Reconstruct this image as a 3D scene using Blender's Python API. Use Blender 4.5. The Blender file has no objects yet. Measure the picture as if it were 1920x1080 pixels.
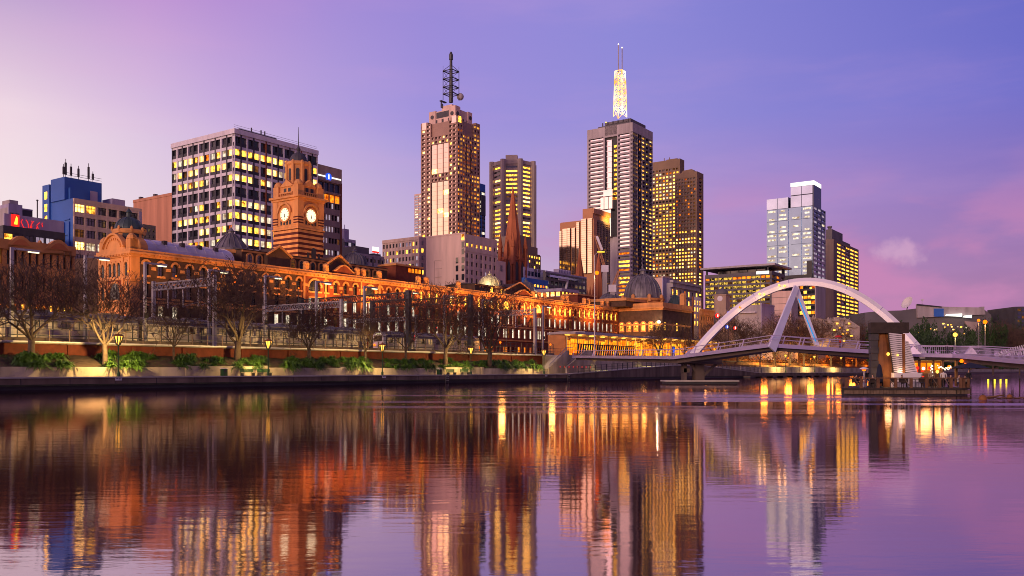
import bpy, math, random
from mathutils import Vector, Matrix
sc = bpy.context.scene
RD = math.radians
# ---------------------------------------------------------------- camera
F, HX, HY, CH = 1660.0, 960.0, 695.0, 2.2
cam = bpy.data.cameras.new("camera"); camo = bpy.data.objects.new("camera", cam)
sc.collection.objects.link(camo); sc.camera = camo
camo.location = (0, 0, CH); camo.rotation_euler = (RD(90), 0, 0)
cam.sensor_width = 36.0; cam.lens = 36.0 * F / 1920.0
cam.shift_y = (HY - 540.0) / 1920.0
cam.clip_start = 0.1; cam.clip_end = 20000
# ---------------------------------------------------------------- world: dusk sky
SUN_AZ = -150.0          # degrees from +Y towards +X: the afterglow is behind the camera's left shoulder
def lin(r, g, b):
    f = lambda c: (c / 255 / 12.92) if c / 255 <= .04045 else ((c / 255 + .055) / 1.055) ** 2.4
    return (f(r), f(g), f(b), 1)
wd = bpy.data.worlds.new("World"); sc.world = wd; wd.use_nodes = True
nt = wd.node_tree; nt.nodes.clear()
def N(t, tree=None, **k):
    n = (tree or nt).nodes.new(t)
    for a, b in k.items(): setattr(n, a, b)
    return n
L = lambda a, b: nt.links.new(a, b)
out = N('ShaderNodeOutputWorld'); bg = N('ShaderNodeBackground'); L(bg.outputs[0], out.inputs[0])
tc = N('ShaderNodeTexCoord'); sp = N('ShaderNodeSeparateXYZ'); L(tc.outputs['Generated'], sp.inputs[0])
at = N('ShaderNodeMath', operation='ARCTAN2'); L(sp.outputs[0], at.inputs[0]); L(sp.outputs[1], at.inputs[1])
az = N('ShaderNodeMath', operation='MULTIPLY_ADD'); L(at.outputs[0], az.inputs[0]); az.inputs[1].default_value = 1 / (2 * math.pi); az.inputs[2].default_value = .5
def ramp(src, stops):
    r = N('ShaderNodeValToRGB'); L(src, r.inputs[0]); e = r.color_ramp.elements
    while len(e) < len(stops): e.new(.5)
    for i, (p, c) in enumerate(stops): e[i].position = p; e[i].color = c
    return r.outputs[0]
GL = lin(255, 196, 168)
low = ramp(az.outputs[0], [(0, lin(150, 110, 150)), (.12, lin(255, 190, 175)), (.19, lin(255, 205, 180)), (.28, lin(255, 206, 190)), (.36, lin(244, 222, 222)), (.42, lin(248, 232, 230)), (.47, lin(226, 202, 212)), (.505, lin(200, 170, 200)), (.54, lin(186, 136, 184)), (.585, lin(160, 112, 164)), (.7, lin(52, 40, 66)), (1, lin(96, 70, 88))])
mid = ramp(az.outputs[0], [(0, lin(100, 80, 140)), (.19, lin(244, 182, 178)), (.3, lin(236, 190, 205)), (.417, lin(238, 214, 226)), (.45, lin(202, 176, 222)), (.485, lin(160, 146, 218)), (.53, lin(146, 136, 212)), (.585, lin(108, 106, 200)), (.7, lin(54, 48, 90)), (1, lin(70, 58, 96))])
top = ramp(az.outputs[0], [(0, lin(80, 74, 140)), (.2, lin(180, 140, 190)), (.417, lin(160, 126, 196)), (.437, lin(186, 134, 206)), (.47, lin(158, 134, 212)), (.52, lin(136, 132, 214)), (.585, lin(100, 100, 194)), (.75, lin(50, 46, 92)), (1, lin(56, 50, 94))])
def mrange(src, a, b, smooth=True):
    m = N('ShaderNodeMapRange'); L(src, m.inputs[0]); m.inputs[1].default_value = a; m.inputs[2].default_value = b
    m.interpolation_type = 'SMOOTHSTEP' if smooth else 'LINEAR'
    return m.outputs[0]
def mix(f, a, b, mode='MIX'):
    m = N('ShaderNodeMix', data_type='RGBA', blend_type=mode)
    if isinstance(f, float): m.inputs[0].default_value = f
    else: L(f, m.inputs[0])
    for s, v in ((m.inputs[6], a), (m.inputs[7], b)):
        if isinstance(v, tuple): s.default_value = v
        else: L(v, s)
    return m.outputs[2]
c1 = mix(mrange(sp.outputs[2], .08, .27, False), low, mid)
c2 = mix(mrange(sp.outputs[2], .25, .40, False), c1, top)
c3 = mix(mrange(sp.outputs[2], .45, 1.0), c2, lin(66, 56, 86))
# soft low cloud bank in the direction right of the towers
mp = N('ShaderNodeMapping'); L(tc.outputs['Generated'], mp.inputs[0]); mp.inputs['Scale'].default_value = (3.2, 3.2, 8.0)
nz = N('ShaderNodeTexNoise'); L(mp.outputs[0], nz.inputs[0]); nz.inputs['Scale'].default_value = 1.9; nz.inputs['Detail'].default_value = 7; nz.inputs['Roughness'].default_value = .52
cm = mrange(nz.outputs[0], .41, .62)
el = mrange(sp.outputs[2], .235, .10); ez = mrange(az.outputs[0], .485, .53)
m1 = N('ShaderNodeMath', operation='MULTIPLY'); L(cm, m1.inputs[0]); L(el, m1.inputs[1])
m2 = N('ShaderNodeMath', operation='MULTIPLY'); L(m1.outputs[0], m2.inputs[0]); L(ez, m2.inputs[1])
m3 = N('ShaderNodeMath', operation='MULTIPLY'); L(m2.outputs[0], m3.inputs[0]); m3.inputs[1].default_value = .85
c4 = mix(m3.outputs[0], c3, lin(198, 128, 180))
st_m = N('ShaderNodeMapping'); L(tc.outputs['Generated'], st_m.inputs[0]); st_m.inputs['Scale'].default_value = (1.6, 1.6, 9.0); st_m.inputs['Rotation'].default_value = (.12, .22, 0)
st_n = N('ShaderNodeTexNoise'); L(st_m.outputs[0], st_n.inputs[0]); st_n.inputs['Scale'].default_value = 1.7; st_n.inputs['Detail'].default_value = 8; st_n.inputs['Roughness'].default_value = .58
sf = N('ShaderNodeMath', operation='MULTIPLY'); L(mrange(st_n.outputs[0], .42, .72), sf.inputs[0]); sf.inputs[1].default_value = .13
c4 = mix(sf.outputs[0], c4, lin(226, 168, 212))
# one small bright puff of cloud
vd = Vector(((1690 - HX) / F, 1, (HY - 474) / F)).normalized()
nz2 = N('ShaderNodeTexNoise'); L(tc.outputs['Generated'], nz2.inputs[0]); nz2.inputs['Scale'].default_value = 55; nz2.inputs['Detail'].default_value = 5
vs = N('ShaderNodeVectorMath', operation='SUBTRACT'); L(tc.outputs['Generated'], vs.inputs[0]); vs.inputs[1].default_value = vd
vm = N('ShaderNodeVectorMath', operation='MULTIPLY'); L(vs.outputs[0], vm.inputs[0]); vm.inputs[1].default_value = (1, 1, 2.1)
vl = N('ShaderNodeVectorMath', operation='LENGTH'); L(vm.outputs[0], vl.inputs[0])
va = N('ShaderNodeMath', operation='MULTIPLY_ADD'); L(nz2.outputs[0], va.inputs[0]); va.inputs[1].default_value = -.055; L(vl.outputs['Value'], va.inputs[2])
pf = mrange(va.outputs[0], .006, -.020)
pm = N('ShaderNodeMath', operation='MULTIPLY'); L(pf, pm.inputs[0]); pm.inputs[1].default_value = .5
c5 = mix(pm.outputs[0], c4, lin(225, 176, 205))
sky = N('ShaderNodeTexSky', sky_type='NISHITA'); sky.sun_disc = False; sky.sun_elevation = RD(3); sky.sun_rotation = RD(-112)
c6 = mix(.012, c5, sky.outputs[0], 'ADD')
# the western sky behind the camera still glows: brighter than the part in view
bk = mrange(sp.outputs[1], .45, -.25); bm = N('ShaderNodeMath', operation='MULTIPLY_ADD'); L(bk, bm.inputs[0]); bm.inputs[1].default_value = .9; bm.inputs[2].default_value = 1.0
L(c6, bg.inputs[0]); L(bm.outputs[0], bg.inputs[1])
# low warm afterglow as the one sun lamp
sl = bpy.data.lights.new("sun", 'SUN'); sl.energy = 1.7; sl.angle = RD(16); sl.color = (1, .64, .44)
so = bpy.data.objects.new("sun", sl); sc.collection.objects.link(so)
sd = Vector((math.sin(RD(SUN_AZ)), math.cos(RD(SUN_AZ)), math.tan(RD(11)))).normalized()
so.rotation_euler = sd.to_track_quat('Z', 'Y').to_euler()
sc.view_settings.view_transform = 'Standard'; sc.view_settings.look = 'None'; sc.view_settings.exposure = 0; sc.view_settings.gamma = 1
sc.view_settings.use_curve_mapping = False
cy = sc.cycles; cy.pixel_filter_type = 'BLACKMAN_HARRIS'; cy.filter_width = 0.95; cy.use_denoising = True; cy.max_bounces = 5; cy.diffuse_bounces = 2; cy.glossy_bounces = 3; cy.transmission_bounces = 2
cy.sample_clamp_indirect = 6; cy.caustics_reflective = False; cy.caustics_refractive = False; cy.use_adaptive_sampling = True; cy.adaptive_threshold = .02
# ---------------------------------------------------------------- placing helpers (bank frame: x along the quay, y inland)
UX, UY = 0.5762, 0.8173
P0X, P0Y = -48.6 * CH / 1.9, 84.0 * CH / 1.9
TH = math.atan2(UY, UX)
def bs(px, w):                      # distance along the quay at which inland distance w shows at this bearing
    k = (px - HX) / F
    return (k * (P0Y + w * UX) - P0X + w * UY) / (UX - k * UY)
def BP(s, w, z=0.0): return Vector((P0X + s * UX - w * UY, P0Y + s * UY + w * UX, z))
def zat(py, Y): return CH + (HY - py) / F * Y
def WP(px, py, Y): return Vector(((px - HX) / F * Y, Y, zat(py, Y)))
def bz(px, w, py): return zat(py, BP(bs(px, w), w).y)
# ---------------------------------------------------------------- mesh builder
class MB:
    def __init__(s): s.v = []; s.f = []; s.m = []
    def add(s, vs, fs, mi=0):
        o = len(s.v); s.v += [tuple(v) for v in vs]
        for f in fs: s.f.append([i + o for i in f]); s.m.append(mi)
        return s
    def box(s, x0, x1, y0, y1, z0, z1, mi=0):
        return s.add([(x0, y0, z0), (x1, y0, z0), (x1, y1, z0), (x0, y1, z0), (x0, y0, z1), (x1, y0, z1), (x1, y1, z1), (x0, y1, z1)],
                     [(0, 3, 2, 1), (4, 5, 6, 7), (0, 1, 5, 4), (1, 2, 6, 5), (2, 3, 7, 6), (3, 0, 4, 7)], mi)
    def obox(s, a, b, wx, wz, mi=0, up=(0, 0, 1)):      # a bar from a to b
        a, b = Vector(a), Vector(b); d = (b - a).normalized(); up = Vector(up)
        if abs(d.dot(up)) > .99: up = Vector((1, 0, 0))
        x = d.cross(up).normalized(); y = x.cross(d)
        c = [x * (sx * wx / 2) + y * (sy * wz / 2) for sx, sy in ((-1, -1), (1, -1), (1, 1), (-1, 1))]
        return s.add([a + k for k in c] + [b + k for k in c], [(0, 1, 2, 3), (7, 6, 5, 4), (0, 4, 5, 1), (1, 5, 6, 2), (2, 6, 7, 3), (3, 7, 4, 0)], mi)
    def tube(s, pts, rs, n=6, mi=0, cap=True):
        pts = [Vector(p) for p in pts]; rs = rs if isinstance(rs, (list, tuple)) else [rs] * len(pts)
        vs = []; ref = None
        for i, p in enumerate(pts):
            d = (pts[min(i + 1, len(pts) - 1)] - pts[max(i - 1, 0)])
            d = d.normalized() if d.length > 1e-9 else Vector((0, 0, 1))
            if ref is None: ref = d.orthogonal().normalized()
            x = (ref - d * ref.dot(d)); x = x.normalized() if x.length > 1e-6 else d.orthogonal().normalized(); ref = x; y = d.cross(x)
            for k in range(n):
                a = 2 * math.pi * k / n; vs.append(p + (x * math.cos(a) + y * math.sin(a)) * rs[i])
        fs = [(i * n + k, i * n + (k + 1) % n, (i + 1) * n + (k + 1) % n, (i + 1) * n + k) for i in range(len(pts) - 1) for k in range(n)]
        if cap: fs += [tuple(range(n))[::-1], tuple((len(pts) - 1) * n + k for k in range(n))]
        return s.add(vs, fs, mi)
    def lathe(s, prof, cx=0, cy=0, n=16, mi=0, rot=0.0):
        vs = []
        for r, z in prof:
            for k in range(n):
                a = rot + 2 * math.pi * k / n; vs.append((cx + r * math.cos(a), cy + r * math.sin(a), z))
        fs = [(i * n + k, i * n + (k + 1) % n, (i + 1) * n + (k + 1) % n, (i + 1) * n + k) for i in range(len(prof) - 1) for k in range(n)]
        fs += [tuple(range(n))[::-1], tuple((len(prof) - 1) * n + k for k in range(n))]
        return s.add(vs, fs, mi)
    def prism(s, poly, y0, y1, mi=0, ax='y'):           # polygon in xz (ax y), in yz (ax x) or in xy (ax z), pushed along the axis
        n = len(poly)
        t = {'y': lambda p, q: (p[0], q, p[1]), 'x': lambda p, q: (q, p[0], p[1]), 'z': lambda p, q: (p[0], p[1], q)}[ax]
        vs = [t(p, y0) for p in poly] + [t(p, y1) for p in poly]
        return s.add(vs, [tuple(range(n)), tuple(range(2 * n - 1, n - 1, -1))] + [(i, i + n, (i + 1) % n + n, (i + 1) % n) for i in range(n)], mi)
    def ball(s, c, r, n=10, mi=0, sz=1.0):
        return s.lathe([(max(r * math.sin(math.pi * i / 6), .001), c[2] - r * sz * math.cos(math.pi * i / 6)) for i in range(7)], c[0], c[1], n, mi)
    def mesh(s, name, mats, smooth=False):
        me = bpy.data.meshes.new(name); me.from_pydata(s.v, [], s.f)
        for m in (mats if isinstance(mats, (list, tuple)) else [mats]): me.materials.append(MT[m] if isinstance(m, str) else m)
        me.polygons.foreach_set('material_index', s.m)
        if smooth: me.polygons.foreach_set('use_smooth', [True] * len(s.f))
        me.update(); return me
    def build(s, name, mats, parent=None, loc=None, rz=0.0, smooth=False, kind=None, fix=True):
        me = s.mesh(name, mats, smooth)
        if fix:
            import bmesh
            b = bmesh.new(); b.from_mesh(me); bmesh.ops.recalc_face_normals(b, faces=b.faces); b.to_mesh(me); b.free()
        o = bpy.data.objects.new(name, me); sc.collection.objects.link(o)
        if parent: o.parent = parent
        if loc is not None: o.location = loc
        if rz: o.rotation_euler = (0, 0, rz)
        if kind: o['kind'] = kind
        return o
def put(name, me, parent=None, loc=(0, 0, 0), rot=(0, 0, 0)):
    o = bpy.data.objects.new(name, me); sc.collection.objects.link(o); o.location = loc; o.rotation_euler = rot
    if parent: o.parent = parent
    return o
def tag(o, label=None, cat=None, group=None, kind=None):
    if label: o['label'] = label
    if cat: o['category'] = cat
    if group: o['group'] = group
    if kind: o['kind'] = kind
    return o
def thing(name, label, cat, loc=(0, 0, 0), rz=0.0, group=None):
    o = bpy.data.objects.new(name, None); sc.collection.objects.link(o); o.location = loc; o.rotation_euler = (0, 0, rz)
    return tag(o, label, cat, group)
KIDS = {}
def dup(root, loc, rz, label, sc_=1.0, group=None):
    kids = {}
    for o in sc.collection.objects:
        if o.parent: kids.setdefault(o.parent.name, []).append(o)
    def cp(o, par):
        c = o.copy(); sc.collection.objects.link(c)
        if par: c.parent = par
        for ch in kids.get(o.name, []): cp(ch, c)
        return c
    r = cp(root, None); r.location = loc; r.rotation_euler = (0, 0, rz); r.scale = (sc_,) * 3; r['label'] = label
    if group: r['group'] = group
    return r
ORD = 'first second third fourth fifth sixth seventh eighth ninth tenth eleventh twelfth thirteenth fourteenth fifteenth sixteenth seventeenth eighteenth nineteenth twentieth'.split()
def lamp(name, kind, loc, power, col, size=.15, parent=None, rot=None, spot=None):
    if kind == 'DOWN': kind, rot, spot = 'SPOT', (0, 0, 0), 150          # shaded lamp shining down
    if kind == 'WALL': kind, rot, spot = 'SPOT', (RD(125), 0, 0), 150     # shaded lamp shining inland and up
    if kind == 'BANK': kind, rot, spot = 'SPOT', (RD(62), 0, 0), 168      # shaded lamp shining inland and down
    l = bpy.data.lights.new(name, kind); l.energy = power; l.color = col
    if kind in ('POINT', 'SPOT'): l.shadow_soft_size = size
    if kind == 'AREA': l.shape = 'RECTANGLE'; l.size, l.size_y = size
    if spot: l.spot_size = RD(spot); l.spot_blend = .6
    o = bpy.data.objects.new(name, l); sc.collection.objects.link(o); o.location = loc
    if rot: o.rotation_euler = rot
    if parent: o.parent = parent
    return o
# ---------------------------------------------------------------- materials
MT = {}
def M(name, col, rough=.75, metal=0.0, var=.22, scale=.35, bump=0.0, bscale=6.0, col2=None, spec=.4, streak=0.0):
    m = bpy.data.materials.new(name); m.use_nodes = True; t = m.node_tree; b = t.nodes['Principled BSDF']
    c = lin(*col) if max(col) > 1.5 else (*col, 1)
    ge = t.nodes.new('ShaderNodeNewGeometry'); nz = t.nodes.new('ShaderNodeTexNoise'); nz.inputs['Scale'].default_value = scale; nz.inputs['Detail'].default_value = 6
    if streak:
        mp = t.nodes.new('ShaderNodeMapping'); mp.inputs['Scale'].default_value = (1, 1, streak); t.links.new(ge.outputs['Position'], mp.inputs[0]); t.links.new(mp.outputs[0], nz.inputs[0])
    else: t.links.new(ge.outputs['Position'], nz.inputs[0])
    mx = t.nodes.new('ShaderNodeMix'); mx.data_type = 'RGBA'; r = t.nodes.new('ShaderNodeMapRange'); r.inputs[1].default_value = .3; r.inputs[2].default_value = .7
    t.links.new(nz.outputs[0], r.inputs[0]); t.links.new(r.outputs[0], mx.inputs[0])
    if col2: d = lin(*col2) if max(col2) > 1.5 else (*col2, 1); mx.inputs[6].default_value = c; mx.inputs[7].default_value = d
    else:
        mx.inputs[6].default_value = tuple(x * (1 - var) for x in c[:3]) + (1,); mx.inputs[7].default_value = tuple(min(x * (1 + var), 1) for x in c[:3]) + (1,)
    t.links.new(mx.outputs[2], b.inputs['Base Color'])
    b.inputs['Roughness'].default_value = rough; b.inputs['Metallic'].default_value = metal; b.inputs['Specular IOR Level'].default_value = spec
    if bump:
        n2 = t.nodes.new('ShaderNodeTexNoise'); n2.inputs['Scale'].default_value = bscale; n2.inputs['Detail'].default_value = 4; t.links.new(ge.outputs['Position'], n2.inputs[0])
        bp = t.nodes.new('ShaderNodeBump'); bp.inputs['Strength'].default_value = bump; bp.inputs['Distance'].default_value = .1
        t.links.new(n2.outputs[0], bp.inputs['Height']); t.links.new(bp.outputs[0], b.inputs['Normal'])
    MT[name] = m; return m
def E(name, ca, cb, st, scale=.5, lo=.35, hi=.65, sample=False, flat=False):     # lit interior seen through a window, or a lamp
    m = bpy.data.materials.new(name); m.use_nodes = True; t = m.node_tree; t.nodes.clear()
    o = t.nodes.new('ShaderNodeOutputMaterial'); e = t.nodes.new('ShaderNodeEmission'); t.links.new(e.outputs[0], o.inputs[0]); e.inputs[1].default_value = st
    if flat: e.inputs[0].default_value = lin(*ca)
    else:
        ge = t.nodes.new('ShaderNodeNewGeometry'); nz = t.nodes.new('ShaderNodeTexNoise'); nz.inputs['Scale'].default_value = scale; nz.inputs['Detail'].default_value = 3
        t.links.new(ge.outputs['Position'], nz.inputs[0])
        r = t.nodes.new('ShaderNodeMapRange'); r.inputs[1].default_value = lo; r.inputs[2].default_value = hi; t.links.new(nz.outputs[0], r.inputs[0])
        oi = t.nodes.new('ShaderNodeObjectInfo'); ad = t.nodes.new('ShaderNodeMath'); ad.operation = 'MULTIPLY_ADD'; ad.inputs[1].default_value = .5; t.links.new(oi.outputs['Random'], ad.inputs[0])
        sb = t.nodes.new('ShaderNodeMath'); sb.operation = 'SUBTRACT'; sb.inputs[1].default_value = .25; t.links.new(r.outputs[0], sb.inputs[0]); t.links.new(sb.outputs[0], ad.inputs[2]); ad.use_clamp = True
        mx = t.nodes.new('ShaderNodeMix'); mx.data_type = 'RGBA'; t.links.new(ad.outputs[0], mx.inputs[0]); mx.inputs[6].default_value = lin(*ca); mx.inputs[7].default_value = lin(*cb)
        t.links.new(mx.outputs[2], e.inputs[0])
    m.cycles.emission_sampling = 'AUTO' if sample else 'NONE'
    MT[name] = m; return m
E('lit_yellow', (96, 44, 6), (255, 188, 66), 4.4, .9, .34, .6)
E('lit_bright', (240, 140, 30), (255, 218, 130), 4.4, .8)
E('lit_orange', (130, 40, 6), (255, 140, 28), 2.2, .8)
E('lit_white', (150, 120, 90), (255, 240, 210), 1.5, .8)
E('lit_dim', (40, 22, 14), (150, 90, 44), .8, .8)
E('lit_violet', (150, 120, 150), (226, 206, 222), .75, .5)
E('lamp_gold', (255, 190, 70), (0, 0, 0), 3.2, flat=True, sample=False)
E('lamp_white', (255, 232, 190), (0, 0, 0), 4.0, flat=True)
E('lamp_orange', (255, 96, 8), (0, 0, 0), 4.0, flat=True)
E('glow_orange', (230, 96, 8), (255, 176, 40), 2.4, .5)
E('tube_white', (255, 240, 190), (0, 0, 0), 2.2, flat=True)
E('neon_red', (255, 40, 30), (0, 0, 0), 1.6, flat=True)
E('sign_yellow', (255, 226, 60), (0, 0, 0), 2.2, flat=True)
E('sign_white', (255, 250, 236), (0, 0, 0), 1.6, flat=True)
E('sign_blue', (40, 80, 220), (0, 0, 0), 1.6, flat=True)
E('lit_office', (30, 18, 12), (255, 204, 84), 1.2, 1.1, .42, .58)
E('led_blue', (40, 150, 220), (0, 0, 0), 1.2, flat=True)
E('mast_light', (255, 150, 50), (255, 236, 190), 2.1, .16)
E('clock_face', (255, 232, 176), (0, 0, 0), 2.0, flat=True)
M('glass_dark', (.02, .022, .03), .06, 0, .2, .3, spec=1.0)
M('glass_blue', (.02, .035, .09), .08, .3, .25, .3, spec=1.0)
M('glass_pink', (.74, .58, .48), .1, 1.0, .08, .25, bump=.03, bscale=.4)
M('glass_silver', (.86, .85, .90), .12, 1.0, .10, .2, bump=.02, bscale=.3)
M('glass_pale', (.23, .34, .50), .12, 1.0, .10, .2, bump=.02, bscale=.3)
M('glass_sky', (.46, .58, .78), .10, .95, .12, .2)
M('frame_dark', (.03, .03, .035), .5)
M('metal_grey', (.34, .32, .36), .45, .4)
M('metal_dark', (.05, .05, .06), .5, .3)
M('white_paint', (.74, .70, .72), .45, 0, .06, .3)
# ---------------------------------------------------------------- the setting
M('concrete_dark', (.16, .115, .09), .85, 0, .5, .35, bump=.3, streak=.25)
M('concrete_wall', (.40, .34, .27), .85, 0, .35, .5, bump=.25, streak=.4)
M('concrete_pale', (.42, .38, .36), .8, 0, .2, .4)
M('paving', (.30, .27, .24), .8, 0, .2, .8)
M('soil', (.05, .03, .018), .95, 0, .5, 1.2, bump=.6, bscale=4)
M('ballast', (.09, .08, .075), .95, 0, .4, 1.0, bump=.5)
M('asphalt', (.05, .05, .052), .9, 0, .3, .3)
M('brick_red', (.13, .028, .014), .85, 0, .25, 1.0, bump=.2)
M('green_paint', (.015, .06, .02), .5)
def water_mat():
    m = bpy.data.materials.new('water'); m.use_nodes = True; t = m.node_tree; t.nodes.clear(); n = t.nodes.new; l = t.links.new
    o = n('ShaderNodeOutputMaterial'); ge = n('ShaderNodeNewGeometry')
    di = n('ShaderNodeBsdfDiffuse'); di.inputs[0].default_value = (.016, .008, .010, 1)
    gl = n('ShaderNodeBsdfGlossy'); gl.inputs[0].default_value = (.77, .62, .69, 1)
    fr = n('ShaderNodeFresnel'); fr.inputs[0].default_value = 1.9
    mr = n('ShaderNodeMapRange'); l(fr.outputs[0], mr.inputs[0]); mr.inputs[1].default_value = .0; mr.inputs[2].default_value = .55; mr.inputs[3].default_value = .46; mr.inputs[4].default_value = .90
    mx = n('ShaderNodeMixShader'); l(mr.outputs[0], mx.inputs[0]); l(di.outputs[0], mx.inputs[1]); l(gl.outputs[0], mx.inputs[2]); l(mx.outputs[0], o.inputs[0])
    # patches of wind ripple: rougher where a slow noise is high
    mp = n('ShaderNodeMapping'); l(ge.outputs['Position'], mp.inputs[0]); mp.inputs['Scale'].default_value = (.03, .20, 1)
    nb = n('ShaderNodeTexNoise'); l(mp.outputs[0], nb.inputs[0]); nb.inputs['Scale'].default_value = 1; nb.inputs['Detail'].default_value = 5
    pr = n('ShaderNodeMapRange'); l(nb.outputs[0], pr.inputs[0]); pr.inputs[1].default_value = .44; pr.inputs[2].default_value = .60; pr.interpolation_type = 'SMOOTHSTEP'
    sx = n('ShaderNodeSeparateXYZ'); l(ge.outputs['Position'], sx.inputs[0])     # the wind only ruffles mid river
    def band(o_, a0, a1):
        q = n('ShaderNodeMapRange'); l(o_, q.inputs[0]); q.inputs[1].default_value = a0; q.inputs[2].default_value = a1; q.interpolation_type = 'SMOOTHSTEP'; return q.outputs[0]
    def mul(p_, q_):
        q = n('ShaderNodeMath'); q.operation = 'MULTIPLY'; l(p_, q.inputs[0]); l(q_, q.inputs[1]); return q.outputs[0]
    ruf = mul(mul(band(sx.outputs[1], 38, 56), band(sx.outputs[1], 108, 84)), mul(band(sx.outputs[0], -26, 2), band(sx.outputs[0], 60, 30)))
    ruf = mul(ruf, pr.outputs[0])
    rr = n('ShaderNodeMapRange'); l(ruf, rr.inputs[0]); rr.inputs[3].default_value = .05; rr.inputs[4].default_value = .24; l(rr.outputs[0], gl.inputs['Roughness'])
    m1 = n('ShaderNodeMapping'); l(ge.outputs['Position'], m1.inputs[0]); m1.inputs['Scale'].default_value = (.8, 2.6, 1)
    n1 = n('ShaderNodeTexNoise'); l(m1.outputs[0], n1.inputs[0]); n1.inputs['Scale'].default_value = .8; n1.inputs['Detail'].default_value = 5; n1.inputs['Roughness'].default_value = .55
    m2 = n('ShaderNodeMapping'); l(ge.outputs['Position'], m2.inputs[0]); m2.inputs['Scale'].default_value = (.10, .34, 1)
    n2 = n('ShaderNodeTexNoise'); l(m2.outputs[0], n2.inputs[0]); n2.inputs['Scale'].default_value = 1; n2.inputs['Detail'].default_value = 2
    ad = n('ShaderNodeMath'); ad.operation = 'MULTIPLY_ADD'; l(n2.outputs[0], ad.inputs[0]); ad.inputs[1].default_value = 1.2; l(n1.outputs[0], ad.inputs[2])
    bp = n('ShaderNodeBump'); bp.inputs['Strength'].default_value = .22; db = n('ShaderNodeMapRange'); l(sx.outputs[1], db.inputs[0]); db.inputs[1].default_value = 25; db.inputs[2].default_value = 150; db.inputs[3].default_value = .021; db.inputs[4].default_value = .006; l(db.outputs[0], bp.inputs['Distance']); l(ad.outputs[0], bp.inputs['Height'])
    l(bp.outputs[0], gl.inputs['Normal'])
    MT['water'] = m
water_mat()
w_ = MB(); w_.add([(-900, -60, 0), (3000, -60, 0), (3000, 6000, 0), (-900, 6000, 0)], [(0, 1, 2, 3)]); tag(w_.build('water', 'water', fix=False), kind='structure')
S0, S1 = -40.0, 1400.0
def bank_root(s=0, w=0, z=0): return BP(s, w, z)
def profile(s):                       # height of the quay coping along the bank: it ramps up to the bridge landing and down again
    pts = [(-1e4, 1.48), (bs(1065, 0), 1.48), (bs(1262, 0), 3.7), (bs(1320, 0), 3.7), (bs(1425, 0), 1.5), (1e5, 1.5)]
    for (a, za), (b, zb) in zip(pts, pts[1:]):
        if a <= s <= b: return za + (zb - za) * (s - a) / (b - a)
brk = sorted([S0, S1, bs(1065, 0), bs(1262, 0), bs(1320, 0), bs(1425, 0)])
def strip(mb, w0, w1, zt, zb, ss, mi=0):   # a wall or a floor running along the bank between inland distances w0 and w1
    for a, b in zip(ss, ss[1:]):
        f = lambda s, q: q(s) if callable(q) else q
        mb.add([(a, w0, f(a, zb)), (b, w0, f(b, zb)), (b, w1, f(b, zb)), (a, w1, f(a, zb)), (a, w0, f(a, zt)), (b, w0, f(b, zt)), (b, w1, f(b, zt)), (a, w1, f(a, zt))],
               [(0, 3, 2, 1), (4, 5, 6, 7), (0, 1, 5, 4), (1, 2, 6, 5), (2, 3, 7, 6), (3, 0, 4, 7)], mi)
O0 = BP(0, 0, 0)
q = thing('quay_wall', 'long stained concrete quay wall standing in the river along the far bank', 'quay wall', O0, TH)
b_ = MB(); strip(b_, 0.0, 1.2, lambda s: profile(s) - .16, .42, brk); b_.build('wall_face', 'concrete_dark', q)
b_ = MB()
for k in range(64):
    s = S0 + 3 + k * 5.6; b_.box(s, s + .07, -.02, .0, .42, profile(s) - .17)
b_.build('joint', 'frame_dark', q)
M('algae', (.03, .035, .015), .6, 0, .5, 1.2)
b_ = MB(); strip(b_, -.03, -.002, .62, .43, [S0, S1]); b_.build('tide_stain', 'algae', q)
b_ = MB(); strip(b_, .35, 1.2, .42, -1.5, [S0, S1]); b_.build('undercut', 'frame_dark', q)  # recess coloured near-black to deepen its shade
b_ = MB(); strip(b_, -.10, 1.3, profile, lambda s: profile(s) - .16, brk); b_.build('coping', 'concrete_pale', q)
b_ = MB(); strip(b_, 1.2, 6.0, lambda s: profile(s) - .05, -1, brk); tag(b_.build('promenade', 'paving', None, O0, TH), kind='structure')
PW = 5.4                                # planter wall line
sE = bs(1028, PW)
pl = thing('planter_wall', 'low tan concrete planter wall behind the riverside promenade', 'wall', O0, TH)
def ptop(s):
    z = 2.66
    for a, c in ((352, 500), (818, 905), (640, 700)):
        if bs(a, PW) < s < bs(c, PW): z = 2.84
    return z
pp = sorted([S0, sE] + [bs(x, PW) + e for x in (352, 500, 640, 700, 818, 905) for e in (-.01, .01)])
b_ = MB(); strip(b_, PW, PW + .35, ptop, 1.3, pp); b_.build('wall_face', 'concrete_wall', pl)
b_ = MB()
for x in (352, 500, 818, 905): s = bs(x, PW); b_.box(s - .35, s + .35, PW - .12, PW + .4, 1.4, 2.95)
b_.build('pier', 'concrete_wall', pl)
RW = 12.2                               # red retaining wall line
gb = MB()
ns = 90
rng = random.Random(4)
gv = []; gf = []
for i in range(ns + 1):
    s = S0 + (sE - 1 - S0) * i / ns
    for j, (w, z) in enumerate(((PW + .3, 2.45), (7.0, 2.95), (9.0, 3.6), (RW + .5, 4.35))): gv.append((s, w, z + rng.uniform(-.12, .12) * (j > 0)))
for i in range(ns):
    for j in range(3): a = i * 4 + j; gf.append((a, a + 4, a + 5, a + 1))
gb.add(gv, gf); tag(gb.build('garden_ground', 'soil', None, O0, TH), kind='structure')
sW = bs(1075, RW)
r_ = thing('retaining_wall', 'dark red brick retaining wall under the white walkway edge', 'wall', O0, TH)
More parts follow.
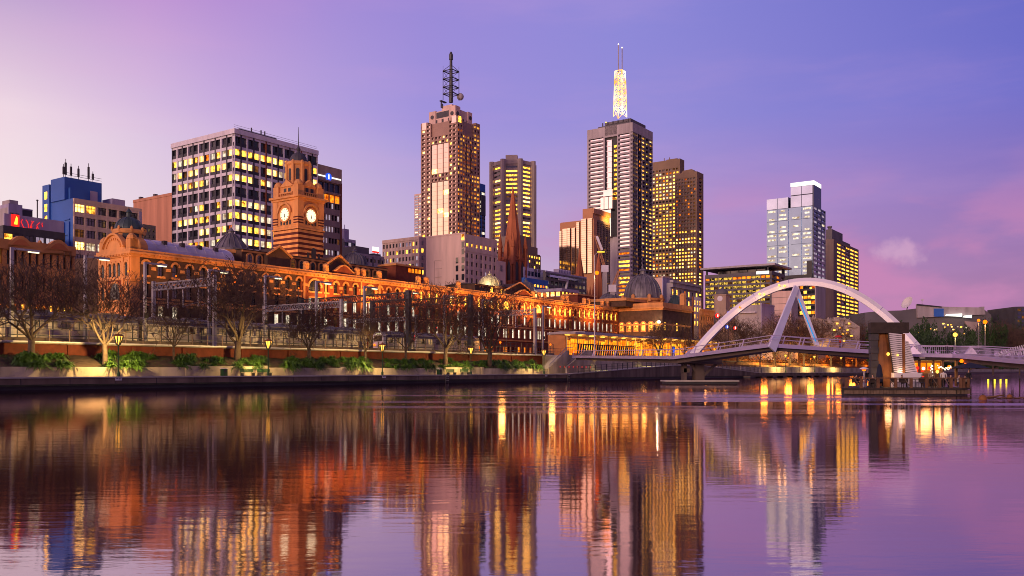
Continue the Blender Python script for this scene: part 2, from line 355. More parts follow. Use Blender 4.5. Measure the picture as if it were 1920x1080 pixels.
b_ = MB(); strip(b_, RW, RW + .6, 5.62, 2.0, [S0, sW]); b_.build('wall_face', 'brick_red', r_)
b_ = MB()
for x in (-20, 60, 130, 250, 345, 455, 543, 640, 720, 800, 880, 960, 1040): s = bs(x, RW); b_.box(s - .3, s + .3, RW - .18, RW + .1, 2.2, 5.55)
b_.build('pier', 'brick_red', r_)
wk = MB(); strip(wk, RW - .55, 17, 5.85, 5.62, [S0, sW]); tag(wk.build('walkway', 'paving', None, O0, TH), kind='structure')
we = thing('walkway_edge', 'white painted steel edge beam of the raised walkway above the planting', 'edge beam', O0, TH)
b_ = MB(); strip(b_, RW - .75, RW - .552, 5.95, 5.78, [S0, sW]); b_.build('beam', 'white_paint', we)
yd = MB(); yd.box(S0 - 200, 1500, 17, 900, -1, 5.8); tag(yd.build('railway_ground', 'ballast', None, O0, TH), kind='structure')
# park terrace beyond the bridge, stepping up from the promenade
pk = MB()
for (w0, w1, z) in ((6.0, 9, 3.3), (9, 13, 4.2), (13, 17.1, 5.2), (17.1, 24, 6.5), (24, 33, 8.5), (33, 42, 11), (42, 60, 13.5)): pk.box(bs(1300, 6) if w0 < 15 else bs(1385, w0), S1, w0, w1, -1, z)
M('leaf_litter', (.22, .11, .045), .9, 0, .45, .8, bump=.4)
tag(pk.build('park_terrace', 'leaf_litter', None, O0, TH), kind='structure')
pw2 = thing('terrace_wall', 'yellow lit concrete wall of the river terrace seen under the footbridge', 'wall', O0, TH)
b_ = MB(); strip(b_, 5.5, 6.02, 3.55, 1.2, [bs(1345, 5.5), S1]); b_.build('wall_face', 'concrete_wall', pw2)
b_ = MB()
for i in range(12): s = bs(1350, 5.5) + i * 9; b_.box(s - .25, s + .25, 5.38, 5.6, 1.4, 3.62)
b_.build('pier', 'concrete_wall', pw2)
# bridge abutment, stair and landing at the end of the planted bank
ab = thing('stair_abutment', 'grey concrete abutment with a stair climbing to the footbridge landing', 'stairs', O0, TH)
s0, s1, s2 = bs(1028, PW), bs(1062, PW), bs(1098, PW)
b_ = MB()
for i in range(14):
    f = i / 14; b_.box(s0 + (s1 - s0) * f, s1 + .3, PW + .2, PW + 3.2, 1.3 + 4.5 * f, 1.3 + 4.5 * (i + 1) / 14)
b_.build('flight', 'concrete_pale', ab)
b_ = MB(); b_.prism([(s0, 1.2), (s1 + 1.2, 1.2), (s1 + 1.2, 6.9), (s1, 6.9), (s0, 2.6)], PW - .1, PW + .2); b_.prism([(s0 + 5, 1.2), (s2, 1.2), (s2, 6.9), (s1 + 6, 7.0), (s0 + 5, 3.0)], 3.6, 4.0)
b_.build('side_wall', 'concrete_wall', ab)
b_ = MB(); b_.box(s1 + .3, bs(1290, PW), PW + .2, 17.1, -1, 5.78); b_.build('landing', 'concrete_wall', ab)
b_ = MB()
b_.obox((s0, PW - .1, 3.3), (s1, PW - .1, 7.6), .12, .12); b_.obox((s0 + 5, 3.5, 3.7), (s1 + 6, 3.5, 7.7), .12, .12); b_.obox((s1, PW - .1, 7.6), (s1 + 2.5, PW - .1, 7.6), .12, .12)
for f in (0, .25, .5, .75, 1): b_.obox((s0 + (s1 - s0) * f, PW - .1, 2.6 + 4.3 * f), (s0 + (s1 - s0) * f, PW - .1, 3.3 + 4.3 * f), .06, .06)
b_.build('handrail', 'metal_grey', ab)
for i in range(8): b_ = MB(); b_.ball((s0 + 2 + i * (s2 - s0 - 3) / 7, 3.52, 3.05), .11); b_.build('marker_light', 'neon_red', ab)
# ---------------------------------------------------------------- buildings on the city grid (local x along the river, y inland)
M('w_white', (.62, .59, .67), .7, 0, 0.18, .5, streak=.12); M('w_dark', (.035, .035, .05), .5, 0, .3, .3); M('w_rust', (.22, .07, .03), .6)
M('w_blue', (.03, .12, .46), .6, 0, .12, .1); M('w_beige', (.56, .42, .34), .8, 0, 0.18, .5, streak=.12); M('w_terra', (.48, .22, .14), .85, 0, 0.18, .5, streak=.12)
M('w_brown', (.36, .26, .21), .8, 0, 0.18, .5, streak=.12); M('w_pink', (.62, .44, .38), .8, 0, 0.16, .5, streak=.12); M('w_pinkdark', (.50, .37, .32), .8, 0, 0.18, .5, streak=.12)
M('w_granite', (.33, .20, .155), .5, 0, .15, .1); M('w_grey', (.36, .32, .34), .75, 0, 0.21, .5, streak=.12); M('w_greydark', (.12, .11, .125), .7, 0, .2, .1)
M('w_conc', (.40, .33, .29), .8, 0, 0.18, .5, streak=.12); M('w_tan', (.23, .15, .095), .7, 0, .15, .08); M('w_sand', (.40, .125, .05), .85, 0, .25, .15, bump=.3, bscale=2)
M('w_copper', (.48, .22, .10), .55, 0, .15, .05); M('w_slate', (.05, .048, .06), .6, 0, .3, .3); M('w_lilac', (.34, .30, .44), .6, 0, 0.18, .5, streak=.12)
M('w_brownblank', (.20, .15, .13), .8, 0, 0.18, .5, streak=.12); M('w_orange', (.46, .20, .075), .8, 0, .22, .3)
rng = random.Random(11)
WM = {}
def winmesh(w, h, mat, mull=0, fr='frame_dark'):
    k = (round(w, 2), round(h, 2), mat, mull, fr)
    if k not in WM:
        b = MB(); b.box(-w / 2, w / 2, -.03, .03, -h / 2, h / 2, 0)
        for i in range(mull):
            x = -w / 2 + w * (i + 1) / (mull + 1); b.box(x - .05, x + .05, -.10, -.032, -h / 2, h / 2, 1)
        if mull > 1: b.box(-w / 2, w / 2, -.09, -.031, h * .18 - .05, h * .18 + .05, 1)
        WM[k] = b.mesh('window', [mat, fr])
    return WM[k]
class Bldg:
    def __init__(s, name, label, cat, pxc, Y, pxl, pxr, pyt, z0=4.0, group=None, walls=('w_grey',), dims=None):
        s.C = Vector(((pxc - HX) / F * Y, Y, z0)); s.z0 = z0; s.Y = Y; s.top = zat(pyt, Y) - z0; s.walls = list(walls)
        s.root = thing(name, label, cat, s.C, TH, group); s.mb = MB(); s.wins = []; s.rects = []
        if dims: s.a, s.b = dims
        else: s.a = s.xr(pxr); s.b = s.yl(pxl)
    def xr(s, px):
        k = (px - HX) / F; return (k * s.C.y - s.C.x) / (UX - k * UY)
    def yl(s, px):
        k = (px - HX) / F; return (s.C.x - k * s.C.y) / (UY + k * UX)
    def z(s, py): return zat(py, s.Y) - s.z0
    def zx(s, py, x): return zat(py, s.C.y + x * UY) - s.z0     # height on the river face at distance x
    def zy(s, py, y): return zat(py, s.C.y + y * UX) - s.z0     # height on the left face at distance y
    def core(s, d=.4, top=None, mi=0): s.mb.box(d, s.a, d, s.b, 0, top if top else s.top, mi); s.d = d
    def sub(s, x0, x1, y0, y1, z0, z1, mi=0): s.mb.box(x0, x1, y0, y1, z0, z1, mi)
    def fill(s, side, c0, c1, z0, z1, mi=0, out=0.0, d=None):
        d = d or s.d
        if side == 'R': s.mb.box(c0, c1, -out, d, z0, z1, mi)
        else: s.mb.box(-out, d, max(c0, d), c1, z0, z1, mi)
    def facade(s, side, c0, c1, z0, z1, nc, nr, wf=.7, hf=.6, lit=None, pm=(0,), sm=0, sp=None, mull=0, off=0.0, pout=0.0, sout=-.05):
        d = s.d; cw = (c1 - c0) / nc; ch = (z1 - z0) / nr; pw = cw * (1 - wf); sh = ch * (1 - hf)
        def bx(a, b, y0, y1, za, zb, mi):
            if side == 'R': s.mb.box(a, b, y0, y1, za, zb, mi)
            else:
                a = max(a, d)
                if b > a: s.mb.box(y0, y1, a, b, za, zb, mi)
        for i in range(nc + 1):
            x = c0 + i * cw; bx(max(x - pw / 2, c0), min(x + pw / 2, c1), -pout, d, z0, z1, pm[i % len(pm)])
        for j in range(nr + 1):
            z = z0 + j * ch; za, zb = max(z - sh / 2, z0), min(z + sh / 2, z1 - .01)
            if sp: za, zb = max(z - sh * (1 - sp[0]), z0), min(z + sh * sp[0], z1 - .01)
            if zb > za: bx(c0, c1, -sout, d, za, zb, sm)
            if sp and j < nr: bx(c0, c1, .18, d, zb, z + sh * sp[0] + sh * sp[1], sp[2])
        for j in range(nr):
            for i in range(nc):
                m = lit(i, j) if lit else 'glass_dark'
                if m is None: continue
                w, h = cw * wf - .06, ch * hf - .06; zc = z0 + (j + .5) * ch
                if sp: zb = z0 + j * ch + sh * sp[0] + sh * sp[1]; zt = z0 + (j + 1) * ch - sh * (1 - sp[0]); h = zt - zb - .06; zc = (zb + zt) / 2
                c = c0 + (i + .5) * cw
                s.wins.append((w * h, side, c, zc, w, h, m, mull))
    def put_win(s, side, c, z, w, h, m, mull=0, y=-.03): s.wins.append((w * h, side, c, z, w, h, m, mull, y))
    def part(s, name, mats, fn, smooth=False, par=None):
        b = MB(); fn(b); return b.build(name, mats, par or s.root, smooth=smooth)
    def finish(s, hide=0.0, most=100):
        s.mb.build('wall', s.walls, s.root)
        ws = sorted(s.wins, key=lambda q: (q[3] < hide, -round(q[0], 1), -q[3]))
        rest = MB(); rm = []
        for n, q in enumerate(ws):
            y = q[8] if len(q) > 8 else s.d - .06
            pos, rot = ((q[2], y, q[3]), (0, 0, 0)) if q[1] == 'R' else ((y, q[2], q[3]), (0, 0, -math.pi / 2))
            if n < most: put('window', winmesh(q[4], q[5], q[6], q[7]), s.root, pos, rot)
            else:
                if q[6] not in rm: rm.append(q[6])
                mi = rm.index(q[6]); w, h = q[4] / 2, q[5] / 2
                if q[1] == 'R': rest.box(pos[0] - w, pos[0] + w, y - .03, y + .03, q[3] - h, q[3] + h, mi)
                else: rest.box(y - .03, y + .03, pos[1] - w, pos[1] + w, q[3] - h, q[3] + h, mi)
        if rest.v: rest.build('window', rm, s.root, kind='stuff')
        return s.root
def pick(*pairs):
    pairs = tuple(pairs)
    t = sum(p for _, p in pairs)
    def f(i=0, j=0):
        r = rng.random() * t
        for m, p in pairs:
            r -= p
            if r <= 0: return m
        return pairs[-1][0]
    return f
# --- far left cluster
B = Bldg('office_block', 'small stepped grey violet block at the far left edge of the skyline', 'building', 16, 262, -30, 42, 381, walls=('w_lilac', 'w_grey'))
B.core(.3); B.fill('R', 0, B.a, 0, B.top, 0); B.fill('L', 0, B.b, 0, B.z(388), 1)
for x in (.24, .62): B.put_win('R', B.a * x, B.z(408), B.a * .22, 3.2, 'glass_dark')
B.sub(.5, B.a - 1, .5, 5, B.top, B.top + 1.2, 1); B.finish()
B = Bldg('office_block', 'low dark violet roof block beside the thin black pole', 'building', 42, 268, 38, 61, 393, walls=('w_slate',)); B.core(.3); B.fill('R', 0, B.a, 0, B.top); B.fill('L', 0, B.b, 0, B.top); B.part('coping', 'w_lilac', lambda b: b.box(-.1, B.a, -.1, .5, B.top, B.top + .4)); B.finish()
B = Bldg('dark_building', 'long black fronted building carrying the red neon rooftop sign', 'building', 6, 214, -60, 122, 422, walls=('w_slate', 'w_lilac')); B.core(.4)
B.facade('R', 0, B.a, B.zx(452, 0), B.top - 1.6, 6, 1, .8, .75, lambda i, j: ('lit_yellow', 'glass_dark', 'glass_dark', 'lit_violet', 'lit_violet', 'glass_dark')[i], mull=1)
B.fill('R', 0, B.a, B.top - 1.6, B.top, 0); B.fill('R', 0, B.a, 0, B.zx(452, 0), 0); B.fill('L', 0, B.b, 0, B.top)
B.part('parapet', 'w_lilac', lambda b: b.box(B.xr(10), B.a, .5, .9, B.top, B.top + 3.0)); B.finish()
ns_ = thing('neon_sign', 'red neon rooftop sign with a glowing yellow emblem and zigzag tubes', 'sign', B.C + Vector((0, 0, B.top)), TH)
def neon(pts, mb, r=.07): mb.tube([(B.xr(15 + x / 24), .35, B.zx(400 + y / 24, B.xr(15 + x / 24)) - B.top) for x, y in pts], r, 5)
b_ = MB()
for p in ([(690, 270), (620, 380), (680, 500), (740, 640), (880, 665)], [(840, 280), (920, 400), (950, 520), (970, 650)], [(1190, 350), (1120, 430), (1060, 560), (1030, 650)], [(1090, 330), (1130, 400)], [(1110, 560), (1100, 660)], [(1460, 410), (1330, 530), (1400, 690)], [(1340, 600), (1320, 700)], [(1580, 420), (1560, 500), (1600, 610)]): neon(p, b_)
b_.build('neon_tube', 'neon_red', ns_)
b_ = MB(); x0, x1 = B.xr(23), B.xr(37); b_.box(x0, x1, .2, .45, .1, 3.0); b_.build('emblem_panel', 'neon_red', ns_)
b_ = MB(); b_.prism([(x0 + .5, .6), (x1 - .5, .6), (x1 - .45, 2.2), (x1 - .7, 2.6), (x0 + .8, 1.8)], .1, .19); b_.build('emblem', 'sign_yellow', ns_)
t_ = thing('roof_pole', 'thin dark chimney pole rising left of the blue building', 'pole', WP(70, 440, 240)); b_ = MB(); b_.tube([(0, 0, 0), (0, 0, 240 * 63 / F)], .16, 6); b_.build('pole', 'metal_dark', t_); b_ = MB(); b_.lathe([(.16, 0), (.3, .1), (.3, .3), (.1, .4)], 0, 0, 8); b_.build('cap', 'metal_dark', t_, (0, 0, 240 * 63 / F))
# --- blue walled building
B = Bldg('office_building', 'beige concrete office with a bright blue end wall and rooftop aerials', 'building', 139, 232, 95, 266, 371, walls=('w_beige', 'w_blue', 'w_lilac')); B.core(.6)
r1 = {(0, 0): 'lit_bright', (0, 1): 'lit_yellow', (3, 0): 'lit_bright', (3, 1): 'lit_white', (3, 2): 'lit_white', (2, 0): 'lit_dim', (4, 0): 'glass_dark', (6, 1): 'lit_yellow', (9, 1): 'lit_yellow', (8, 0): 'lit_dim'}
nr = 10; zt = B.z(377); zb = B.z(377 + 23.6 * nr)
B.facade('R', 0, B.a - .8, zb, zt, 6, nr, .83, .62, lambda i, j: r1.get((nr - 1 - j, i), 'glass_dark'), mull=2)
B.fill('R', 0, B.a, zt, B.top); B.fill('R', B.a - .8, B.a, 0, zt, 2, .05); B.fill('R', 0, B.a - .8, 0, zb); B.fill('L', 0, B.b, 0, B.top, 1)
bb = B.yl(95); bt = B.zy(346, bb)
B.sub(-.4, 9, bb, bb + 3.6, 0, bt, 1); B.sub(2, 9, B.yl(106), bb, B.top, B.top + 3.5, 1)
for py in (366, 389, 411, 432):
    B.wins.append((2.4, 'L', bb + 1.7, B.zy(py, bb), 1.3, 2.0, 'lit_yellow', 0, -.44))
B.part('duct', 'w_blue', lambda b: [b.box(-.35, -.01, y, y + .3, 10, B.top - 6) for y in (2.0, 4.6)] + [b.box(-.3, -.02, 2, 4.6, z, z + .25) for z in (30, 34, 38)])
pr_x0, pr_x1 = B.xr(136), B.xr(206)
B.part('plant_room', ('w_blue', 'w_lilac'), lambda b: (b.box(pr_x0, pr_x1, 4, 11, B.top, B.top + 6.0), b.box(pr_x0 + 1, pr_x0 + 5, 3, 3.9, B.top, B.top + 3.2), b.box(pr_x0 + 7, pr_x0 + 9, 3.8, 3.99, B.top + .4, B.top + 3.4, 1), b.box(B.xr(222), B.xr(246), 3, 8, B.top, B.top + 2.2, 1)))
for x, h in ((138, 3.5), (142, 5), (152, 4), (166, 3.8), (185, 5), (193, 3)):
    o = B.part('aerial', 'metal_dark', lambda b: (b.tube([(B.xr(x), 5, B.top + 6), (B.xr(x), 5, B.top + 6 + h)], .09, 5), b.box(B.xr(x) - .22, B.xr(x) + .22, 4.8, 5.2, B.top + 6.8, B.top + 6 + h * .8)))
B.part('roof_rail', 'metal_dark', lambda b: [b.obox((pr_x0, 4.1, B.top + z), (pr_x1, 4.1, B.top + z), .08, .08) for z in (6.6, 7.2)])
B.finish()
B = Bldg('office_block', 'small dark grey block tucked under the terracotta end wall', 'building', 268, 245, 262, 292, 420, walls=('w_greydark',)); B.core(.3); B.facade('R', 0, B.a, B.z(470), B.z(424), 3, 4, .4, .5); B.fill('R', 0, B.a, B.z(424), B.top); B.fill('L', 0, B.b, 0, B.top); B.fill('R', 0, B.a, 0, B.z(470)); B.finish()
B = Bldg('terracotta_building', 'blank terracotta end wall left of the white gridded office', 'building', 340, 290, 250, 360, 363, walls=('w_terra', 'w_greydark')); B.core(.3); B.fill('L', 0, B.b, 0, B.top); B.fill('R', 0, B.a, 0, B.top)
B.part('parapet', 'w_terra', lambda b: b.box(-.15, .5, 0, B.b, B.top, B.top + .9)); B.part('vent', 'w_greydark', lambda b: [b.box(1, 2.2, y, y + 1, B.top, B.top + 2) for y in (B.yl(285), B.yl(258))]); B.finish()
# --- Victorian orange building far left
B = Bldg('victorian_building', 'ornate orange stone building with curved pediments behind the leftmost trees', 'building', -34, 137, -60, 140, 462, z0=5.8, walls=('w_orange', 'w_sand')); B.core(.5)
nb = 13
B.facade('R', 0, B.a, B.zx(512, 14), B.zx(476, 14), nb, 1, .42, .72, pick(('glass_dark', 6), ('lit_dim', 1)), mull=1)
B.facade('R', 0, B.a, B.zx(556, 14), B.zx(520, 14), nb, 1, .42, .72, pick(('glass_dark', 5), ('lit_dim', 2)), mull=1)
B.facade('R', 0, B.a, 0, B.zx(562, 14), nb, 1, .5, .7, lambda i, j: 'lit_yellow' if i in (5, 6, 9, 10, 11, 12) else 'lit_orange', mull=1)
for z in (B.zx(476, 14), B.zx(520, 14), B.zx(562, 14)): B.fill('R', 0, B.a, z - .1, z + 1.2, 0, .25)
B.fill('R', 0, B.a, B.zx(476, 14) + 1.2, B.top, 0, .4); B.fill('L', 0, B.b, 0, B.top)
def arc(x0, x1, z, h, n=10): return [(x0 + (x1 - x0) * i / n, z + h * math.sin(math.pi * i / n)) for i in range(n + 1)]
for px, w, h in ((37, 2.0, 1.6), (108, 2.2, 1.7)):
    x = B.xr(px); B.part('pediment', ('w_orange', 'w_sand'), lambda b: (b.box(x - w, x + w, -.4, .6, B.top, B.top + .7), b.prism(arc(x - w, x + w, B.top + .7, h), -.5, .6), b.prism(arc(x - w * .7, x + w * .7, B.top + .8, h * .6), -.56, -.49, 1)))
x = B.xr(75); B.part('gable', 'w_orange', lambda b: b.prism([(x - 1.1, B.top), (x + 1.1, B.top), (x, B.top + 2)], -.3, .5))
for px in (8, 60, 92): x = B.xr(px); B.part('finial', 'w_orange', lambda b: b.lathe([(.35, B.top), (.35, B.top + .6), (.45, B.top + .7), (.1, B.top + 1.4)], x, .2, 8))
B.finish()
# --- white gridded office
B = Bldg('gridded_office', 'broad white gridded office with rows of yellow lit windows behind the clock tower', 'building', 440, 235, 322, 596, 241, walls=('w_white', 'w_dark', 'w_rust')); B.core(.6)
zt = B.z(250); nr = 10; ch = 23.75 / F * 235; zb = zt - nr * ch
dark = {9: 0, 6: .45, 5: .0}
def gl(i, j, side):
    if j == 9: return 'glass_dark'
    p = {8: 1, 7: .92, 6: .42 if side == 'L' else .8, 5: .03, 4: .75 if side == 'L' else .97, 3: .95, 2: .6, 1: .95, 0: .9}[j]
    if j == 2 and side == 'L' and i > 5: p = .1
    if j == 4 and side == 'L' and i > 8: p = 0
    if j == 2 and side == 'R': p = .97
    if j == 3 and side == 'R' and i > 5: p = .2
    return (pick(('lit_yellow', 5), ('lit_bright', 4), ('lit_orange', .8), ('lit_white', 1.6), ('lit_dim', .6))()) if rng.random() < p else 'glass_dark'
B.facade('L', .9, B.b, zb, zt, 11, nr, .78, .76, lambda i, j: gl(i, j, 'L'), pm=(0, 1), sm=0, sp=(.25, 1.15, 1), mull=1)
B.facade('R', 0, B.a, zb, zt, 14, nr, .78, .76, lambda i, j: gl(i, j, 'R'), pm=(0, 1, 0, 1, 0, 2), sm=0, sp=(.25, 1.15, 1), mull=1)
B.fill('L', 0, B.b, 0, zb); B.fill('R', 0, B.a, 0, zb)
B.fill('L', 0, B.b, zt, B.top, 0, .35); B.fill('R', -.35, B.a, zt, B.top, 0, .35)
B.part('plant_room', 'w_greydark', lambda b: b.box(B.xr(462), B.xr(532), 3, 12, B.top, B.top + 1.4))
B.part('roof_rail', 'metal_grey', lambda b: [b.obox((0, .3, B.top + z), (B.a, .3, B.top + z), .06, .06) for z in (.6, 1.1)])
for px in (487, 505, 512): x = B.xr(px); B.part('vent', 'metal_dark', lambda b: b.tube([(x, 3.5, B.top + 1.4), (x, 3.5, B.top + 2.6)], .2, 6))
B.finish(hide=zt - 9.2 * ch)
# --- brown slim block right of the clock tower
B = Bldg('brown_office', 'narrow brown office with glazed balconies and a lit strip around a blue roundel', 'building', 588, 275, 572, 641, 305, walls=('w_brown', 'w_brick', 'w_conc') if 'w_brick' in MT else ('w_brown', 'w_rust', 'w_conc')); B.core(.6)
B.fill('R', 0, B.a, B.z(332), B.top); B.fill('L', 0, B.b, 0, B.top, 2)
for k, (pa, pb, m) in enumerate(((354, 335, 'glass_blue'), (374, 357, 'lit_orange'))):
    B.facade('R', 0, B.a - .8, B.z(pa), B.z(pb), 5, 1, .94, .86, lambda i, j: m if (k == 0 or i > 1) else 'lit_white')
    B.fill('R', 0, B.a - .8, B.z(pb), B.z(pb - 3.2), 0, .5)
rows = [(385, 374), (407.5, 396), (430, 418.5), (452, 441), (474.5, 463.5), (497, 486)]
for a_, c_ in rows:
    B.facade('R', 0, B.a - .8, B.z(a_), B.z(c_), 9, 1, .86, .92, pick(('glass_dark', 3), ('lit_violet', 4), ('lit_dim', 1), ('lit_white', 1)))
for (a_, c_), (d_, e_) in zip([(0, 374)] + rows[0:0] + rows, rows + [(0, 560)]):
    lo = B.z(e_) if e_ else 0; hi = B.z(a_) if a_ else B.z(374)
    if hi - lo > .2: B.fill('R', 0, B.a - .8, max(lo, 0), hi)
B.fill('R', B.a - .8, B.a, 0, B.z(332), 1, .1)
B.part('light_strip', 'sign_white', lambda b: b.box(B.xr(593), B.a - .5, -.16, -.01, B.zx(325, 0) - .25, B.zx(325, 0) + .12))
o = B.part('roundel', ('sign_blue', 'sign_white'), lambda b: (b.lathe([(1.25, 0), (1.25, .2)], 0, 0, 16), b.box(-.22, .22, -.7, .8, .2, .25, 1))); o.rotation_euler = (RD(90), 0, 0); o.location = (B.xr(615), -.17, B.zx(325, 0) - .1)
B.finish(hide=B.z(480))
# --- small buildings between the brown office and the beige block
B = Bldg('glass_office', 'small stepped blue glass office right of the narrow brown block', 'building', 646, 300, 640, 667, 447, walls=('w_greydark', 'w_lilac')); B.core(.4)
B.facade('R', 0, B.a, B.z(520), B.z(451), 3, 6, .85, .6, pick(('glass_blue', 4), ('lit_violet', 1)), sm=1); B.fill('R', 0, B.a, B.z(451), B.top, 1); B.fill('L', 0, B.b, 0, B.top); B.fill('R', 0, B.a, 0, B.z(520))
B.part('plant_room', 'w_lilac', lambda b: (b.box(.4, B.a * .5, .6, 5, B.top, B.zx(428, 0)), b.tube([(1, 1, B.top), (1, 1, B.zx(420, 0))], .12, 5))); B.finish()
B = Bldg('office_block', 'flat roofed grey office below the glowing red rooftop light', 'building', 664, 288, 655, 720, 473, walls=('w_grey', 'w_greydark')); B.core(.4); B.facade('R', 0, B.a, B.z(520), B.z(477), 8, 3, .6, .5, pick(('glass_dark', 5), ('lit_white', 1)), pm=(0, 1)); B.fill('R', 0, B.a, B.z(477), B.top); B.fill('R', 0, B.a, 0, B.z(520)); B.fill('L', 0, B.b, 0, B.top)
B.part('plant_room', 'w_greydark', lambda b: (b.box(B.xr(676), B.xr(700), 2, 8, B.top, B.zx(461, 4)), b.box(B.xr(704), B.xr(718), 1, 6, B.top, B.top + .8))); rx = B.xr(711); rz_ = B.zx(470, rx); B.finish()
ls = thing('rooftop_sign', 'small bright rooftop sign glowing white over a red band', 'sign', B.root.matrix_basis @ Vector((0, 0, 0)) if False else B.C, TH); b_ = MB(); b_.box(rx - 1.6, rx + 1.4, 1.4, 1.7, rz_ - .6, rz_ - .1); b_.build('red_band', 'neon_red', ls); b_ = MB(); b_.box(rx - 1.6, rx + 1.4, 1.4, 1.7, rz_ - .05, rz_ + 1.3); b_.build('light_box', 'sign_white', ls); b_ = MB(); b_.box(rx - .9, rx - .7, 1.5, 1.6, B.top + .7, rz_ - .6); b_.box(rx + .7, rx + .9, 1.5, 1.6, B.top + .7, rz_ - .6); b_.build('bracket', 'metal_dark', ls)
# --- beige block and the pale pink blank block
B = Bldg('beige_office', 'beige office block with small square windows below the pink granite tower', 'building', 786, 335, 717, 806, 443, walls=('w_pinkdark',)); B.core(.5)
B.facade('L', .5, B.b, B.z(545), B.z(449), 11, 7, .6, .55, pick(('glass_dark', 6), ('lit_violet', 3), ('lit_yellow', 1.6))); B.fill('L', 0, B.b, B.z(449), B.top, 0, .15); B.fill('R', 0, B.a, 0, B.top); B.fill('L', 0, B.b, 0, B.z(545))
for j in range(7): B.put_win('R', B.a * .3, B.z(455 + 13.7 * j), 1.0, 1.5, 'lit_yellow' if j % 3 == 1 else 'glass_dark')
B.finish()
B = Bldg('blank_block', 'pale pink block with a blank end wall and a stepped corner of small windows', 'building', 872, 300, 799, 948, 438, walls=('w_pink', 'w_pinkdark')); B.core(.5, B.z(478))
x1, x2 = B.xr(932), B.xr(941)
B.sub(.5, x1, .5, B.b, B.z(478), B.top)
B.fill('L', 0, B.b, 0, B.top); B.fill('R', 0, x1, B.z(452), B.z(438.1)); B.fill('R', x1, B.a, 0, B.z(478))
for a0, a1, z0_, z1_, nr, f in ((0, x1, B.z(464), B.z(452), 1, pick(('lit_yellow', 5), ('glass_dark', 2))), (0, x1, B.z(548), B.z(470), 5, pick(('glass_dark', 9), ('lit_violet', 1)))): B.facade('R', a0, a1, z0_, z1_, 7, nr, .45, .55, f)
B.fill('R', 0, x1, 0, B.z(548)); B.fill('R', 0, x1, B.z(470), B.z(464), 0, .12)
for py in (470, 500, 522): B.put_win('R', (x1 + B.a) / 2, B.z(py) - 4, 1.2, 2.2, 'glass_dark')
for py in (444, 458, 471, 487, 502, 519, 535):
    B.put_win('L', B.yl(868), B.z(py), 1.1, 2.0, 'lit_yellow' if py == 444 else 'glass_dark')
    if py > 480: B.put_win('L', B.yl(857), B.z(py), 1.1, 2.0, 'glass_dark')
B.part('pipe', 'w_pinkdark', lambda b: (b.box(-.12, -.01, B.yl(815), B.yl(815) + .25, B.z(560), B.z(484)), [b.box(-.1, -.02, B.yl(828), B.yl(815), B.z(p), B.z(p) + .2) for p in (484, 500, 516)]))
B.part('parapet', 'w_pink', lambda b: (b.box(-.1, .4, 0, B.b, B.top, B.top + .5),)); B.part('roof_plant', 'w_greydark', lambda b: (b.box(3, 9, 5, 8, B.top, B.top + 1.2), b.tube([(2, 3, B.top), (2, 3, B.top + 5)], .12, 5), b.tube([(2, 3, B.top + 5), (4, 1, B.top + 1)], .1, 5)))
B.finish(hide=B.z(530))
# --- pale glass tower and blue tower behind the pink granite tower
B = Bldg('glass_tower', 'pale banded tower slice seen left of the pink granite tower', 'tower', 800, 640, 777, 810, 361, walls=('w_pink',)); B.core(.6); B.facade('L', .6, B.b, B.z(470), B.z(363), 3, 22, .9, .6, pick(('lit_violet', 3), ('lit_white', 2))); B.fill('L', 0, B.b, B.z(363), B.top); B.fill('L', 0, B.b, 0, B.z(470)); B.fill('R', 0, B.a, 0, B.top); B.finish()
B = Bldg('blue_tower', 'dark blue glass tower slice seen right of the pink granite tower', 'tower', 880, 640, 870, 910, 338, walls=('w_blue', 'w_dark')); B.core(.6); B.facade('R', 0, B.a, B.z(470), B.z(352), 4, 14, .85, .6, pick(('glass_blue', 5), ('lit_white', 1)), sm=1); B.fill('R', 0, B.a, B.z(352), B.top); B.fill('R', 0, B.a, 0, B.z(470)); B.fill('L', 0, B.b, 0, B.top)
B.fill('R', B.xr(902), B.a, B.z(398), B.z(360), 1, .3); B.finish()
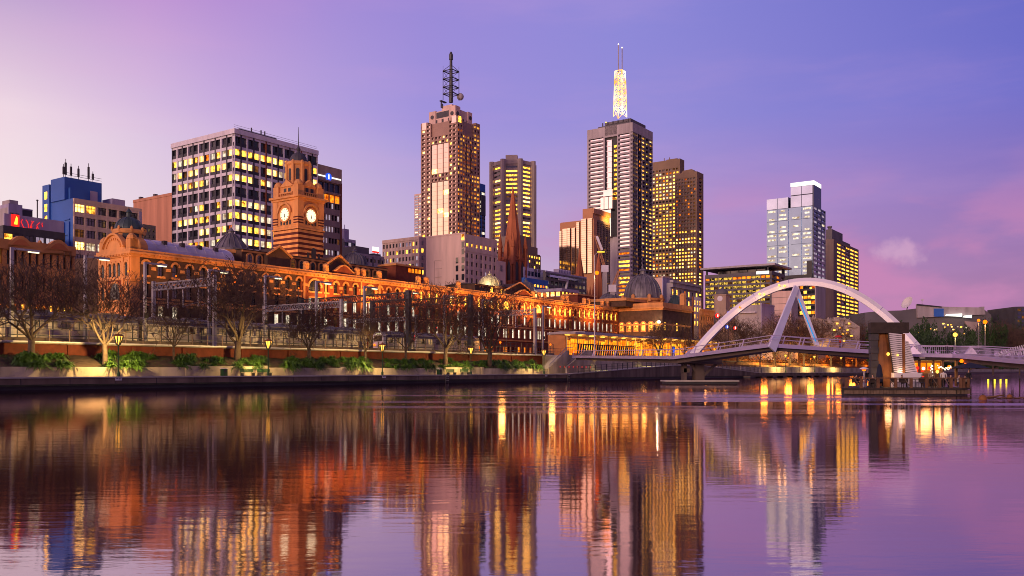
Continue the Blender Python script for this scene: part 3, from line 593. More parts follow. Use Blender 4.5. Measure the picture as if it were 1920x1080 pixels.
# --- pink granite tower with lattice spire
B = Bldg('granite_tower', 'pink granite skyscraper with stepped crown and dark lattice spire', 'tower', 858, 520, 789, 900, 216, walls=('w_granite', 'w_pink', 'w_slate')); B.core(1.0, B.z(222))
Lb = lambda px: B.yl(px); Rb = lambda px: B.xr(px)
rp = 8.0
def bandset(side, ca, cb, cc, cd, c_end):
    n_lo = 15
    zA, zB, zC, zD, zE = B.z(455), B.z(335), B.z(319), B.z(263), B.z(247)
    pinkl = side == 'L'
    f = pick(('glass_pink', 5), ('lit_bright', 1)) if pinkl else pick(('lit_yellow', 3), ('lit_orange', 1.5), ('glass_dark', 3))
    for c0, c1 in ((ca, cb), (cc, cd)):
        B.facade(side, c0, c1, zA, B.z(222), 2, 29, .62, .56, f)
    for z0_, z1_, n in ((zB, zC, 2), (zD, zE, 2)): B.facade(side, cb, cc, z0_, z1_, 5, n, .62, .56, f if not pinkl else pick(('glass_pink', 3), ('lit_bright', 2)))
    B.fill(side, ca, cd, 0, zA)
    for z0_, z1_ in ((zA, zB), (zC, zD)):
        w = (cc - cb) / 3
        for i in range(3):
            c = cb + (i + .5) * w
            ww = w - (.9 if i != 1 else .6)
            if pinkl:
                def cw_(b, c=c, ww=ww):
                    nfl = max(1, int((z1_ - z0_) / (rp / F * 520)))
                    for k in range(nfl): h = (z1_ - z0_) / nfl; b.box(.5, .9, c - ww / 2, c + ww / 2, z0_ + k * h + .08, z0_ + (k + 1) * h, 1 if rng.random() < .10 else 0)
                B.part('curtain_wall', ('glass_pink', 'lit_bright'), cw_)
            else:
                nfl = max(1, round((z1_ - z0_) / (rp / F * 520)))
                B.facade(side, c - ww / 2, c + ww / 2, z0_, z1_, 2, nfl, .8, .55, pick(('lit_yellow', 3), ('lit_orange', 3), ('glass_dark', 2), ('glass_pink', .6)))
bandset('L', 1.0, Lb(841), Lb(808), B.b, B.b); bandset('R', 0, Rb(868), Rb(889), B.a, B.a)
# crown
i0x, i1x, i0y, i1y = B.a * .16, B.a * .86, B.b * .16, B.b * .84
zc, zt = B.z(247), B.z(197)
for (x0, x1, y0, y1) in ((0, i0x * 1.2, 0, i0y * 1.2), (B.a - i0x * 1.2, B.a, 0, i0y * 1.2), (0, i0x * 1.2, B.b - i0y * 1.2, B.b)): B.sub(x0 + .02, x1, y0 + .02, y1, B.z(222) - .1, B.top - .5)
B.put_win('L', i0y * .6, B.z(222), 3.2, 4.2, 'glass_pink', 0, -.02); B.put_win('L', B.b - i0y * .6, B.z(224), 3.2, 4.2, 'glass_pink', 0, -.02); B.put_win('R', i0x * .6, B.z(222), 2.6, 3.6, 'lit_yellow', 0, -.02)
B.sub(i0x, i1x, i0y, i1y, B.z(222), zt, 1)
for k in range(3): y = i0y + (i1y - i0y) * (k + 1) / 4; B.sub(i0x - .05, i0x, y - .8, y + .8, B.z(232), zt - 5, 2); x = i0x + (i1x - i0x) * (k + 1) / 4; B.sub(x - .6, x + .6, i0y - .05, i0y, B.z(232), zt - 5, 2)
B.sub(i0x - .06, i0x, i0y + (i1y - i0y) * .25, i0y + (i1y - i0y) * .75, zt - 4.2, zt - .6, 2)
B.sub(i0x - .5, i0x + 3.5, i0y - .5, i0y + 4.5, zt - 9, zt + 1.5, 1); B.sub(i0x - .5, i0x + 3.5, i1y - 4.5, i1y + .5, zt - 9, zt + .5, 1); B.sub(i1x - 3.5, i1x + .5, i0y - .5, i0y + 4.5, zt - 9, zt + .5, 1)
for y in (i0y + 2, i1y - 2): o = B.part('medallion', 'w_slate', lambda b: b.lathe([(1.2, 0), (1.2, .3)], 0, 0, 16)); o.rotation_euler = (0, RD(-90), 0); o.location = (i0x - .5, y, zt - 3)
for x in (i0x + 1.5, i1x - 1.5): o = B.part('medallion', 'w_slate', lambda b: b.lathe([(1.2, 0), (1.2, .3)], 0, 0, 16)); o.rotation_euler = (RD(90), 0, 0); o.location = (x, i0y - .5, zt - 3)
mx_, my_ = (i0x + i1x) / 2 - 1.5, (i0y + i1y) / 2 - 1.5
B.sub(mx_ - 4, mx_ + 4, my_ - 4, my_ + 4, zt, B.z(186), 1)
def spire(b):
    z = lambda py: zat(py, 535) - B.z0
    b.tube([(mx_, my_, z(192)), (mx_, my_, z(125)), (mx_, my_, z(125) + .01), (mx_, my_, z(98))], [1.3, .9, .9, .7], 8)
    b.lathe([(1.2, z(112)), (1.2, z(102)), (.4, z(97))], mx_, my_, 8)
    r = 3.4; cs = [(mx_ + sx * r, my_ + sy * r) for sx, sy in ((-1, -1), (1, -1), (1, 1), (-1, 1))]
    for c in cs:
        b.obox((c[0], c[1], z(188)), (c[0], c[1], z(133)), .28, .28); b.obox((c[0], c[1], z(133)), (mx_, my_, z(121)), .25, .25); b.obox((c[0], c[1], z(133)), (c[0], c[1], z(124)), .12, .12)
    for p in (134, 149, 164, 177):
        [b.obox((cs[i][0], cs[i][1], z(p)), (cs[(i + 1) % 4][0], cs[(i + 1) % 4][1], z(p)), .7, .3) for i in range(4)]
        for c in cs: b.obox((c[0], c[1], z(p)), (mx_, my_, z(p)), .2, .2)
    for p0, p1 in ((134, 149), (149, 164), (164, 177)):
        for i in range(4): a_, c_ = cs[i], cs[(i + 1) % 4]; b.obox((a_[0], a_[1], z(p1)), (c_[0], c_[1], z(p0)), .16, .16)
B.part('spire', 'metal_dark', spire)
B.part('satellite_dish', 'w_grey', lambda b: b.ball((mx_ + 5.2, my_ - 3, zat(174, 530) - B.z0), 2.2, 12), smooth=True); B.part('aerial_cluster', 'metal_dark', lambda b: [b.box(mx_ - 5.5 + k * 1.3, mx_ - 5 + k * 1.3, my_ + 3, my_ + 3.6, B.z(190), B.z(178) - k) for k in range(4)] + [b.box(mx_ - 6, mx_ - 1, my_ + 2.6, my_ + 4, B.z(178), B.z(176))])
B.finish(hide=B.z(445))
# --- octagonal concrete tower
def octo():
    Y = 600.; c = WP(962, 695, Y); z0 = 4.0; R = 42.5 / F * Y
    root = thing('octagonal_tower', 'octagonal concrete tower with lit window bands behind the cathedral spire', 'tower', (c.x, c.y, z0), RD(90 - 4))
    zt = zat(309, Y) - z0; zb = zat(520, Y) - z0; n = 26; A = [math.pi / 4 * k + math.pi / 8 for k in range(8)]
    mb = MB(); mb.lathe([(R - 1.6, 0), (R - 1.6, zt - .2)], 0, 0, 8, 0, math.pi / 8)
    mb.lathe([(R, zt - 2.5), (R, zt)], 0, 0, 8, 0, math.pi / 8)
    ch = (zt - 3 - zb) / n
    for a in A:
        x, y = (R - .4) * math.cos(a), (R - .4) * math.sin(a); mb.lathe([(1.9, 0), (1.9, zt + .6)], x, y, 8, 0, a)
    for j in range(n + 1): z = zb + j * ch; mb.lathe([(R - .7, z - ch * .27), (R - .7, z + ch * .27)], 0, 0, 8, 0, math.pi / 8)
    mb.lathe([(R - .7, 0), (R - .7, zb)], 0, 0, 8, 0, math.pi / 8)
    mb.build('wall', 'w_conc', root)
    b = MB(); b.box(-1, 6, -3, 5, zt, zat(291, Y) - z0); b.build('plant_room', 'w_conc', root)
    f = pick(('lit_yellow', 5), ('lit_bright', 3), ('glass_dark', 2.5), ('lit_dim', 1.5)); wd_ = 2 * R * math.sin(math.pi / 8) - 4.6; ap = (R - 1.45) * math.cos(math.pi / 8); k = 0; rest = MB()
    for q in (2, 3, 4, 5, 6):
        a = math.pi / 4 * q
        for j in range(n - 1, -1, -1):
            z = zb + (j + .5) * ch; m = f()
            if q not in (3, 4, 5) and k >= 96: continue
            put('window', winmesh(wd_, ch * .44, m), root, ((ap + .05) * math.cos(a), (ap + .05) * math.sin(a), z), (0, 0, a + math.pi / 2)); k += 1
            if k >= 130: break
octo()
B = Bldg('dark_office', 'stepped dark brown office right of the cathedral tower', 'building', 972, 420, 966, 1014, 440, walls=('w_brownblank',)); B.core(.4, B.z(470)); s_ = B.xr(996); t_ = B.xr(1008); B.sub(.4, s_, .4, 12, B.z(470), B.top); B.sub(s_, t_, .4, 12, B.z(470), B.z(457))
B.fill('R', 0, s_, B.z(472), B.top); B.fill('R', s_, t_, B.z(472), B.z(457.5)); B.facade('R', 0, B.a, B.z(520), B.z(472), 9, 5, .6, .5, lambda i, j: 'lit_yellow' if j == 4 else pick(('glass_dark', 3), ('lit_yellow', 1))()); B.fill('R', 0, B.a, 0, B.z(520)); B.fill('L', 0, B.b, 0, B.z(470.5)); B.finish()
B = Bldg('white_block', 'white walled block with round windows below the dark stepped office', 'building', 982, 335, 975, 1022, 500, walls=('w_white', 'w_lilac')); B.core(.4); B.fill('R', 0, B.a, 0, B.top); B.fill('L', 0, B.b, 0, B.top)
for px in (1004, 1011): 
    o = B.part('window', 'glass_dark', lambda b: b.lathe([(.8, 0), (.8, .12)], 0, 0, 14)); o.rotation_euler = (RD(90), 0, 0); o.location = (B.xr(px), -.01, B.zx(503, B.xr(px)) - 1)
for k in range(5): B.put_win('R', B.a * (.1 + .15 * k), B.z(511), 1.6, 1.8, 'glass_blue')
B.part('plant_room', 'w_lilac', lambda b: b.box(2, 8, 3, 8, B.top, B.z(484))); B.finish()
B = Bldg('blue_building', 'dark blue low building with a row of yellow lit windows under the white block', 'building', 984, 322, 978, 1028, 520, walls=('w_blue',)); B.core(.4); B.fill('R', 0, B.a, B.z(529), B.top); B.facade('R', 0, B.a, B.z(536), B.z(529), 8, 1, .8, .7, pick(('lit_yellow', 4), ('lit_orange', 1))); B.fill('R', 0, B.a, 0, B.z(536)); B.fill('L', 0, B.b, 0, B.top); B.finish()
B = Bldg('glass_office', 'grey blue glass office with a sloping frame in front of the golden hotel', 'building', 1024, 340, 1018, 1100, 507, walls=('w_greydark', 'w_lilac')); B.core(.4); B.facade('R', 0, B.a, B.z(560), B.z(510), 10, 4, .84, .55, pick(('glass_blue', 4), ('glass_sky', 2), ('glass_dark', 2)), sm=0); B.fill('R', 0, B.a, B.z(510), B.top, 1); B.fill('R', 0, B.a, 0, B.z(560)); B.fill('L', 0, B.b, 0, B.top)
B.part('portal_frame', 'w_white', lambda b: (b.box(B.xr(1046), B.xr(1063), -.6, -.1, B.z(522), B.z(519)), b.obox((B.xr(1063), -.35, B.z(519)), (B.xr(1059), -.35, B.z(540)), .8, .5))); B.part('canopy', 'glass_sky', lambda b: b.box(B.xr(1026), B.xr(1080), -1.2, -.61, B.z(518.9), B.z(515))); B.part('roof_fins', 'w_lilac', lambda b: [b.box(B.xr(1050) + k * 1.2, B.xr(1050) + k * 1.2 + .3, .5, 3, B.top, B.top + 1.6) for k in range(8)]); B.finish()
B = Bldg('brick_shop', 'low brown brick building with a bright row of yellow windows before the glass office', 'building', 1053, 318, 1000, 1086, 540, walls=('w_rust', 'w_lilac')); B.core(.4)
B.facade('L', .4, B.b, B.z(556), B.z(545), 5, 1, .74, .7, lambda i, j: 'lit_bright', sm=1); B.facade('R', 0, B.a, B.z(556), B.z(545), 5, 1, .6, .7, lambda i, j: 'lit_yellow', sm=1); B.fill('L', 0, B.b, B.z(545), B.top, 1, .1); B.fill('R', 0, B.a, B.z(545), B.top, 1); B.fill('L', 0, B.b, 0, B.z(556)); B.fill('R', 0, B.a, 0, B.z(556)); B.finish()
# --- golden hotel
B = Bldg('golden_hotel', 'copper and gold clad hotel tower of mirrored vertical bays', 'tower', 1113, 430, 1050, 1144, 410, walls=('w_copper', 'w_brownblank')); B.core(.8)
y1, y2, y3 = B.yl(1093), B.yl(1074), B.yl(1056)
B.sub(-.3, B.a, .3, y1, B.top - .3, B.z(390)); B.sub(1.2, B.a, y1, y3, B.top - .3, B.z(411))
B.fill('R', -.3, B.a, B.z(400), B.z(390.5), 0, .3)
bays = [(1111, 1103, 409), (1101, 1092, 409), (1087, 1082, 414), (1080, 1078, 424), (1077, 1073, 424), (1071, 1066, 424), (1064, 1056, 424), (1055, 1051, 428)]
for i, (pa, pb, pt) in enumerate(bays):
    a_, c_ = B.yl(pa), B.yl(pb)
    B.part('glazed_bay', ('glass_pink', 'w_brownblank'), lambda b: [b.box(-.7 - (i % 2) * .5, .8, a_, c_, B.z(512 - k * 4) + .12, min(B.z(508 - k * 4), B.z(pt)), 0) for k in range(int((512 - pt) / 4) + 1)] + [b.box(-.6 - (i % 2) * .5, .7, a_, c_, B.z(512), B.z(pt), 1)])
B.fill('L', 0, B.b, 0, B.top - .4)
B.facade('R', B.xr(1119), B.a, B.z(545), B.z(414), 9, 33, .8, .66, pick(('glass_silver', 10), ('lit_yellow', .5), ('lit_orange', .4)), sm=1, pm=(1,)); B.fill('R', 0, B.xr(1119), 0, B.top, 0, .2); B.fill('R', B.xr(1119), B.a, B.z(414), B.top, 1); B.fill('R', B.xr(1119), B.a, 0, B.z(545), 1)
lamp('roof_glow', 'SPOT', (B.xr(1139), -3.5, B.z(407)), 5000, (1, .5, .1), .6, B.root, (RD(100), 0, 0), 130)
B.finish(hide=B.z(520))
# --- tall twin-antenna tower
B = Bldg('antenna_tower', 'tall grey granite tower topped by a glowing twin antenna mast', 'tower', 1186, 480, 1101, 1224, 229, walls=('w_grey', 'w_dark', 'w_greydark')); B.core(1.2)
p = lambda px: B.yl(px); ch = 7.72 / F * 480
zt, zb, nr = B.z(246), B.z(246 + 7.72 * 40), 40
lf = lambda i, j: 'glass_silver' if j > 11 else pick(('lit_yellow', 3), ('lit_orange', 2), ('glass_dark', 2))()
for a_, c_ in ((1.2, p(1157)), (p(1134), B.b)):
    B.facade('L', a_, c_, zb, zt, 1, nr, .84, .55, lf, sm=0)
# recessed glazed slot with stepped bays
m0, m1 = p(1155), p(1136)
B.fill('L', p(1157), p(1134), zt - 1, B.top)
B.part('glass_slot', ('glass_silver', 'frame_dark', 'lit_yellow'), lambda b: ([b.box(.6, 1.1, p(1146), p(1138), B.z(265 + k * 10), B.z(257 + k * 10)) for k in range(10)] + [b.box(.3, .58, p(1146) - .3, p(1138) + .3, B.z(257 + k * 10) + .1, B.z(255 + k * 10)) for k in range(11)] + [b.box(.7, 1.15, p(1155), p(1150), B.z(270 + k * 9), B.z(266 + k * 9), 2) for k in range(12)], b.box(1.15, 1.19, p(1157), p(1134), B.z(440), zt, 1))[0])
B.part('stepped_bay', ('glass_silver', 'frame_dark'), lambda b: (b.box(-.4, 1.1, p(1149), p(1132), B.z(362), B.z(350)), b.box(-1.2, 1.1, p(1150), p(1128), B.z(387), B.z(364)), b.box(-1.6, 1.1, p(1148), p(1128), B.z(440), B.z(389)), b.box(-1.3, 1.0, p(1151), p(1127), B.z(364), B.z(362.6), 1), b.box(-1.7, 1.0, p(1151), p(1127), B.z(389), B.z(387.2), 1), [b.box(-1.3, -1.21, y, y + .3, B.z(387), B.z(364), 1) for y in (p(1143), p(1135))]))
nR = 40
rf = pick(('lit_yellow', 5), ('lit_bright', 1.5), ('glass_blue', 4))
for a_, c_, n in ((0, B.xr(1196), 3), (B.xr(1204), B.a, 3)): B.facade('R', a_, c_, zb, zt, n, nR, .78, .5, rf, pm=(0, 2, 2), sm=2)
B.facade('R', B.xr(1196), B.xr(1204), zb, zt, 2, nR, .8, .6, pick(('glass_blue', 4), ('lit_orange', 1), ('lit_dim', 1)), pm=(1,), sm=1, pout=-.5, sout=-.6)
for sd_, e_ in (('L', B.b), ('R', B.a)): B.fill(sd_, 0, e_, zt, B.top); B.fill(sd_, 0, e_, 0, zb)
zr = B.z(229)
B.part('plant_crown', ('w_greydark', 'frame_dark'), lambda b: (b.box(2, B.a - 2, 2, p(1118), zr, zr + 1.2), b.box(3.5, B.a - 3, 3, p(1128), zr + 1.2, B.z(217)), [b.box(3.2, 3.5, 4 + k * 3.2, 4.6 + k * 3.2, zr + 1.2, B.z(217), 1) for k in range(6)], b.box(2.6, 3.2, 5, p(1132), B.z(224), B.z(222.5), 1)))
cx, cyy = B.a * .42, p(1146)
def mast(b):
    Z = lambda py: zat(py, 498) - B.z0; r0, r1 = 2.7, 2.1
    zz = [Z(221)] + [Z(216 - k * 10) for k in range(1, 9)]
    for k in range(8):
        ra, rb = r0 + (r1 - r0) * k / 8, r0 + (r1 - r0) * (k + 1) / 8
        ca = [(cx + sx * ra, cyy + sy * ra, zz[k]) for sx, sy in ((-1, -1), (1, -1), (1, 1), (-1, 1))]; cb = [(cx + sx * rb, cyy + sy * rb, zz[k + 1]) for sx, sy in ((-1, -1), (1, -1), (1, 1), (-1, 1))]
        for i in range(4): j = (i + 1) % 4; b.obox(ca[i], cb[i], .42, .42); b.obox(cb[i], cb[j], .34, .34); b.obox(ca[i], cb[j], .2, .2); b.obox(ca[j], cb[i], .2, .2)
B.part('lattice_mast', 'mast_light', mast)
B.part('antenna_rod', 'w_grey', lambda b: b.tube([(cx - .9, cyy + .6, zat(140, 498) - B.z0), (cx - .9, cyy + .6, zat(87, 498) - B.z0)], .26, 6)); B.part('antenna_rod', 'w_grey', lambda b: b.tube([(cx + 1.2, cyy - .6, zat(140, 498) - B.z0), (cx + 1.2, cyy - .6, zat(92, 498) - B.z0)], .26, 6))
B.part('beacon', 'lamp_white', lambda b: (b.ball((cx - .9, cyy + .6, zat(86, 498) - B.z0), .36, 8), b.ball((cx + 1.2, cyy - .6, zat(91, 498) - B.z0), .36, 8)))
B.part('crown_light', 'lamp_gold', lambda b: [b.ball((cx + dx, cyy + dy, B.z(216.5) + .3), .5, 8) for dx, dy in ((-4, 4), (-3, -3), (0, -4), (4, -3), (-5.5, 6))])
B.finish(hide=B.z(505))
# --- brown twin towers
def brown(name, label, pxc, Y, pxl, pxr, pyt, topz, nrm, darkrows, upper):
    B = Bldg(name, label, 'tower', pxc, Y, pxl, pxr, pyt, walls=('w_tan',)); B.core(.8)
    nr = nrm; zt = B.z(topz); zb = B.z(topz + 6.62 * nr)
    fy = pick(('lit_yellow', 6), ('lit_bright', 4), ('glass_dark', .9), ('lit_orange', .9), ('lit_white', 1.2), ('lit_dim', .6))
    def f(i, j):
        if (nr - 1 - j) in darkrows: return 'glass_dark'
        if (nr - 1 - j) < upper: return pick(('glass_dark', 5), ('lit_orange', 1), ('lit_dim', 3))()
        return fy()
    return B, f, zb, zt, nr
B, f, zb, zt, nr = brown('brown_tower', 'left of two brown concrete towers packed with yellow lit windows', 1275, 600, 1216, 1283, 297, 312, 40, (9, 23, 29), 1)
B.facade('L', .8, B.b, zb, zt, 9, nr, .66, .52, f); B.fill('L', 0, B.b, zt, B.top); B.fill('R', 0, B.a, 0, B.top); B.fill('L', 0, B.b, 0, zb); B.part('roof_plant', 'w_tan', lambda b: (b.box(4, 9, 4, 12, B.top, B.top + 1.5), b.tube([(5, 10, B.top), (5, 10, B.top + 3)], .3, 5), b.tube([(5, 14, B.top), (5, 14, B.top + 3)], .3, 5))); B.finish(hide=B.z(500))
B, f, zb, zt, nr = brown('brown_tower', 'right of two brown concrete towers, its upper floors mostly unlit', 1307, 560, 1266, 1319, 321, 330, 38, (16, 19, 26), 15)
B.facade('L', .8, B.b, zb, zt, 7, nr, .66, .52, f); B.facade('R', B.xr(1310), B.xr(1317), zb, zt, 1, nr, .7, .5, f); B.fill('R', 0, B.xr(1310), 0, B.top); B.fill('R', B.xr(1317), B.a, 0, B.top); B.fill('L', 0, B.b, zt, B.top); B.fill('L', 0, B.b, 0, zb)
B.fill('R', B.xr(1310), B.xr(1317), zt, B.top)
B.part('roof_plant', 'w_tan', lambda b: b.prism([(2, B.top), (B.b - 2, B.top), (B.b - 4, B.top + 2.3), (5, B.top + 2.6)], 3, B.a - 2, 0, 'x')); B.finish(hide=B.z(500))
# --- street of small buildings left of the bridge arch
B = Bldg('classical_building', 'pale grey classical corner building with cornice and round headed windows', 'building', 1258, 360, 1250, 1310, 530, walls=('w_grey',)); B.core(.5)
for a_, c_, n in ((555, 538, 1), (575, 556, 1), (612, 576, 2)): B.facade('R', 0, B.a, B.z(a_), B.z(c_), 7, n, .45, .6, pick(('glass_dark', 2), ('lit_orange', 2), ('lit_yellow', 2)))
B.fill('R', 0, B.a, B.z(538), B.top, 0, .8); B.fill('R', 0, B.a, 0, B.z(612)); B.fill('L', 0, B.b, 0, B.top); B.part('cornice', 'w_grey', lambda b: b.box(-.8, B.a + .5, -1.4, .2, B.top, B.top + 1)); B.finish()
B = Bldg('lilac_block', 'small lilac rooftop block left of the classical corner building', 'building', 1243, 380, 1228, 1262, 520, walls=('w_lilac', 'w_pink')); B.core(.4); B.fill('R', 0, B.a, 0, B.top, 0); B.fill('L', 0, B.b, 0, B.top, 1); B.part('coping', 'w_pink', lambda b: b.box(-.2, B.a, -.2, .6, B.top, B.top + .5)); B.finish()
B = Bldg('white_terrace', 'narrow white fronted terrace framed by red brick beside the classical building', 'building', 1300, 345, 1297, 1316, 556, walls=('w_white', 'w_rust')); B.core(.4); B.facade('R', .5, B.a - .6, B.z(612), B.z(560), 3, 4, .5, .65, pick(('lit_yellow', 3), ('glass_dark', 1))); B.fill('R', 0, .5, 0, B.top, 1); B.fill('R', B.a - .6, B.a, 0, B.top, 1); B.fill('R', .5, B.a - .6, B.z(560), B.top - .01); B.fill('R', .5, B.a - .6, 0, B.z(612)); B.fill('L', 0, B.b, 0, B.top, 1); B.finish()
B = Bldg('orange_building', 'small orange stone building with heavy cornice left of the bridge arch', 'building', 1314, 335, 1310, 1338, 582, walls=('w_orange',)); B.core(.4); B.facade('R', 0, B.a, B.z(628), B.z(590), 6, 3, .45, .6, pick(('glass_dark', 3), ('lit_dim', 1))); B.fill('R', 0, B.a, B.z(590), B.top, 0, .4); B.fill('R', 0, B.a, 0, B.z(628)); B.fill('L', 0, B.b, 0, B.top); B.part('cornice', 'w_orange', lambda b: b.box(-.4, B.a, -.8, .3, B.top, B.top + .6)); B.finish()
# --- flat roofed office with floating roof
B = Bldg('flat_roof_office', 'wide dark glazed office under a thin floating roof beyond the bridge arch', 'building', 1447, 380, 1322, 1472, 508, walls=('w_greydark', 'w_grey')); B.core(.8)
zt, zb = B.z(513), B.z(513 + 8.7 * 8)
B.facade('L', .8, B.b, zb, zt, 14, 8, .95, .56, lambda i, j: ('lit_orange' if rng.random() < .6 else 'lit_office') if j == 7 else ('lit_office' if rng.random() < .8 else 'lit_dim'), pm=(0, 0, 1)); B.facade('R', 0, B.a, zb, zt, 3, 8, .8, .6, pick(('lit_orange', 1), ('lit_dim', 2), ('glass_pink', 1)))
for sd_, e_ in (('L', B.b), ('R', B.a)): B.fill(sd_, 0, e_, zt, B.top, 0); B.fill(sd_, 0, e_, 0, zb)
B.part('penthouse', ('glass_dark', 'frame_dark'), lambda b: (b.box(4, B.a - 2, 4, B.yl(1340), B.top, B.z(498)), [b.box(3.8, 4, 4 + k * 4, 4.3 + k * 4, B.top, B.z(498), 1) for k in range(12) if 4.3 + k * 4 < B.yl(1340)]))
B.part('roof', 'w_grey', lambda b: (b.box(-2, B.a + 3, -2, B.b + 1.5, B.z(498), B.z(494.5)), b.box(4, 12, B.b * .28, B.b * .62, B.z(494.5), B.z(491))))
for y in (1.5, B.b - 1): B.part('roof_post', 'frame_dark', lambda b: b.box(.3, .9, y, y + .7, B.top, B.z(498)))
for x in (B.a - 2, B.a): B.part('roof_post', 'frame_dark', lambda b: b.box(x, x + .6, .3, .9, B.top - 2, B.z(498)))
B.part('sign', ('sign_white', 'frame_dark'), lambda b: [b.box(-.3, -.05, B.yl(1442) + k * .94, B.yl(1442) + k * .94 + .86, B.z(511.3) - .3, B.z(507.2)) for k in range(6)])
B.finish()
# --- silver glass tower and brown tower behind the arch
B = Bldg('silver_tower', 'tall silver glass tower with a glowing white rooftop crown', 'tower', 1526, 430, 1437, 1548, 360, walls=('glass_pale', 'glass_blue', 'w_greydark', 'glass_sky')); B.core(.6, B.z(385))
yA, yB = B.yl(1482), B.yl(1478)
B.sub(.6, B.a * .62, .6, yA, B.z(385), B.z(345.5), 1); B.sub(.6, B.a - 2, yB, B.b, B.z(385), B.z(364), 1)
zs = [B.z(385 + 23.4 * k) for k in range(9)]
for (a_, c_, n) in ((.6, yA, 2), (yB, B.b, 2)):
    w = (c_ - a_) / n
    for i in range(n):
        for k in range(8):
            B.part('glass_panel', 'glass_pale', lambda b: b.box(.1, .55, a_ + i * w + .12, a_ + (i + 1) * w - .12, zs[k + 1] + .15, zs[k] - .15))
            for f_ in range(3):
                if rng.random() < (.7 if i == 0 or a_ > 1 else .5): z = zs[k] - (f_ + .55) * (zs[k] - zs[k + 1]) / 3; off = rng.uniform(0, w * .45); B.wins.append((1, 'L', a_ + i * w + w * .1 + off / 2 + (w * .8 - off) / 2, z, w * .8 - off, .9, 'lit_white', 0, .04))
    for pyt_, pyb_ in (((385, 364) if a_ > 1 else (362, 346)), ((0, 0) if a_ > 1 else (385, 363))):
        if pyt_:
            for i in range(n): B.part('glass_panel', 'glass_sky', lambda b: b.box(.1, .55, a_ + i * w + .12, a_ + (i + 1) * w - .12, B.z(pyt_) + .1, B.z(pyb_) - .1))
B.part('lit_crown', 'sign_white', lambda b: (b.box(.2, B.a * .62, .0, yA, B.z(345.4), B.z(338)),))
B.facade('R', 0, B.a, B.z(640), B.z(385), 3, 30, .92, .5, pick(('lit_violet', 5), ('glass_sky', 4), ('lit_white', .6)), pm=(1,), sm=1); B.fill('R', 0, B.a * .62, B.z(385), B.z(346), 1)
B.part('podium_band', 'frame_dark', lambda b: b.box(-1.2, -.01, .6, B.b, B.z(520), B.z(514)))
B.part('dark_notch', 'frame_dark', lambda b: b.box(-.5, .09, B.yl(1523), B.yl(1513), B.z(514), B.z(488)))
B.finish(most=98)
B = Bldg('dark_podium', 'dark glazed podium with stacked yellow lit floors below the silver tower', 'building', 1530, 412, 1470, 1548, 520, walls=('w_dark', 'w_grey')); B.core(.5); B.facade('L', .5, B.b, B.z(600), B.z(523), 8, 8, .9, .62, lambda i, j: pick(('lit_orange', 3), ('lit_yellow', 3), ('glass_dark', 2))() if i < 4 else pick(('glass_dark', 4), ('lit_dim', 1))()); B.fill('R', 0, B.a, 0, B.top, 1); B.fill('L', 0, B.b, B.z(523), B.top); B.fill('L', 0, B.b, 0, B.z(600)); B.finish()
B = Bldg('concrete_block', 'plain pale grey concrete block left of the footbridge strut', 'building', 1484, 372, 1447, 1496, 545, walls=('w_grey', 'w_pink')); B.core(.3); B.fill('L', 0, B.b, 0, B.top, 1); B.fill('R', 0, B.a, 0, B.top, 0); B.part('panel_joint', 'w_greydark', lambda b: [b.box(-.04, -.01, 0, B.b, B.z(p_), B.z(p_) + .15) for p_ in (557, 569, 581, 593)]); B.finish()
B = Bldg('concrete_block', 'low grey concrete block with a pitched corner under the flat roofed office', 'building', 1428, 350, 1378, 1452, 571, walls=('w_grey', 'w_lilac')); B.core(.3); B.fill('L', 0, B.b, 0, B.top, 0); B.fill('R', 0, B.a, 0, B.top, 1); B.part('canopy', 'w_white', lambda b: b.box(-1.5, 0, 2, 9, B.z(586), B.z(584))); B.part('parapet', 'w_lilac', lambda b: b.box(-.2, B.a, -.2, .4, B.top, B.top + .5)); B.finish()
B = Bldg('brown_slab', 'brown slab tower with yellow lit floors to the right of the silver tower', 'tower', 1563, 540, 1545, 1610, 448, walls=('w_brownblank', 'w_greydark')); B.core(.6)
B.fill('L', 0, B.b, 0, B.top); x0 = B.xr(1569); zt, zb = B.z(451), B.z(451 + 7.3 * 20)
B.facade('R', x0, B.a - .3, zb, zt, 5, 20, .88, .48, lambda i, j: 'lit_yellow' if rng.random() < .93 else 'glass_dark'); B.fill('R', 0, x0, 0, B.top); B.fill('R', x0, B.a, zt, B.top); B.fill('R', x0, B.a, 0, zb); B.fill('R', B.a - .3, B.a, zb, zt)
B.part('plant_room', 'w_greydark', lambda b: (b.box(.5, B.xr(1583), 1, B.b - 1, B.top, B.z(429)), b.lathe([(1.1, B.z(429)), (1.1, B.z(423)), (1.5, B.z(423)), (1.5, B.z(421))], 6, 4, 8), b.box(B.xr(1584), B.xr(1600), 2, 8, B.top, B.z(441)))); B.finish()
# --- small clock turret building
B = Bldg('clock_house', 'old sandstone corner house with a small domed clock turret', 'building', 1364, 350, 1342, 1378, 582, walls=('w_brown', 'w_sand')); B.core(.4); B.facade('L', .4, B.b, B.z(625), B.z(590), 4, 3, .5, .6, pick(('glass_dark', 3), ('lit_dim', 2))); B.fill('L', 0, B.b, B.z(590), B.top, 0, .3); B.fill('L', 0, B.b, 0, B.z(625)); B.fill('R', 0, B.a, 0, B.top)
B.part('turret', 'w_brown', lambda b: (b.box(.3, 4.6, .8, 5.6, B.top, B.z(551)), b.box(0, 4.9, .5, 5.9, B.top, B.top + .6), b.box(0, 4.9, .5, 5.9, B.z(553), B.z(551))))
o = B.part('clock_face', 'w_white', lambda b: b.lathe([(1.1, 0), (1.1, .15)], 0, 0, 16)); o.rotation_euler = (0, RD(-90), 0); o.location = (.28, 3.2, B.z(559))
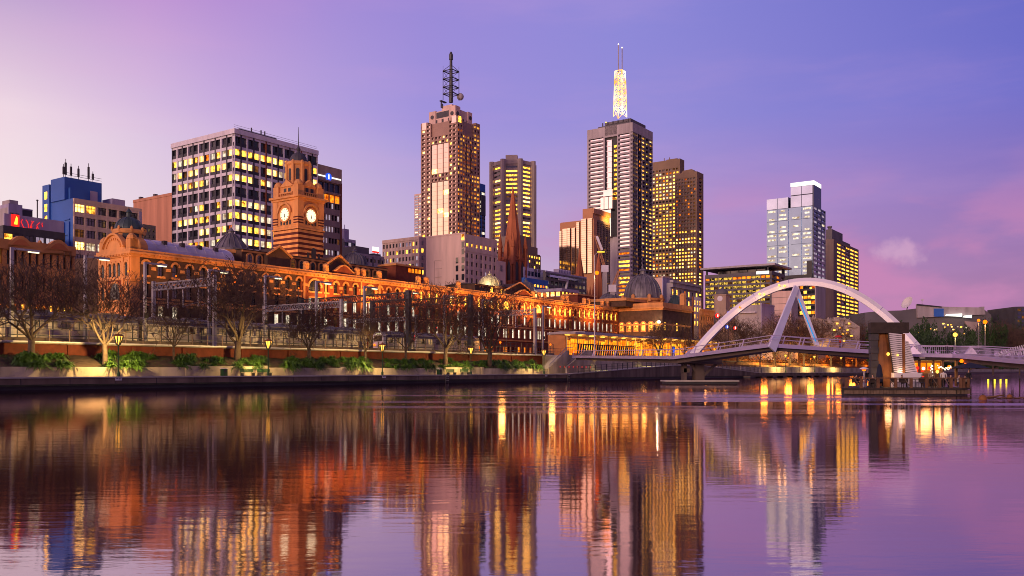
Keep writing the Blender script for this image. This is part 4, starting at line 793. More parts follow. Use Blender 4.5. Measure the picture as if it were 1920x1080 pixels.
B.part('dome', 'w_greydark', lambda b: b.lathe([(2.5, B.z(551)), (2.6, B.z(549)), (2.3, B.z(545)), (1.5, B.z(541)), (.4, B.z(539)), (.12, B.z(537)), (.08, B.z(531))], 2.4, 3.2, 12), True); B.finish()
# ---------------------------------------------------------------- the long railway station
M('st_brown', (.085, .045, .03), .85, 0, .3, .8, bump=.2); M('st_red', (.20, .045, .022), .85, 0, .25, .8, bump=.2); M('st_cream', (.62, .28, .095), .75, 0, .22, .6, streak=.3)
M('st_roof', (.50, .45, .55), .35, .3, .18, .3); M('st_slate', (.05, .04, .045), .7, 0, .3, .5); M('dome_lead', (.15, .135, .15), .5, .2, .45, .8, streak=.15); M('tower_red', (.085, .016, .014), .85, 0, .25, .8); M('dome_green', (.05, .075, .08), .45, .3, .4, .6, streak=.2)
M('dome_gold', (.42, .36, .22), .5, .1, .3, .8, streak=.2)
SW = 52.0; ss0 = bs(246, SW); SO = BP(ss0, SW, 5.8)
st = thing('railway_station', 'long red brick and cream railway station with copper domes and striped clock tower', 'station', SO, TH)
def X(px, dw=0.0): return bs(px, SW + dw) - ss0
def ZS(py, x=0.0, y=0.0): return zat(py, BP(ss0 + x, SW + y).y) - 5.8
HC = 19.3; HB = 17.9            # cornice top and bottom above the platform ground
XA = X(1160); XR = X(583)       # start of the east wing; end of the brown brick part
rng = random.Random(5)
def arch_pts(xc, zc, r, n=10, a0=0.0, a1=math.pi): return [(xc + r * math.cos(a0 + (a1 - a0) * i / n), zc + r * math.sin(a0 + (a1 - a0) * i / n)) for i in range(n + 1)]
def arch_ring(mb, xc, zs, r0, r1, y0, y1, mi=0, n=9):
    a, c = arch_pts(xc, zs, r0, n), arch_pts(xc, zs, r1, n)
    for i in range(n): mb.prism([a[i], c[i], c[i + 1], a[i + 1]], y0, y1, mi)
def spandrel(mb, xc, zs, r, zt, y0, y1, mi=0, n=8):
    a = arch_pts(xc, zs, r, n)
    for i in range(n): mb.prism([a[i], (a[i][0], zt), (a[i + 1][0], zt), a[i + 1]], y0, y1, mi)
AW = {}
def archwin(r, h, mat, mull=1):
    k = (round(r, 2), round(h, 2), mat, mull)
    if k not in AW:
        b = MB(); b.prism([(r, 0)] + arch_pts(0, h, r, 8) + [(-r, 0)], -.03, .03)
        for i in range(mull): x = -r + 2 * r * (i + 1) / (mull + 1); b.box(x - .04, x + .04, -.09, -.032, 0, h + r * .8, 1)
        b.box(-r, r, -.08, -.031, h * .55 - .05, h * .55 + .05, 1); b.box(-r, r, -.08, -.031, h - .05, h + .05, 1)
        AW[k] = b.mesh('window', [mat, 'frame_dark'])
    return AW[k]
NW = [0]; extra = MB(); exm = ['lit_white', 'lit_yellow', 'glass_dark', 'lit_dim', 'lit_bright', 'lit_orange']
def win(x, z, w, h, m, arch=False, mull=1, y=.40, rank=True):
    if NW[0] < 98 and rank:
        NW[0] += 1
        if arch: put('window', archwin(w / 2, h - w / 2, m, mull), st, (x, y, z))
        else: put('window', winmesh(w, h, m, mull), st, (x, y, z + h / 2))
    else:
        mi = exm.index(m)
        if arch: extra.prism([(x + w / 2, z)] + arch_pts(x, z + h - w / 2, w / 2, 8) + [(x - w / 2, z)], y - .03, y + .03, mi)
        else: extra.box(x - w / 2, x + w / 2, y - .03, y + .03, z, z + h, mi)
wall = MB(); trim = MB(); D = .5
wall.box(D, XA + .3, D, 24, 0, HC - .4)
big = sorted([X(590), X(694), X(950), X(1010)])
bays = []                        # (x, half width, big?)
x = X(278)
pitch = 3.14
cur = X(262) + 1.3
while cur < XA - 1:
    nb_ = [b for b in big if abs(b - cur) < 2.4]
    if nb_:
        b0 = nb_[0]; bays.append((b0, 1.75, True)); cur = b0 + 3.5
    else: bays.append((cur, .62, False)); cur += pitch
rows = [(1.2, 3.6), (6.3, 8.8), (10.4, 13.0), (14.6, 17.2)]
xs = 0.0
def litf(x, row):
    px_ = (x - X(262)) / (XA - X(262))
    if row == 3: return 'lit_yellow' if px_ > .42 and rng.random() < .92 else 'glass_dark'
    if row == 2: return ('lit_white' if rng.random() < .85 else 'lit_dim') if x > XR - 1 else 'glass_dark'
    if row == 1: return ('lit_white' if rng.random() < .8 else 'lit_dim') if x > X(500) else pick(('glass_dark', 5), ('lit_orange', 1), ('lit_white', .7))()
    return pick(('lit_orange', 4), ('glass_dark', 2))()
prev = X(262)
for (xc, hw, bg_) in bays:
    mi = 0 if xc < XR else 1
    wall.box(prev, xc - hw, 0, D, 0, HB, mi)
    zprev = 0
    for r, (za, zb) in enumerate(rows):
        wall.box(xc - hw, xc + hw, .003, D, zprev, za, mi); zprev = zb
        arch = r == 3
        if bg_:
            if arch: win(xc, za, hw * 2, zb - za + .1, litf(xc, r), True, 3); spandrel(wall, xc, zb - hw, hw, zb, .003, D, mi)
            else:
                for k in (-1, 0, 1): win(xc + k * hw * .67, za, hw * .56, zb - za, litf(xc, r), False, 1)
                for k in (-.335, .335): wall.box(xc + k * 2 * hw * .5 * 2 * .5 - .12 + (0), xc + k * 2 * hw * .5 + .12, .05, D, za, zb, mi) if False else wall.box(xc + k * hw - .13, xc + k * hw + .13, .05, D, za, zb, mi)
        else:
            win(xc, za, hw * 2, zb - za, litf(xc, r), arch, 1, rank=r > 0)
            if arch: spandrel(wall, xc, zb - hw, hw, zb, .003, D, mi)
        if arch: arch_ring(trim, xc, zb - hw, hw + .02, hw + .45, -.18, .02)
        if r in (2, 3): trim.box(xc - hw - .25, xc + hw + .25, -.22, -.005, za - .38, za)
        if r in (1, 2): trim.box(xc - hw - .15, xc + hw + .15, -.14, -.005, zb, zb + .35)
    wall.box(xc - hw, xc + hw, .003, D, zprev + (.1 if bg_ else 0), HB, mi)
    # impost band between the arches
    prev = xc + hw
wall.box(prev, XA, 0, D, 0, HB, 1)
for (xa, ha, _), (xb, hb, _) in zip(bays, bays[1:]):
    trim.box(xa + ha + .45, xb - hb - .45, -.12, -.004, 15.6, 16.2)
trim.box(X(262), XA, -.3, -.004, 9.3, 9.75); trim.box(X(262), XA, -.2, -.004, 5.3, 5.7)
for b0 in big:
    for s_ in (-3.2, 3.2): trim.box(b0 + s_ - .22, b0 + s_ + .22, -.25, .0, 9.75, HB - .02)
wall.build('wall', ['st_brown', 'st_red'], st); 
if extra.v: extra.build('window', exm, st, kind='stuff')
trim.build('stone_trim', 'st_cream', st)
co = MB(); co.box(X(262), XA, -.35, 1, HB, HB + .55); co.box(X(262), XA, -.8, 1, HB + .55, HB + .85); co.box(X(262), XA, -.5, 1, HB + .85, HC); 
n = 150
for i in range(n): xx = X(264) + (XA - X(264)) * i / n; co.box(xx, xx + .5, -.62, -.352, HB + .25, HB + .55)
co.build('cornice', 'st_cream', st)
# roofs
rf = MB()
x0, x1 = X(285), X(446); ring = [(y0_, HC - .2 + 3.3 * math.sin(math.pi * t / 12) ** .8) for t in range(13) for y0_ in [1.2 + 12 * (1 - math.cos(math.pi * t / 12)) / 2]]
rf.prism([(p_[0], p_[1]) for p_ in ring], x0, x1, 0, 'x')
for i in range(10): xx = x0 + (x1 - x0) * i / 9; rf.prism([(p_[0], p_[1] + .10) for p_ in ring], xx - .12, xx + .12, 0, 'x')
for i in range(4): xx = x0 + (x1 - x0) * (.2 + .2 * i); rf.box(xx, xx + .8, 2.2, 3, HC + 1.6, HC + 2.7, 1)
rf.build('roof', ['st_roof', 'st_slate'], st)
b = MB(); b.prism([(p_[0], p_[1] + .35) for p_ in ring], x0 - 1.4, x0 - .02, 0, 'x'); b.build('barrel_end', 'st_cream', st)
# attic storey with slate roof and small arched windows
at0, at1 = X(470), X(742)
am = MB(); am.box(at0, at1, 3.0, 14, HC - .3, HC + 3.2, 0); am.prism([(2.4, HC + 3.2), (8.5, HC + 4.3), (14.5, HC + 3.2)], at0 - .3, at1 + .3, 1, 'x')
i = 0; xx = at0 + 2
while xx < at1 - 2:
    arch_ring(am, xx, HC + 1.7, .62, .95, 2.75, 3.02, 2); am.box(xx - .95, xx - .62, 2.75, 2.99, HC, HC + 1.7, 2); am.box(xx + .62, xx + .95, 2.75, 2.99, HC, HC + 1.7, 2)
    put('attic_window', archwin(.6, 1.5, 'glass_dark' if rng.random() < .8 else 'lit_dim'), st, (xx, 2.9, HC + .2)); xx += 3.4 if i % 2 else 2.6; i += 1
am.box(at0, at1, 2.7, 2.99, HC + 2.7, HC + 3.1, 2)
am.build('attic', ['st_brown', 'st_slate', 'st_cream'], st)
am = MB(); a2, a3 = X(906), X(1015)
am.box(a2, a3, 3.0, 14, HC - .3, HC + 2.4, 0); am.prism([(2.4, HC + 2.4), (8.5, HC + 3.0), (14.5, HC + 2.4)], a2 - .3, a3 + .3, 1, 'x'); am.box(a2, a3, 2.7, 2.99, HC + 2.0, HC + 2.3, 2)
for k in range(7): xx = a2 + 3 + k * 5; arch_ring(am, xx, HC + 1.5, .5, .8, 2.75, 3.02, 2); put('attic_window', archwin(.5, 1.3, 'lit_yellow' if k in (1, 2, 3) else 'glass_dark'), st, (xx, 2.9, HC + .2))
am.build('attic', ['st_brown', 'st_slate', 'st_cream'], st)
for px, w, h, dw, pyb in ((521, 3.2, 1.9, 2, 480), (633, 3.4, 1.9, 2, 496), (972, 7.5, 2.6, 2, 547)):
    xc = X(px, dw); b = MB(); zb = ZS(pyb, xc, dw)
    b.prism([(xc - w, zb), (xc + w, zb), (xc, zb + h)], 1.6, 8, 0); b.obox((xc - w - .4, 1.4, zb - .1), (xc, 1.4, zb + h + .25), .5, .34, 1); b.obox((xc + w + .4, 1.4, zb - .1), (xc, 1.4, zb + h + .25), .5, .34, 1); b.box(xc - w, xc + w, 1.6, 8, HC - .3, zb, 0); b.build('gable', ['st_brown', 'st_cream'], st)
for px, w, h in ((645, 3.2, 1.5), (982, 4.2, 1.3)):
    xc = X(px); b = MB(); p_ = [(xc - w, HC)] + [(xc - w + 2 * w * t / 14, HC + .5 + h * (.5 - .5 * math.cos(2 * math.pi * t / 14)) ** .8) for t in range(15)] + [(xc + w, HC)]
    b.prism(p_, -.1, .6, 0)
    for u, v in zip(p_[1:-1], p_[2:-1]): b.obox((u[0], .2, u[1] + .12), (v[0], .2, v[1] + .12), .9, .3, 1)
    b.build('curved_pediment', ['st_red', 'st_cream'], st)
for px in (575, 612, 670, 682, 712, 785, 800, 860, 1000, 1012, 1022, 1056, 1064, 1096, 1104, 1130, 1140):
    xc = X(px); b = MB(); b.box(xc - .5, xc + .5, -.3, .7, HC, HC + 1.1); b.ball((xc, .2, HC + 1.5), .75, 8, 0, .8); b.build('finial', 'st_cream', st)
b = MB(); xa, xb = X(742, 6), X(792, 6); b.box(xa, xb, 6, 12, HC - .3, HC + 5.0, 0); b.box(xa - .3, xb + .3, 5.7, 12.3, HC + 5.0, HC + 5.5, 1); b.build('roof_block', ['st_red', 'st_cream'], st)
for k in range(4): put('roof_window', winmesh(.9, 1.1, 'lit_orange'), st, (xa + (xb - xa) * (.5 + .13 * k), 5.96, HC + 4.1))
b = MB(); xa, xb = X(1083, 8), X(1117, 8); b.box(xa, xb, 8, 14, HC - .3, HC + 4.0, 0); b.box(xa - .3, xb + .3, 7.7, 14.3, HC + 4.0, HC + 4.5, 1); b.build('roof_block', ['st_red', 'st_cream'], st)
# domes
def dome(px, dw, pyt, pyb, pxw, mat='dome_lead', drum=None, n=20, ribs=16, lantern=True, pagoda=False, name='dome'):
    xc = X(px, dw); y = dw; Yc = BP(ss0 + xc, SW + dw).y; r = pxw / 2 / F * Yc; zb = ZS(pyb, xc, y); zt = ZS(pyt, xc, y); h = zt - zb
    b = MB(); prof = []
    hd = h * (.80 if lantern else .95)
    for t in range(9): a = math.pi / 2 * t / 8.6; prof.append((r * math.cos(a) if not pagoda else r * (1 - t / 8.6) ** .62, zb + hd * (math.sin(a) if not pagoda else (t / 8.6))))
    b.lathe(prof, xc, y, n)
    for k in range(ribs):
        a = 2 * math.pi * k / ribs; b.tube([(xc + (p_[0] + .03) * math.cos(a), y + (p_[0] + .03) * math.sin(a), p_[1]) for p_ in prof], r * .03, 4)
    b.lathe([(r * 1.06, zb - .3), (r * 1.06, zb + .15), (r, zb + .3)], xc, y, n)
    root = b.build(name, mat, st, smooth=False)
    b = MB(); zl = prof[-1][1]
    b.lathe([(r * .16, zl - .2), (r * .16, zl + h * .10), (r * .24, zl + h * .11), (r * .14, zl + h * .17), (r * .05, zt), (.03, zt + h * .16)], xc, y, 8); b.build('lantern', mat, root)
    if drum:
        b = MB(); zd = ZS(drum, xc, y); b.lathe([(r * 1.02, min(zd, HC - 1)), (r * 1.02, zb - .3)], xc, y, 16); b.lathe([(r * 1.15, zb - 1.0), (r * 1.2, zb - .3)], xc, y, 16); b.build('drum', 'st_cream', st)
    return xc, y, r, zb
dome(433, 9, 428, 470, 66, pagoda=True, drum=476)
dome(664, 12, 468, 499, 50, drum=505, ribs=24)
dome(918, 6, 512, 536, 42, 'dome_gold', drum=543)
dome(986, 10, 524, 545, 36, 'dome_lead', drum=552)
xg = X(918, 6); lamp('dome_light', 'SPOT', (xg - 7, 2, HC + 3.5), 2600, (1, .85, .5), .3, st, (0, RD(-96), RD(24)), 90); xg = X(990, 8); lamp('dome_light', 'SPOT', (xg + 8, 5, HC + 3.0), 1500, (1, .85, .5), .3, st, (0, RD(98), RD(-20)), 80)
dome(1143, 12, 545, 567, 40, drum=572)
# west pavilion
wp = MB(); wt = MB(); pw = X(262); pd = 10.8
wp.box(.5, pw, .5, pd, 0, HC - .3, 0)
wp.box(0, pw, 0, .5, 0, HB, 0); 
def LF(y0, y1, z0, z1, mi=0, o=0.0): wp.box(-o, .5, max(y0, .5), y1, z0, z1, mi)
LF(.5, pd, 0, HB, 0)
for z0_, z1_, o in ((HB, HB + .5, .3), (HB + .5, HB + .85, .75), (HB + .85, HC, .45), (9.2, 9.7, .3), (4.6, 5.0, .25), (13.6, 14.1, .3)):
    wt.box(-o, .5, -o, pd + o, z0_, z1_); wt.box(.5, pw - .001, -o, .5, z0_, z1_)
for k in range(22): y = -.3 + k * (pd + .6) / 22; wt.box(-.7, -.3, y, y + .25, HB + .2, HB + .5)
for y in (.3, 2.4, 8.2, pd - .5): wt.box(-.22, -.002, y, y + .55, 0, HB - .02)
LFm = MB()
for yc, r, z0_, hh, m in ((1.45, .48, 14.3, 2.6, 'glass_dark'), (3.9, .48, 14.3, 2.6, 'glass_dark'), (5.4, .48, 14.3, 2.6, 'glass_dark'), (6.9, .48, 14.3, 2.6, 'glass_dark'), (9.4, .48, 14.3, 2.6, 'glass_dark'), (5.4, 1.7, 9.9, 3.2, 'glass_dark'), (9.4, .5, 9.9, 2.6, 'glass_dark')):
    o = put('window', archwin(r, hh - r, m, 1 if r < 1 else 2), st, (-.045, yc, z0_), (0, 0, RD(-90)))
    b = MB(); arch_ring(b, 0, z0_ + hh - r, r + .02, r + .4, -.25, 0); b.box(-r - .35, r + .35, -.2, 0, z0_ - .35, z0_); b.box(-r - .35, -r - .02, -.19, 0, z0_, z0_ + hh - r); b.box(r + .02, r + .35, -.19, 0, z0_, z0_ + hh - r); ob = b.build('window_surround', 'st_cream', st); ob.location = (-.003, yc, 0); ob.rotation_euler = (0, 0, RD(-90))
b = MB(); b.box(-.06, -.004, 3.0, 7.8, 9.75, 13.55); ob = b.build('brick_panel', 'st_red', st); ob.location = (.03, 0, 0)
for yc in (2.2, 4.2, 5.4, 6.6, 8.4): put('window', winmesh(.8, 2.4, 'lit_orange' if yc > 4 else 'lit_dim', 1), st, (-.05, yc, 2.6), (0, 0, RD(-90)))
# arched pediment and corner piers over the west face
b = MB(); yc = 5.4; ob_ = [(yc - 4.0, HC), *[(yc - 3.6 + 7.2 * t / 14, HC + .4 + 2.6 * math.sin(math.pi * t / 14) ** .7) for t in range(15)], (yc + 4.0, HC)]
b.prism(ob_, -.3, .8, 0, 'x')
for u, v in zip(ob_[1:-1], ob_[2:-1]): b.obox((-.2, u[0], u[1] + .15), (-.2, v[0], v[1] + .15), 1.0, .35)
for t in range(11): a = math.pi * (t + .5) / 11; b.box(-.5, -.301, yc - 2.4 * math.cos(a) - .15, yc - 2.4 * math.cos(a) + .15, HC + .3 + 1.7 * math.sin(a), HC + .7 + 1.7 * math.sin(a))
b.build('arched_pediment', 'st_cream', st)
for (px_, py_) in ((.6, .7), (.6, pd - .9), (pw - 1.2, .7)): b = MB(); b.box(px_ - .75, px_ + .75, py_ - .75, py_ + .75, HC, HC + 1.9); b.lathe([(.95, HC + 1.9), (.95, HC + 2.1), (.75, HC + 2.6), (.3, HC + 3)], px_, py_, 10); b.build('corner_pier', 'st_cream', st)
wp.build('pavilion_wall', ['st_cream', 'st_red'], st); wt.build('pavilion_trim', 'st_cream', st)
# west dome on an octagonal drum
xc, yc = 3.2, 6.0; zD = lambda py: ZS(py, xc, yc)
b = MB(); b.lathe([(2.7, HC - .5), (2.7, zD(432))], xc, yc, 8, 0, math.pi / 8); b.lathe([(3.0, zD(440)), (3.15, zD(435)), (3.0, zD(432))], xc, yc, 8, 0, math.pi / 8)
for k in range(8): a = k * math.pi / 4; b.prism([(-.8, 0), (.8, 0), (0, .8)], -.1, .1) if False else b.lathe([(.22, zD(435)), (.3, zD(430)), (.1, zD(427))], xc + 3.0 * math.cos(a + math.pi / 8), yc + 3.0 * math.sin(a + math.pi / 8), 6)
dr = b.build('drum', 'st_cream', st)
for k in range(8): a = k * math.pi / 4; put('opening', winmesh(1.1, 1.7, 'frame_dark'), dr, (xc + 2.5 * math.cos(a), yc + 2.5 * math.sin(a), zD(448)), (0, 0, a + math.pi / 2))
b = MB(); pr = [(2.62 * math.cos(math.pi / 2 * t / 8.5), zD(432) + (zD(407) - zD(432)) * math.sin(math.pi / 2 * t / 8.5)) for t in range(9)]
b.lathe(pr, xc, yc, 20)
for k in range(10): a = 2 * math.pi * k / 10; b.tube([(xc + q_[0] * math.cos(a), yc + q_[0] * math.sin(a), q_[1]) for q_ in pr], .07, 4)
dm = b.build('dome', 'dome_green', st); b = MB(); b.lathe([(.45, zD(408)), (.45, zD(399)), (.62, zD(398.5)), (.4, zD(395)), (.08, zD(391)), (.03, zD(387))], xc, yc, 10); b.build('lantern', 'dome_green', dm)
# clock tower
tx, ty, ta, tb = X(559, 10), 10.0, 8.0, 8.9
ZT = lambda py: ZS(py, tx, ty)
b = MB(); y0 = ty; z = ZT(500); dz = (ZT(420) - z) / 17
b.box(tx, tx + ta, ty, ty + tb, 8, z, 1)
for i in range(17): o = .06 if i % 2 == 0 else 0; b.box(tx - o, tx + ta + o, ty - o, ty + tb + o, z + i * dz, z + (i + 1) * dz, 0 if i % 2 == 0 else 1)
zc = ZT(420); zt = ZT(372)
b.box(tx + .05, tx + ta - .05, ty + .05, ty + tb - .05, zc, zt, 0)
for (cx_, cy_) in ((tx, ty), (tx + ta - 1.5, ty), (tx, ty + tb - 1.5)):
    k = 0; zz = zc; hh = (ZT(402) - zc) / 7
    for k in range(7): o = .16 if k % 2 == 0 else .1; b.box(cx_ - o, cx_ + 1.5 + o, cy_ - o, cy_ + 1.5 + o, zz + k * hh, zz + (k + 1) * hh, 0 if k % 2 == 0 else 1)
    b.box(cx_ - .16, cx_ + 1.66, cy_ - .16, cy_ + 1.66, ZT(402), zt, 0)
for za, zb, o in ((zt - .1, zt + .4, .35), (zt + .4, zt + .9, .8), (ZT(428), ZT(425), .3)): b.box(tx - o, tx + ta + o, ty - o, ty + tb + o, za, zb, 0)
tw = b.build('clock_tower', ['st_cream', 'tower_red'], st)
b = MB(); zu = ZT(345); b.box(tx + .5, tx + ta - .5, ty + .5, ty + tb - .5, zt + .8, zu, 0)
for (cx_, cy_) in ((tx + .9, ty + .9), (tx + ta - .9, ty + .9), (tx + .9, ty + tb - .9), (tx + ta - .9, ty + tb - .9)):
    b.box(cx_ - .95, cx_ + .95, cy_ - .95, cy_ + .95, zt + .8, zu + .1); b.lathe([(1.05, zu + .1), (1.1, zu + .4), (.95, zu + .9), (.55, zu + 1.35), (.1, zu + 1.5)], cx_, cy_, 12)
b.prism([(tx + 2, zu), (tx + ta - 2, zu), (tx + ta / 2, zu + 1.7)], ty + .2, ty + 1.2); b.prism([(ty + 2, zu), (ty + tb - 2, zu), (ty + tb / 2, zu + 1.7)], tx + .2, tx + 1.2, 0, 'x')
for k in range(7): yy = ty + 2.3 + k * .7; b.lathe([(.13, zt + .9), (.18, zt + 1.3), (.13, zt + 1.7)], tx + .15, yy, 6); xx_ = tx + 2.1 + k * .62; b.lathe([(.13, zt + .9), (.18, zt + 1.3), (.13, zt + 1.7)], xx_, ty + .15, 6)
b.box(tx, tx + .35, ty + 2.1, ty + tb - 2.1, zt + 1.7, zt + 2.0); b.box(tx + 2, tx + ta - 2, ty, ty + .35, zt + 1.7, zt + 2.0)
ou, or_ = (tx + ta / 2, ty + tb / 2), 2.9
zo = ZT(294)
b.lathe([(or_, zu - .2), (or_, zo - 1.2), (or_ + .35, zo - .8), (or_ + .35, zo - .3), (or_ - .2, zo)], ou[0], ou[1], 8, 0, math.pi / 8)
for k in range(8): a = math.pi / 8 + k * math.pi / 4; b.lathe([(.42, zu - .2), (.42, zo - .9), (.55, zo - .5), (.2, zo + .1)], ou[0] + or_ * math.cos(a), ou[1] + or_ * math.sin(a), 8)
b.build('belfry', 'st_cream', tw)
for k in range(8): a = k * math.pi / 4; put('belfry_opening', archwin(.42, 2.6, 'frame_dark', 0), tw, (ou[0] + (or_ * .93) * math.cos(a), ou[1] + (or_ * .93) * math.sin(a), zu + 1.6), (0, 0, a + math.pi / 2))
for k in (-.8, .8): put('belfry_opening', winmesh(.9, 1.5, 'frame_dark'), tw, (tx + ta / 2 + k, ty + .47, zt + 2.3)); put('belfry_opening', winmesh(.9, 1.5, 'frame_dark'), tw, (tx + .47, ty + tb / 2 + k, zt + 2.3), (0, 0, RD(-90)))
for k in range(4): put('tower_window', archwin(.28, .9, 'frame_dark', 0), tw, (tx + 2.6 + k * .95, ty + .0, zc + .2)); put('tower_window', archwin(.28, .9, 'frame_dark', 0), tw, (tx + .0, ty + 2.9 + k * 1.05, zc + .2), (0, 0, RD(-90)))
put('tower_window', archwin(.7, 2.9, 'frame_dark', 0), tw, (tx + ta * .6, ty - .1, ZT(489))); put('tower_window', winmesh(.7, 2.6, 'frame_dark'), tw, (tx + ta * .6 - 1.7, ty - .1, ZT(481))); put('tower_window', winmesh(.7, 2.6, 'frame_dark'), tw, (tx + ta * .6 + 1.7, ty - .1, ZT(481)))
b = MB(); pr = [(2.25 * math.cos(math.pi / 2 * t / 8.6), zo - .2 + (ZT(275) - zo + .2) * math.sin(math.pi / 2 * t / 8.6)) for t in range(9)]; b.lathe(pr, ou[0], ou[1], 16); b.lathe([(.5, ZT(276)), (.35, ZT(272)), (.55, ZT(268)), (.2, ZT(263))], ou[0], ou[1], 10); b.build('tower_dome', 'w_slate', tw)
b = MB(); b.tube([(ou[0], ou[1], ZT(266)), (ou[0], ou[1], ZT(250)), (ou[0], ou[1], ZT(226))], [.14, .10, .05], 6); b.build('finial', 'metal_dark', tw)
def clock(loc, rz, r):
    e = bpy.data.objects.new('clock', None); sc.collection.objects.link(e); e.parent = st; e.location = loc; e.rotation_euler = (0, 0, rz)
    f = MB(); f.lathe([(r, 0), (r, .08)], 0, 0, 28); o = f.build('clock_face', 'clock_face', e); o.rotation_euler = (RD(90), 0, 0)
    f = MB(); 
    for k in range(28):
        a0, a1 = 2 * math.pi * k / 28, 2 * math.pi * (k + 1) / 28; q_ = [(rr * math.cos(a), rr * math.sin(a)) for rr, a in ((r + .02, a0), (r + .42, a0), (r + .42, a1), (r + .02, a1))]; f.prism(q_, -.18, .05)
    arch_ring(f, 0, .4, r + .5, r + .95, -.4, 0, 0, 12); f.build('clock_surround', 'st_cream', e)
    f = MB()
    for k in range(12): a = k * math.pi / 6; f.obox((math.sin(a) * r * .76, -.10, math.cos(a) * r * .76), (math.sin(a) * r * .93, -.10, math.cos(a) * r * .93), .03, .2, up=(0, 1, 0)) if False else f.prism([(math.sin(a) * r * u + math.cos(a) * v, math.cos(a) * r * u - math.sin(a) * v) for u, v in ((.76, -.09), (.93, -.09), (.93, .09), (.76, .09))], -.11, -.085)
    f.build('hour_mark', 'frame_dark', e)
    for a, ln, wd_ in ((RD(168), .5, .11), (RD(186), .74, .07)):
        f = MB(); f.prism([(math.sin(a) * r * u + math.cos(a) * v, math.cos(a) * r * u - math.sin(a) * v) for u, v in ((-.1, -wd_), (ln, -wd_ * .6), (ln, wd_ * .6), (-.1, wd_))], -.14, -.115); f.build('clock_hand', 'frame_dark', e)
cr = 12.0 / F * BP(ss0 + tx, SW + ty).y
clock((tx - .02, ty + tb * .53, ZS(402, tx, ty + tb / 2)), RD(-90), cr); clock((tx + ta * .5, ty - .02, ZS(405, tx + ta / 2, ty)), 0, cr)
lamp('tower_flood', 'SPOT', (tx - 9, ty + 4.5, ZT(486)), 2600, (1, .44, .10), .4, st, (0, RD(-122), 0), 110); lamp('tower_flood', 'SPOT', (tx + 4, ty - 8, ZT(486)), 1500, (1, .44, .10), .4, st, (RD(125), 0, 0), 110)
# east wing with the great dome
wx0, wx1, wy = XA, bs(1295, 34.6) - ss0, 34.6 - SW
b = MB(); b.box(wx0, wx1, wy, 26, 0, HB, 0); b.build('wall', ['st_brown'], st)
b = MB(); 
for za, zb, o in ((HB, HB + .6, .4), (HB + .6, HB + 1.0, 1.1), (HB + 1.0, HC + 1.2, .5), (12.6, 13.2, .12)):
    b.box(wx0 - o, wx1 + o, wy - o, 26, za, zb)
b.build('cornice', 'st_cream', st)
for k in range(6):
    y = wy + 1.6 + k * 2.9
    put('window', archwin(.65, 2.2, 'lit_yellow', 1), st, (wx0 - .04, y, 10.8), (0, 0, RD(-90))); put('window', winmesh(1.0, 2.2, 'glass_dark' if k % 3 else 'lit_white', 1), st, (wx0 - .04, y, 6.9), (0, 0, RD(-90)))
    q_ = MB(); arch_ring(q_, 0, 13.0, .67, 1.15, -.2, 0); q_.box(-1.0, 1.0, -.2, 0, 10.3, 10.75); q_.box(-1.0, -.68, -.19, 0, 10.75, 13.0); q_.box(.68, 1.0, -.19, 0, 10.75, 13.0); o = q_.build('window_surround', 'st_cream', st); o.location = (wx0 - .003, y, 0); o.rotation_euler = (0, 0, RD(-90))
for k in range(7):
    x = wx0 + 1.8 + k * 3.4
    if x < wx1 - 1: put('window', archwin(.65, 2.2, 'lit_yellow' if k in (0, 3) else 'lit_dim', 1), st, (x, wy - .04, 10.8)); put('window', winmesh(1.0, 2.2, 'lit_dim', 1), st, (x, wy - .04, 6.9))
b = MB(); b.box(wx0 - 6, wx1 - 2, -6, 22, HC, HC + 2.0, 0); b.box(wx0 - 6.6, wx1 - 1.4, -6.6, 22, HC + 2.0, HC + 3.0, 1); b.build('upper_storey', ['st_brown', 'st_cream'], st)
gx, gy, gr, gz = dome(1205, -2.0, 503, 560, 70, 'dome_lead', drum=575, n=28, ribs=20, name='great_dome')
b = MB(); [b.lathe([(.7, gz - 1.5), (.7, gz + .6), (.3, gz + 1.2)], gx + gr * 1.1 * math.cos(k * math.pi / 4), gy + gr * 1.1 * math.sin(k * math.pi / 4), 8) for k in range(8)]; b.build('drum_pier', 'st_cream', st)
dome(1266, wy - 0 + 6, 546, 575, 32, 'dome_green', pagoda=True)
for px in (1281,): b = MB(); x = X(px, wy + 1); b.box(x - .9, x + .9, wy + .2, wy + 2, HC + 1, HC + 5); b.lathe([(1.2, HC + 5), (1.0, HC + 5.6), (.3, HC + 6)], x, wy + 1.1, 8); b.build('corner_pier', 'st_cream', st)
lamp('entrance_lamp', 'POINT', (wx0 - 2, wy + 1, 13.6), 500, (1, .8, .45), .3, st)
b = MB(); b.ball((wx0 - .9, wy + .9, 13.6), .6, 8); b.build('lamp_globe', 'lamp_white', st)
lamp('pavilion_flood', 'SPOT', (-9, 5.4, 5), 1100, (1, .46, .12), .4, st, (0, RD(-112), 0), 120); lamp('wing_flood', 'SPOT', (wx0 - 10, -8, 7), 5200, (1, .42, .10), .4, st, (0, RD(-115), 0), 120)
